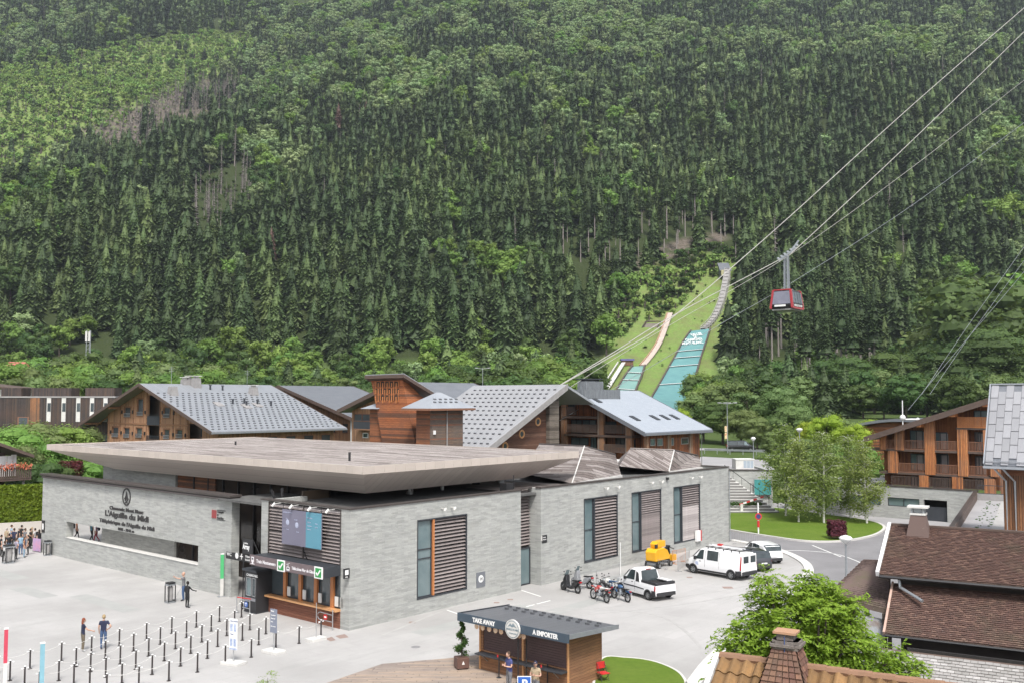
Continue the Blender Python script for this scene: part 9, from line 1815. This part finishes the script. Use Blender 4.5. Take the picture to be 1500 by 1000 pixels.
# ---------------------------------------------------------------- people
def person_mesh(pose,seed):
    """one continuous skinned body; pose: dict of joint offsets. facing +x, height 1.74 m"""
    J={'pel':(0,0,.94,.135),'wa':(0,0,1.1,.125),'ch':(0,0,1.32,.15),'nb':(0,0,1.47,.07),'nt':(.01,0,1.54,.055)}
    for s_,q in (('l',1),('r',-1)):
        J['hip'+s_]=(0,.09*q,.9,.1);J['kn'+s_]=(.02,.1*q,.5,.062);J['an'+s_]=(-.01,.1*q,.09,.042);J['to'+s_]=(.15,.11*q,.035,.035)
        J['sh'+s_]=(0,.17*q,1.42,.062);J['el'+s_]=(-.02,.23*q,1.16,.042);J['wr'+s_]=(.08,.23*q,.92,.03);J['ha'+s_]=(.11,.23*q,.84,.032)
    for k_,v in pose.items():J[k_]=tuple(v)+(J[k_][3],)
    names=list(J);E=[('pel','wa'),('wa','ch'),('ch','nb'),('nb','nt')]
    for s_ in 'lr':E+=[('pel','hip'+s_),('hip'+s_,'kn'+s_),('kn'+s_,'an'+s_),('an'+s_,'to'+s_),('ch','sh'+s_),('sh'+s_,'el'+s_),('el'+s_,'wr'+s_),('wr'+s_,'ha'+s_)]
    me=bpy.data.meshes.new('p');me.from_pydata([J[k_][:3] for k_ in names],[(names.index(a),names.index(c)) for a,c in E],[]);o=bpy.data.objects.new('p',me);COL.objects.link(o);md=o.modifiers.new('s','SKIN');
    for i,k_ in enumerate(names):r_=J[k_][3];me.skin_vertices[0].data[i].radius=(r_,r_*(.8 if k_ in ('pel','wa','ch') else 1));me.skin_vertices[0].data[i].use_root=(i==0)
    if True:
        for k_ in ('ch','wa','pel'):me.skin_vertices[0].data[names.index(k_)].radius=(J[k_][3]*.78,J[k_][3]*1.05)
    o.modifiers.new('u','SUBSURF').levels=1;bpy.context.view_layer.update();ev=o.evaluated_get(bpy.context.evaluated_depsgraph_get());m2=bpy.data.meshes.new_from_object(ev);bpy.data.objects.remove(o)
    b=MB();b.v=[tuple(v.co) for v in m2.vertices];b.f=[tuple(p.vertices) for p in m2.polygons];b.m=[0]*len(b.f);nb_=len(b.f)
    hx,hy,hz=J['nt'][0]+.02,J['nt'][1],J['nt'][2]+.11
    b.ball((hx,hy,hz),(.095,.075,.12),12,9);b.ball((hx+.095,hy,hz-.01),(.02,.014,.022),6,4);[b.ball((hx-.005,hy+q*.078,hz),(.02,.012,.03),6,4) for q in (-1,1)];[b.ball((hx+.082,hy+q*.03,hz+.02),(.012,.012,.008),6,4) for q in (-1,1)];b.ball((hx+.085,hy,hz-.05),(.012,.025,.008),6,4)
    for s_ in 'lr':
        w_=Vector(J['wr'+s_][:3]);h_=Vector(J['ha'+s_][:3]);d_=(h_-w_).normalized();sd_=d_.cross(Vector((0,1,0)));sd_=sd_.normalized() if sd_.length>.1 else Vector((0,0,1));q=1 if s_=='l' else-1
        for i,ln in enumerate((.075,.085,.08,.065)):a_=h_+sd_*(.028-.018*i);b.tube([a_,a_+d_*ln*.55,a_+d_*ln*.9+Vector((0,-q*.018,0))],[.0095,.0085,.0065],5)
        b.tube([h_-d_*.03+sd_*.02,h_+sd_*.05+d_*.01,h_+sd_*.052+d_*.04],[.011,.01,.008],5)
    return b,J,nb_
PC={}
def person(label,px_,py_,rz,pose,top,leg,hair,skin=None,h=1.74,sleeve='short',hairlong=False,bag=None,short=False,z=0.0,group=None,shoe=None,cap=False):
    key=repr(sorted(pose.items()));
    if key not in PC:PC[key]=person_mesh(pose,1)
    b0,J,nb_=PC[key];b=MB();b.v=list(b0.v);b.f=list(b0.f);sk=skin or M_skin;mats=[sk,top,leg,shoe or M_black,hair];b.m=[]
    for i,f in enumerate(b.f):
        c=sum((Vector(b.v[j]) for j in f),Vector())/len(f);dz_=0
        if i>=nb_:b.m.append(0);continue
        dsh=min((c-Vector(J[k_][:3])).length for k_ in ('shl','shr'));dw=min((c-Vector(J[k_][:3])).length for k_ in ('wrl','wrr','hal','har'));de=min((c-Vector(J[k_][:3])).length for k_ in ('ell','elr'))
        if dw<.13 and dsh>.2:b.m.append(0)
        elif de<.2 and abs(c.y)>.155 and dsh>.17:b.m.append(1 if sleeve=='long' or dsh<.15 else 0)
        elif c.z>1.49:b.m.append(0)
        elif c.z>.96:b.m.append(1)
        elif c.z<.11:b.m.append(3)
        else:b.m.append(0 if (short and c.z<.52) else 2)
    p=G(px_,py_,z);k=h/1.74;t=thing('person',label,'person',tuple(p),rz,group);t.scale=(k,)*3;b.build('body',mats,t,smooth=True)
    hx,hy,hz=J['nt'][0]+.02,J['nt'][1],J['nt'][2]+.11;b=MB();b.ball((hx-.02,hy,hz+.028),(.098,.088,.118),12,8)
    if hairlong:b.ball((hx-.08,hy,hz-.1),(.05,.075,.15),10,7)
    b.build('hair',hair if not cap else cap,t,smooth=True)
    if cap:b=MB();b.box(hx+.06,hx+.17,hy-.06,hy+.06,hz+.06,hz+.075);b.build('cap_peak',cap,t)
    if bag:b=MB();b.box(-.3,-.13,-.14,.14,1.02,1.45);b.build('backpack',bag,t,bevel=.05)
    return t
def clr(n,c):return bpy.data.materials.get('cloth_'+n) or plain('cloth_'+n,c,tuple(x*.7 for x in c),6,.85)
Cn,Cb,Cw,Cg,Cr,Cl,Ck,Cbe,Cjn=clr('navy',(.02,.025,.06)),clr('black',(.018,.018,.02)),clr('white',(.62,.62,.62)),clr('grey',(.18,.18,.19)),clr('red',(.4,.05,.08)),clr('light_blue',(.25,.38,.5)),clr('khaki',(.16,.13,.09)),clr('beige',(.38,.30,.2)),clr('denim',(.06,.11,.22))
Hb,Hd,Hr,Hy,Hg=clr('brown_hair',(.07,.04,.025)),clr('dark_hair',(.02,.015,.012)),clr('red_hair',(.22,.06,.03)),clr('blonde_hair',(.38,.28,.15)),clr('grey_hair',(.4,.38,.36))
stand={};walk={'knl':(.12,.1,.5),'anl':(.2,.1,.09),'tol':(.34,.1,.04),'knr':(.0,-.1,.5),'anr':(-.25,-.1,.14),'tor':(-.13,-.11,.04)}
akimbo={'elr':(-.05,-.38,1.18),'wrr':(.06,-.2,1.02),'har':(.1,-.13,1.0)};folded={'ell':(.02,.25,1.17),'wrl':(.22,.05,1.18),'hal':(.22,-.03,1.2),'elr':(.02,-.25,1.17),'wrr':(.22,-.05,1.12),'har':(.22,.04,1.11)}
reach={'elr':(.15,-.3,1.2),'wrr':(.38,-.3,1.12),'har':(.46,-.3,1.08)};armout={'ell':(.22,.26,1.42),'wrl':(.44,.28,1.5),'hal':(.52,.28,1.55),'knl':(.03,.1,.5)}
phone={'ell':(.05,.24,1.16),'wrl':(.27,.1,1.2),'hal':(.33,.05,1.24),'elr':(.05,-.24,1.16),'wrr':(.27,-.1,1.2),'har':(.33,-.05,1.24),'nt':(.04,0,1.53)}
person('woman with long red hair, navy top and khaki trousers at the queue posts',121,954,R(35),reach,Cn,Ck,Hr,hairlong=True,h=1.68,shoe=Cw)
person('blonde person in navy T-shirt and jeans with one foot raised by the queue posts',151,951,R(100),dict(akimbo,tol=(.05,.1,.06)),Cn,Cjn,Hy,h=1.76,shoe=Cn)
person('bald man in grey T-shirt and jeans raising his arm beside the bin',268.5,879.5,R(190),armout,Cg,Cjn,M_skin,h=1.8)
person('person all in black standing with a tripod in the plaza',274,890,R(60),reach,Cb,Cb,Hd,skin=Cb,h=1.62,sleeve='long')
q=G(262,880.5);t=thing('cane','thin tilted selfie stick standing on the paving by the posing man','stick',tuple(q));b=MB();b.tube([(-.35,0,.02),(.15,0,.9)],.012,5);b.build('shaft',M_galv,t);b=MB();b.ball((-.35,0,.07),.07,8,6);b.build('tip',M_black,t)
for i,(x,y,rz,ps,tp,lg,hr,kw_) in enumerate([(6,822,80,stand,Cw,Cb,Hb,{}),(1,815,40,stand,Cb,Cb,Hd,{}),(13,812,150,folded,Cb,Cjn,Hd,{}),(23,819,60,akimbo,clr('lilac_grey',(.32,.29,.36)),Cb,Hb,{}),(30,812,120,stand,Cl,Cjn,Hd,{}),(35,816,20,stand,clr('rust',(.3,.14,.07)),Cl,Hb,{'hairlong':True}),(41,812,200,stand,Cb,Cb,Hd,{'bag':Cb}),(20,804,90,stand,Cn,Cb,Hb,{}),(27,802,45,stand,Cb,Cb,Hg,{}),(36,803,60,stand,Cg,Cjn,Hb,{}),(44,803,10,folded,Cb,Cb,Hd,{}),(9,801,70,stand,Cbe,Cb,Hg,{}),(51,801,170,stand,Cw,Cb,Hd,{'bag':Cb}),(46,799,10,stand,Cbe,Cg,Hy,{}),(16,798,30,stand,Cl,Cb,Hb,{}),(31,798,60,stand,Cb,Cg,Hd,{}),(57,805,140,stand,Cb,Cb,Hd,{'hairlong':True})]):
    lb=['in a white T-shirt and black trousers at the front left of the crowd','in black at the very left edge of the crowd','with folded arms in black top and jeans inside the crowd','in a lilac grey top with a hand on the hip behind the bin','in a light blue top in the middle of the crowd','with long hair, rust top and light blue jeans at the crowd front','in black with a black backpack at the right of the crowd','in navy in the second row of the crowd','with grey hair and black clothes in the back of the crowd','in a grey top and jeans in the second row of the crowd','with folded arms in black at the right of the second row','with grey hair and a beige top in the second row','in a white T-shirt with a black backpack nearest to the wall end','with blonde hair and a beige top beside the white T-shirt','in a light blue top in the last row of the crowd','in black with grey trousers in the last row of the crowd','with long dark hair all in black beside the pink banner'][i]
    person('person '+lb,x,y,R(rz),ps,tp,lg,hr,h=1.6+((i*37)%20)/100,group='people waiting in the crowd',**kw_)
for (x,y,rz,tp,lg,hr,kw_,lb) in [(112,789,20,clr('orange',(.5,.2,.1)),Cb,Hb,{'bag':Cb},'person in orange top with a black backpack seen through the wall slot'),(134,791,60,clr('teal',(.08,.2,.25)),Cb,Hb,{},'person in a teal top seen through the wall slot'),(141,793,190,clr('mauve',(.5,.4,.6)),Cr,Hy,{'bag':Cn},'person in mauve with a navy backpack seen through the wall slot')]:person(lb,x,y,R(rz),walk,tp,lg,hr,**kw_)
person('man in a blue T-shirt looking at his phone in front of the kiosk',746,1015,R(215),phone,clr('violet_blue',(.06,.07,.2)),Cg,Hb,h=1.8,z=.05)
person('person in a dark cap and beige top seated behind the parking sign',785,1028,R(250),phone,Cbe,Cg,Hd,h=1.72,z=.05,cap=Cn)
# people in the ticket windows
# air: faint valley haze
s=N('haze_air');s.t.nodes.remove(s.p);v=s.n('ShaderNodeVolumePrincipled');v.inputs['Color'].default_value=(.80,.88,1.0,1);v.inputs['Density'].default_value=HAZE;v.inputs['Anisotropy'].default_value=.2
s.l(v.outputs[0],s.out.inputs['Volume']);b=MB();b.box(-2500,2500,-100,2250,-4,1700);o=b.build('haze',s.m);o['kind']='stuff'
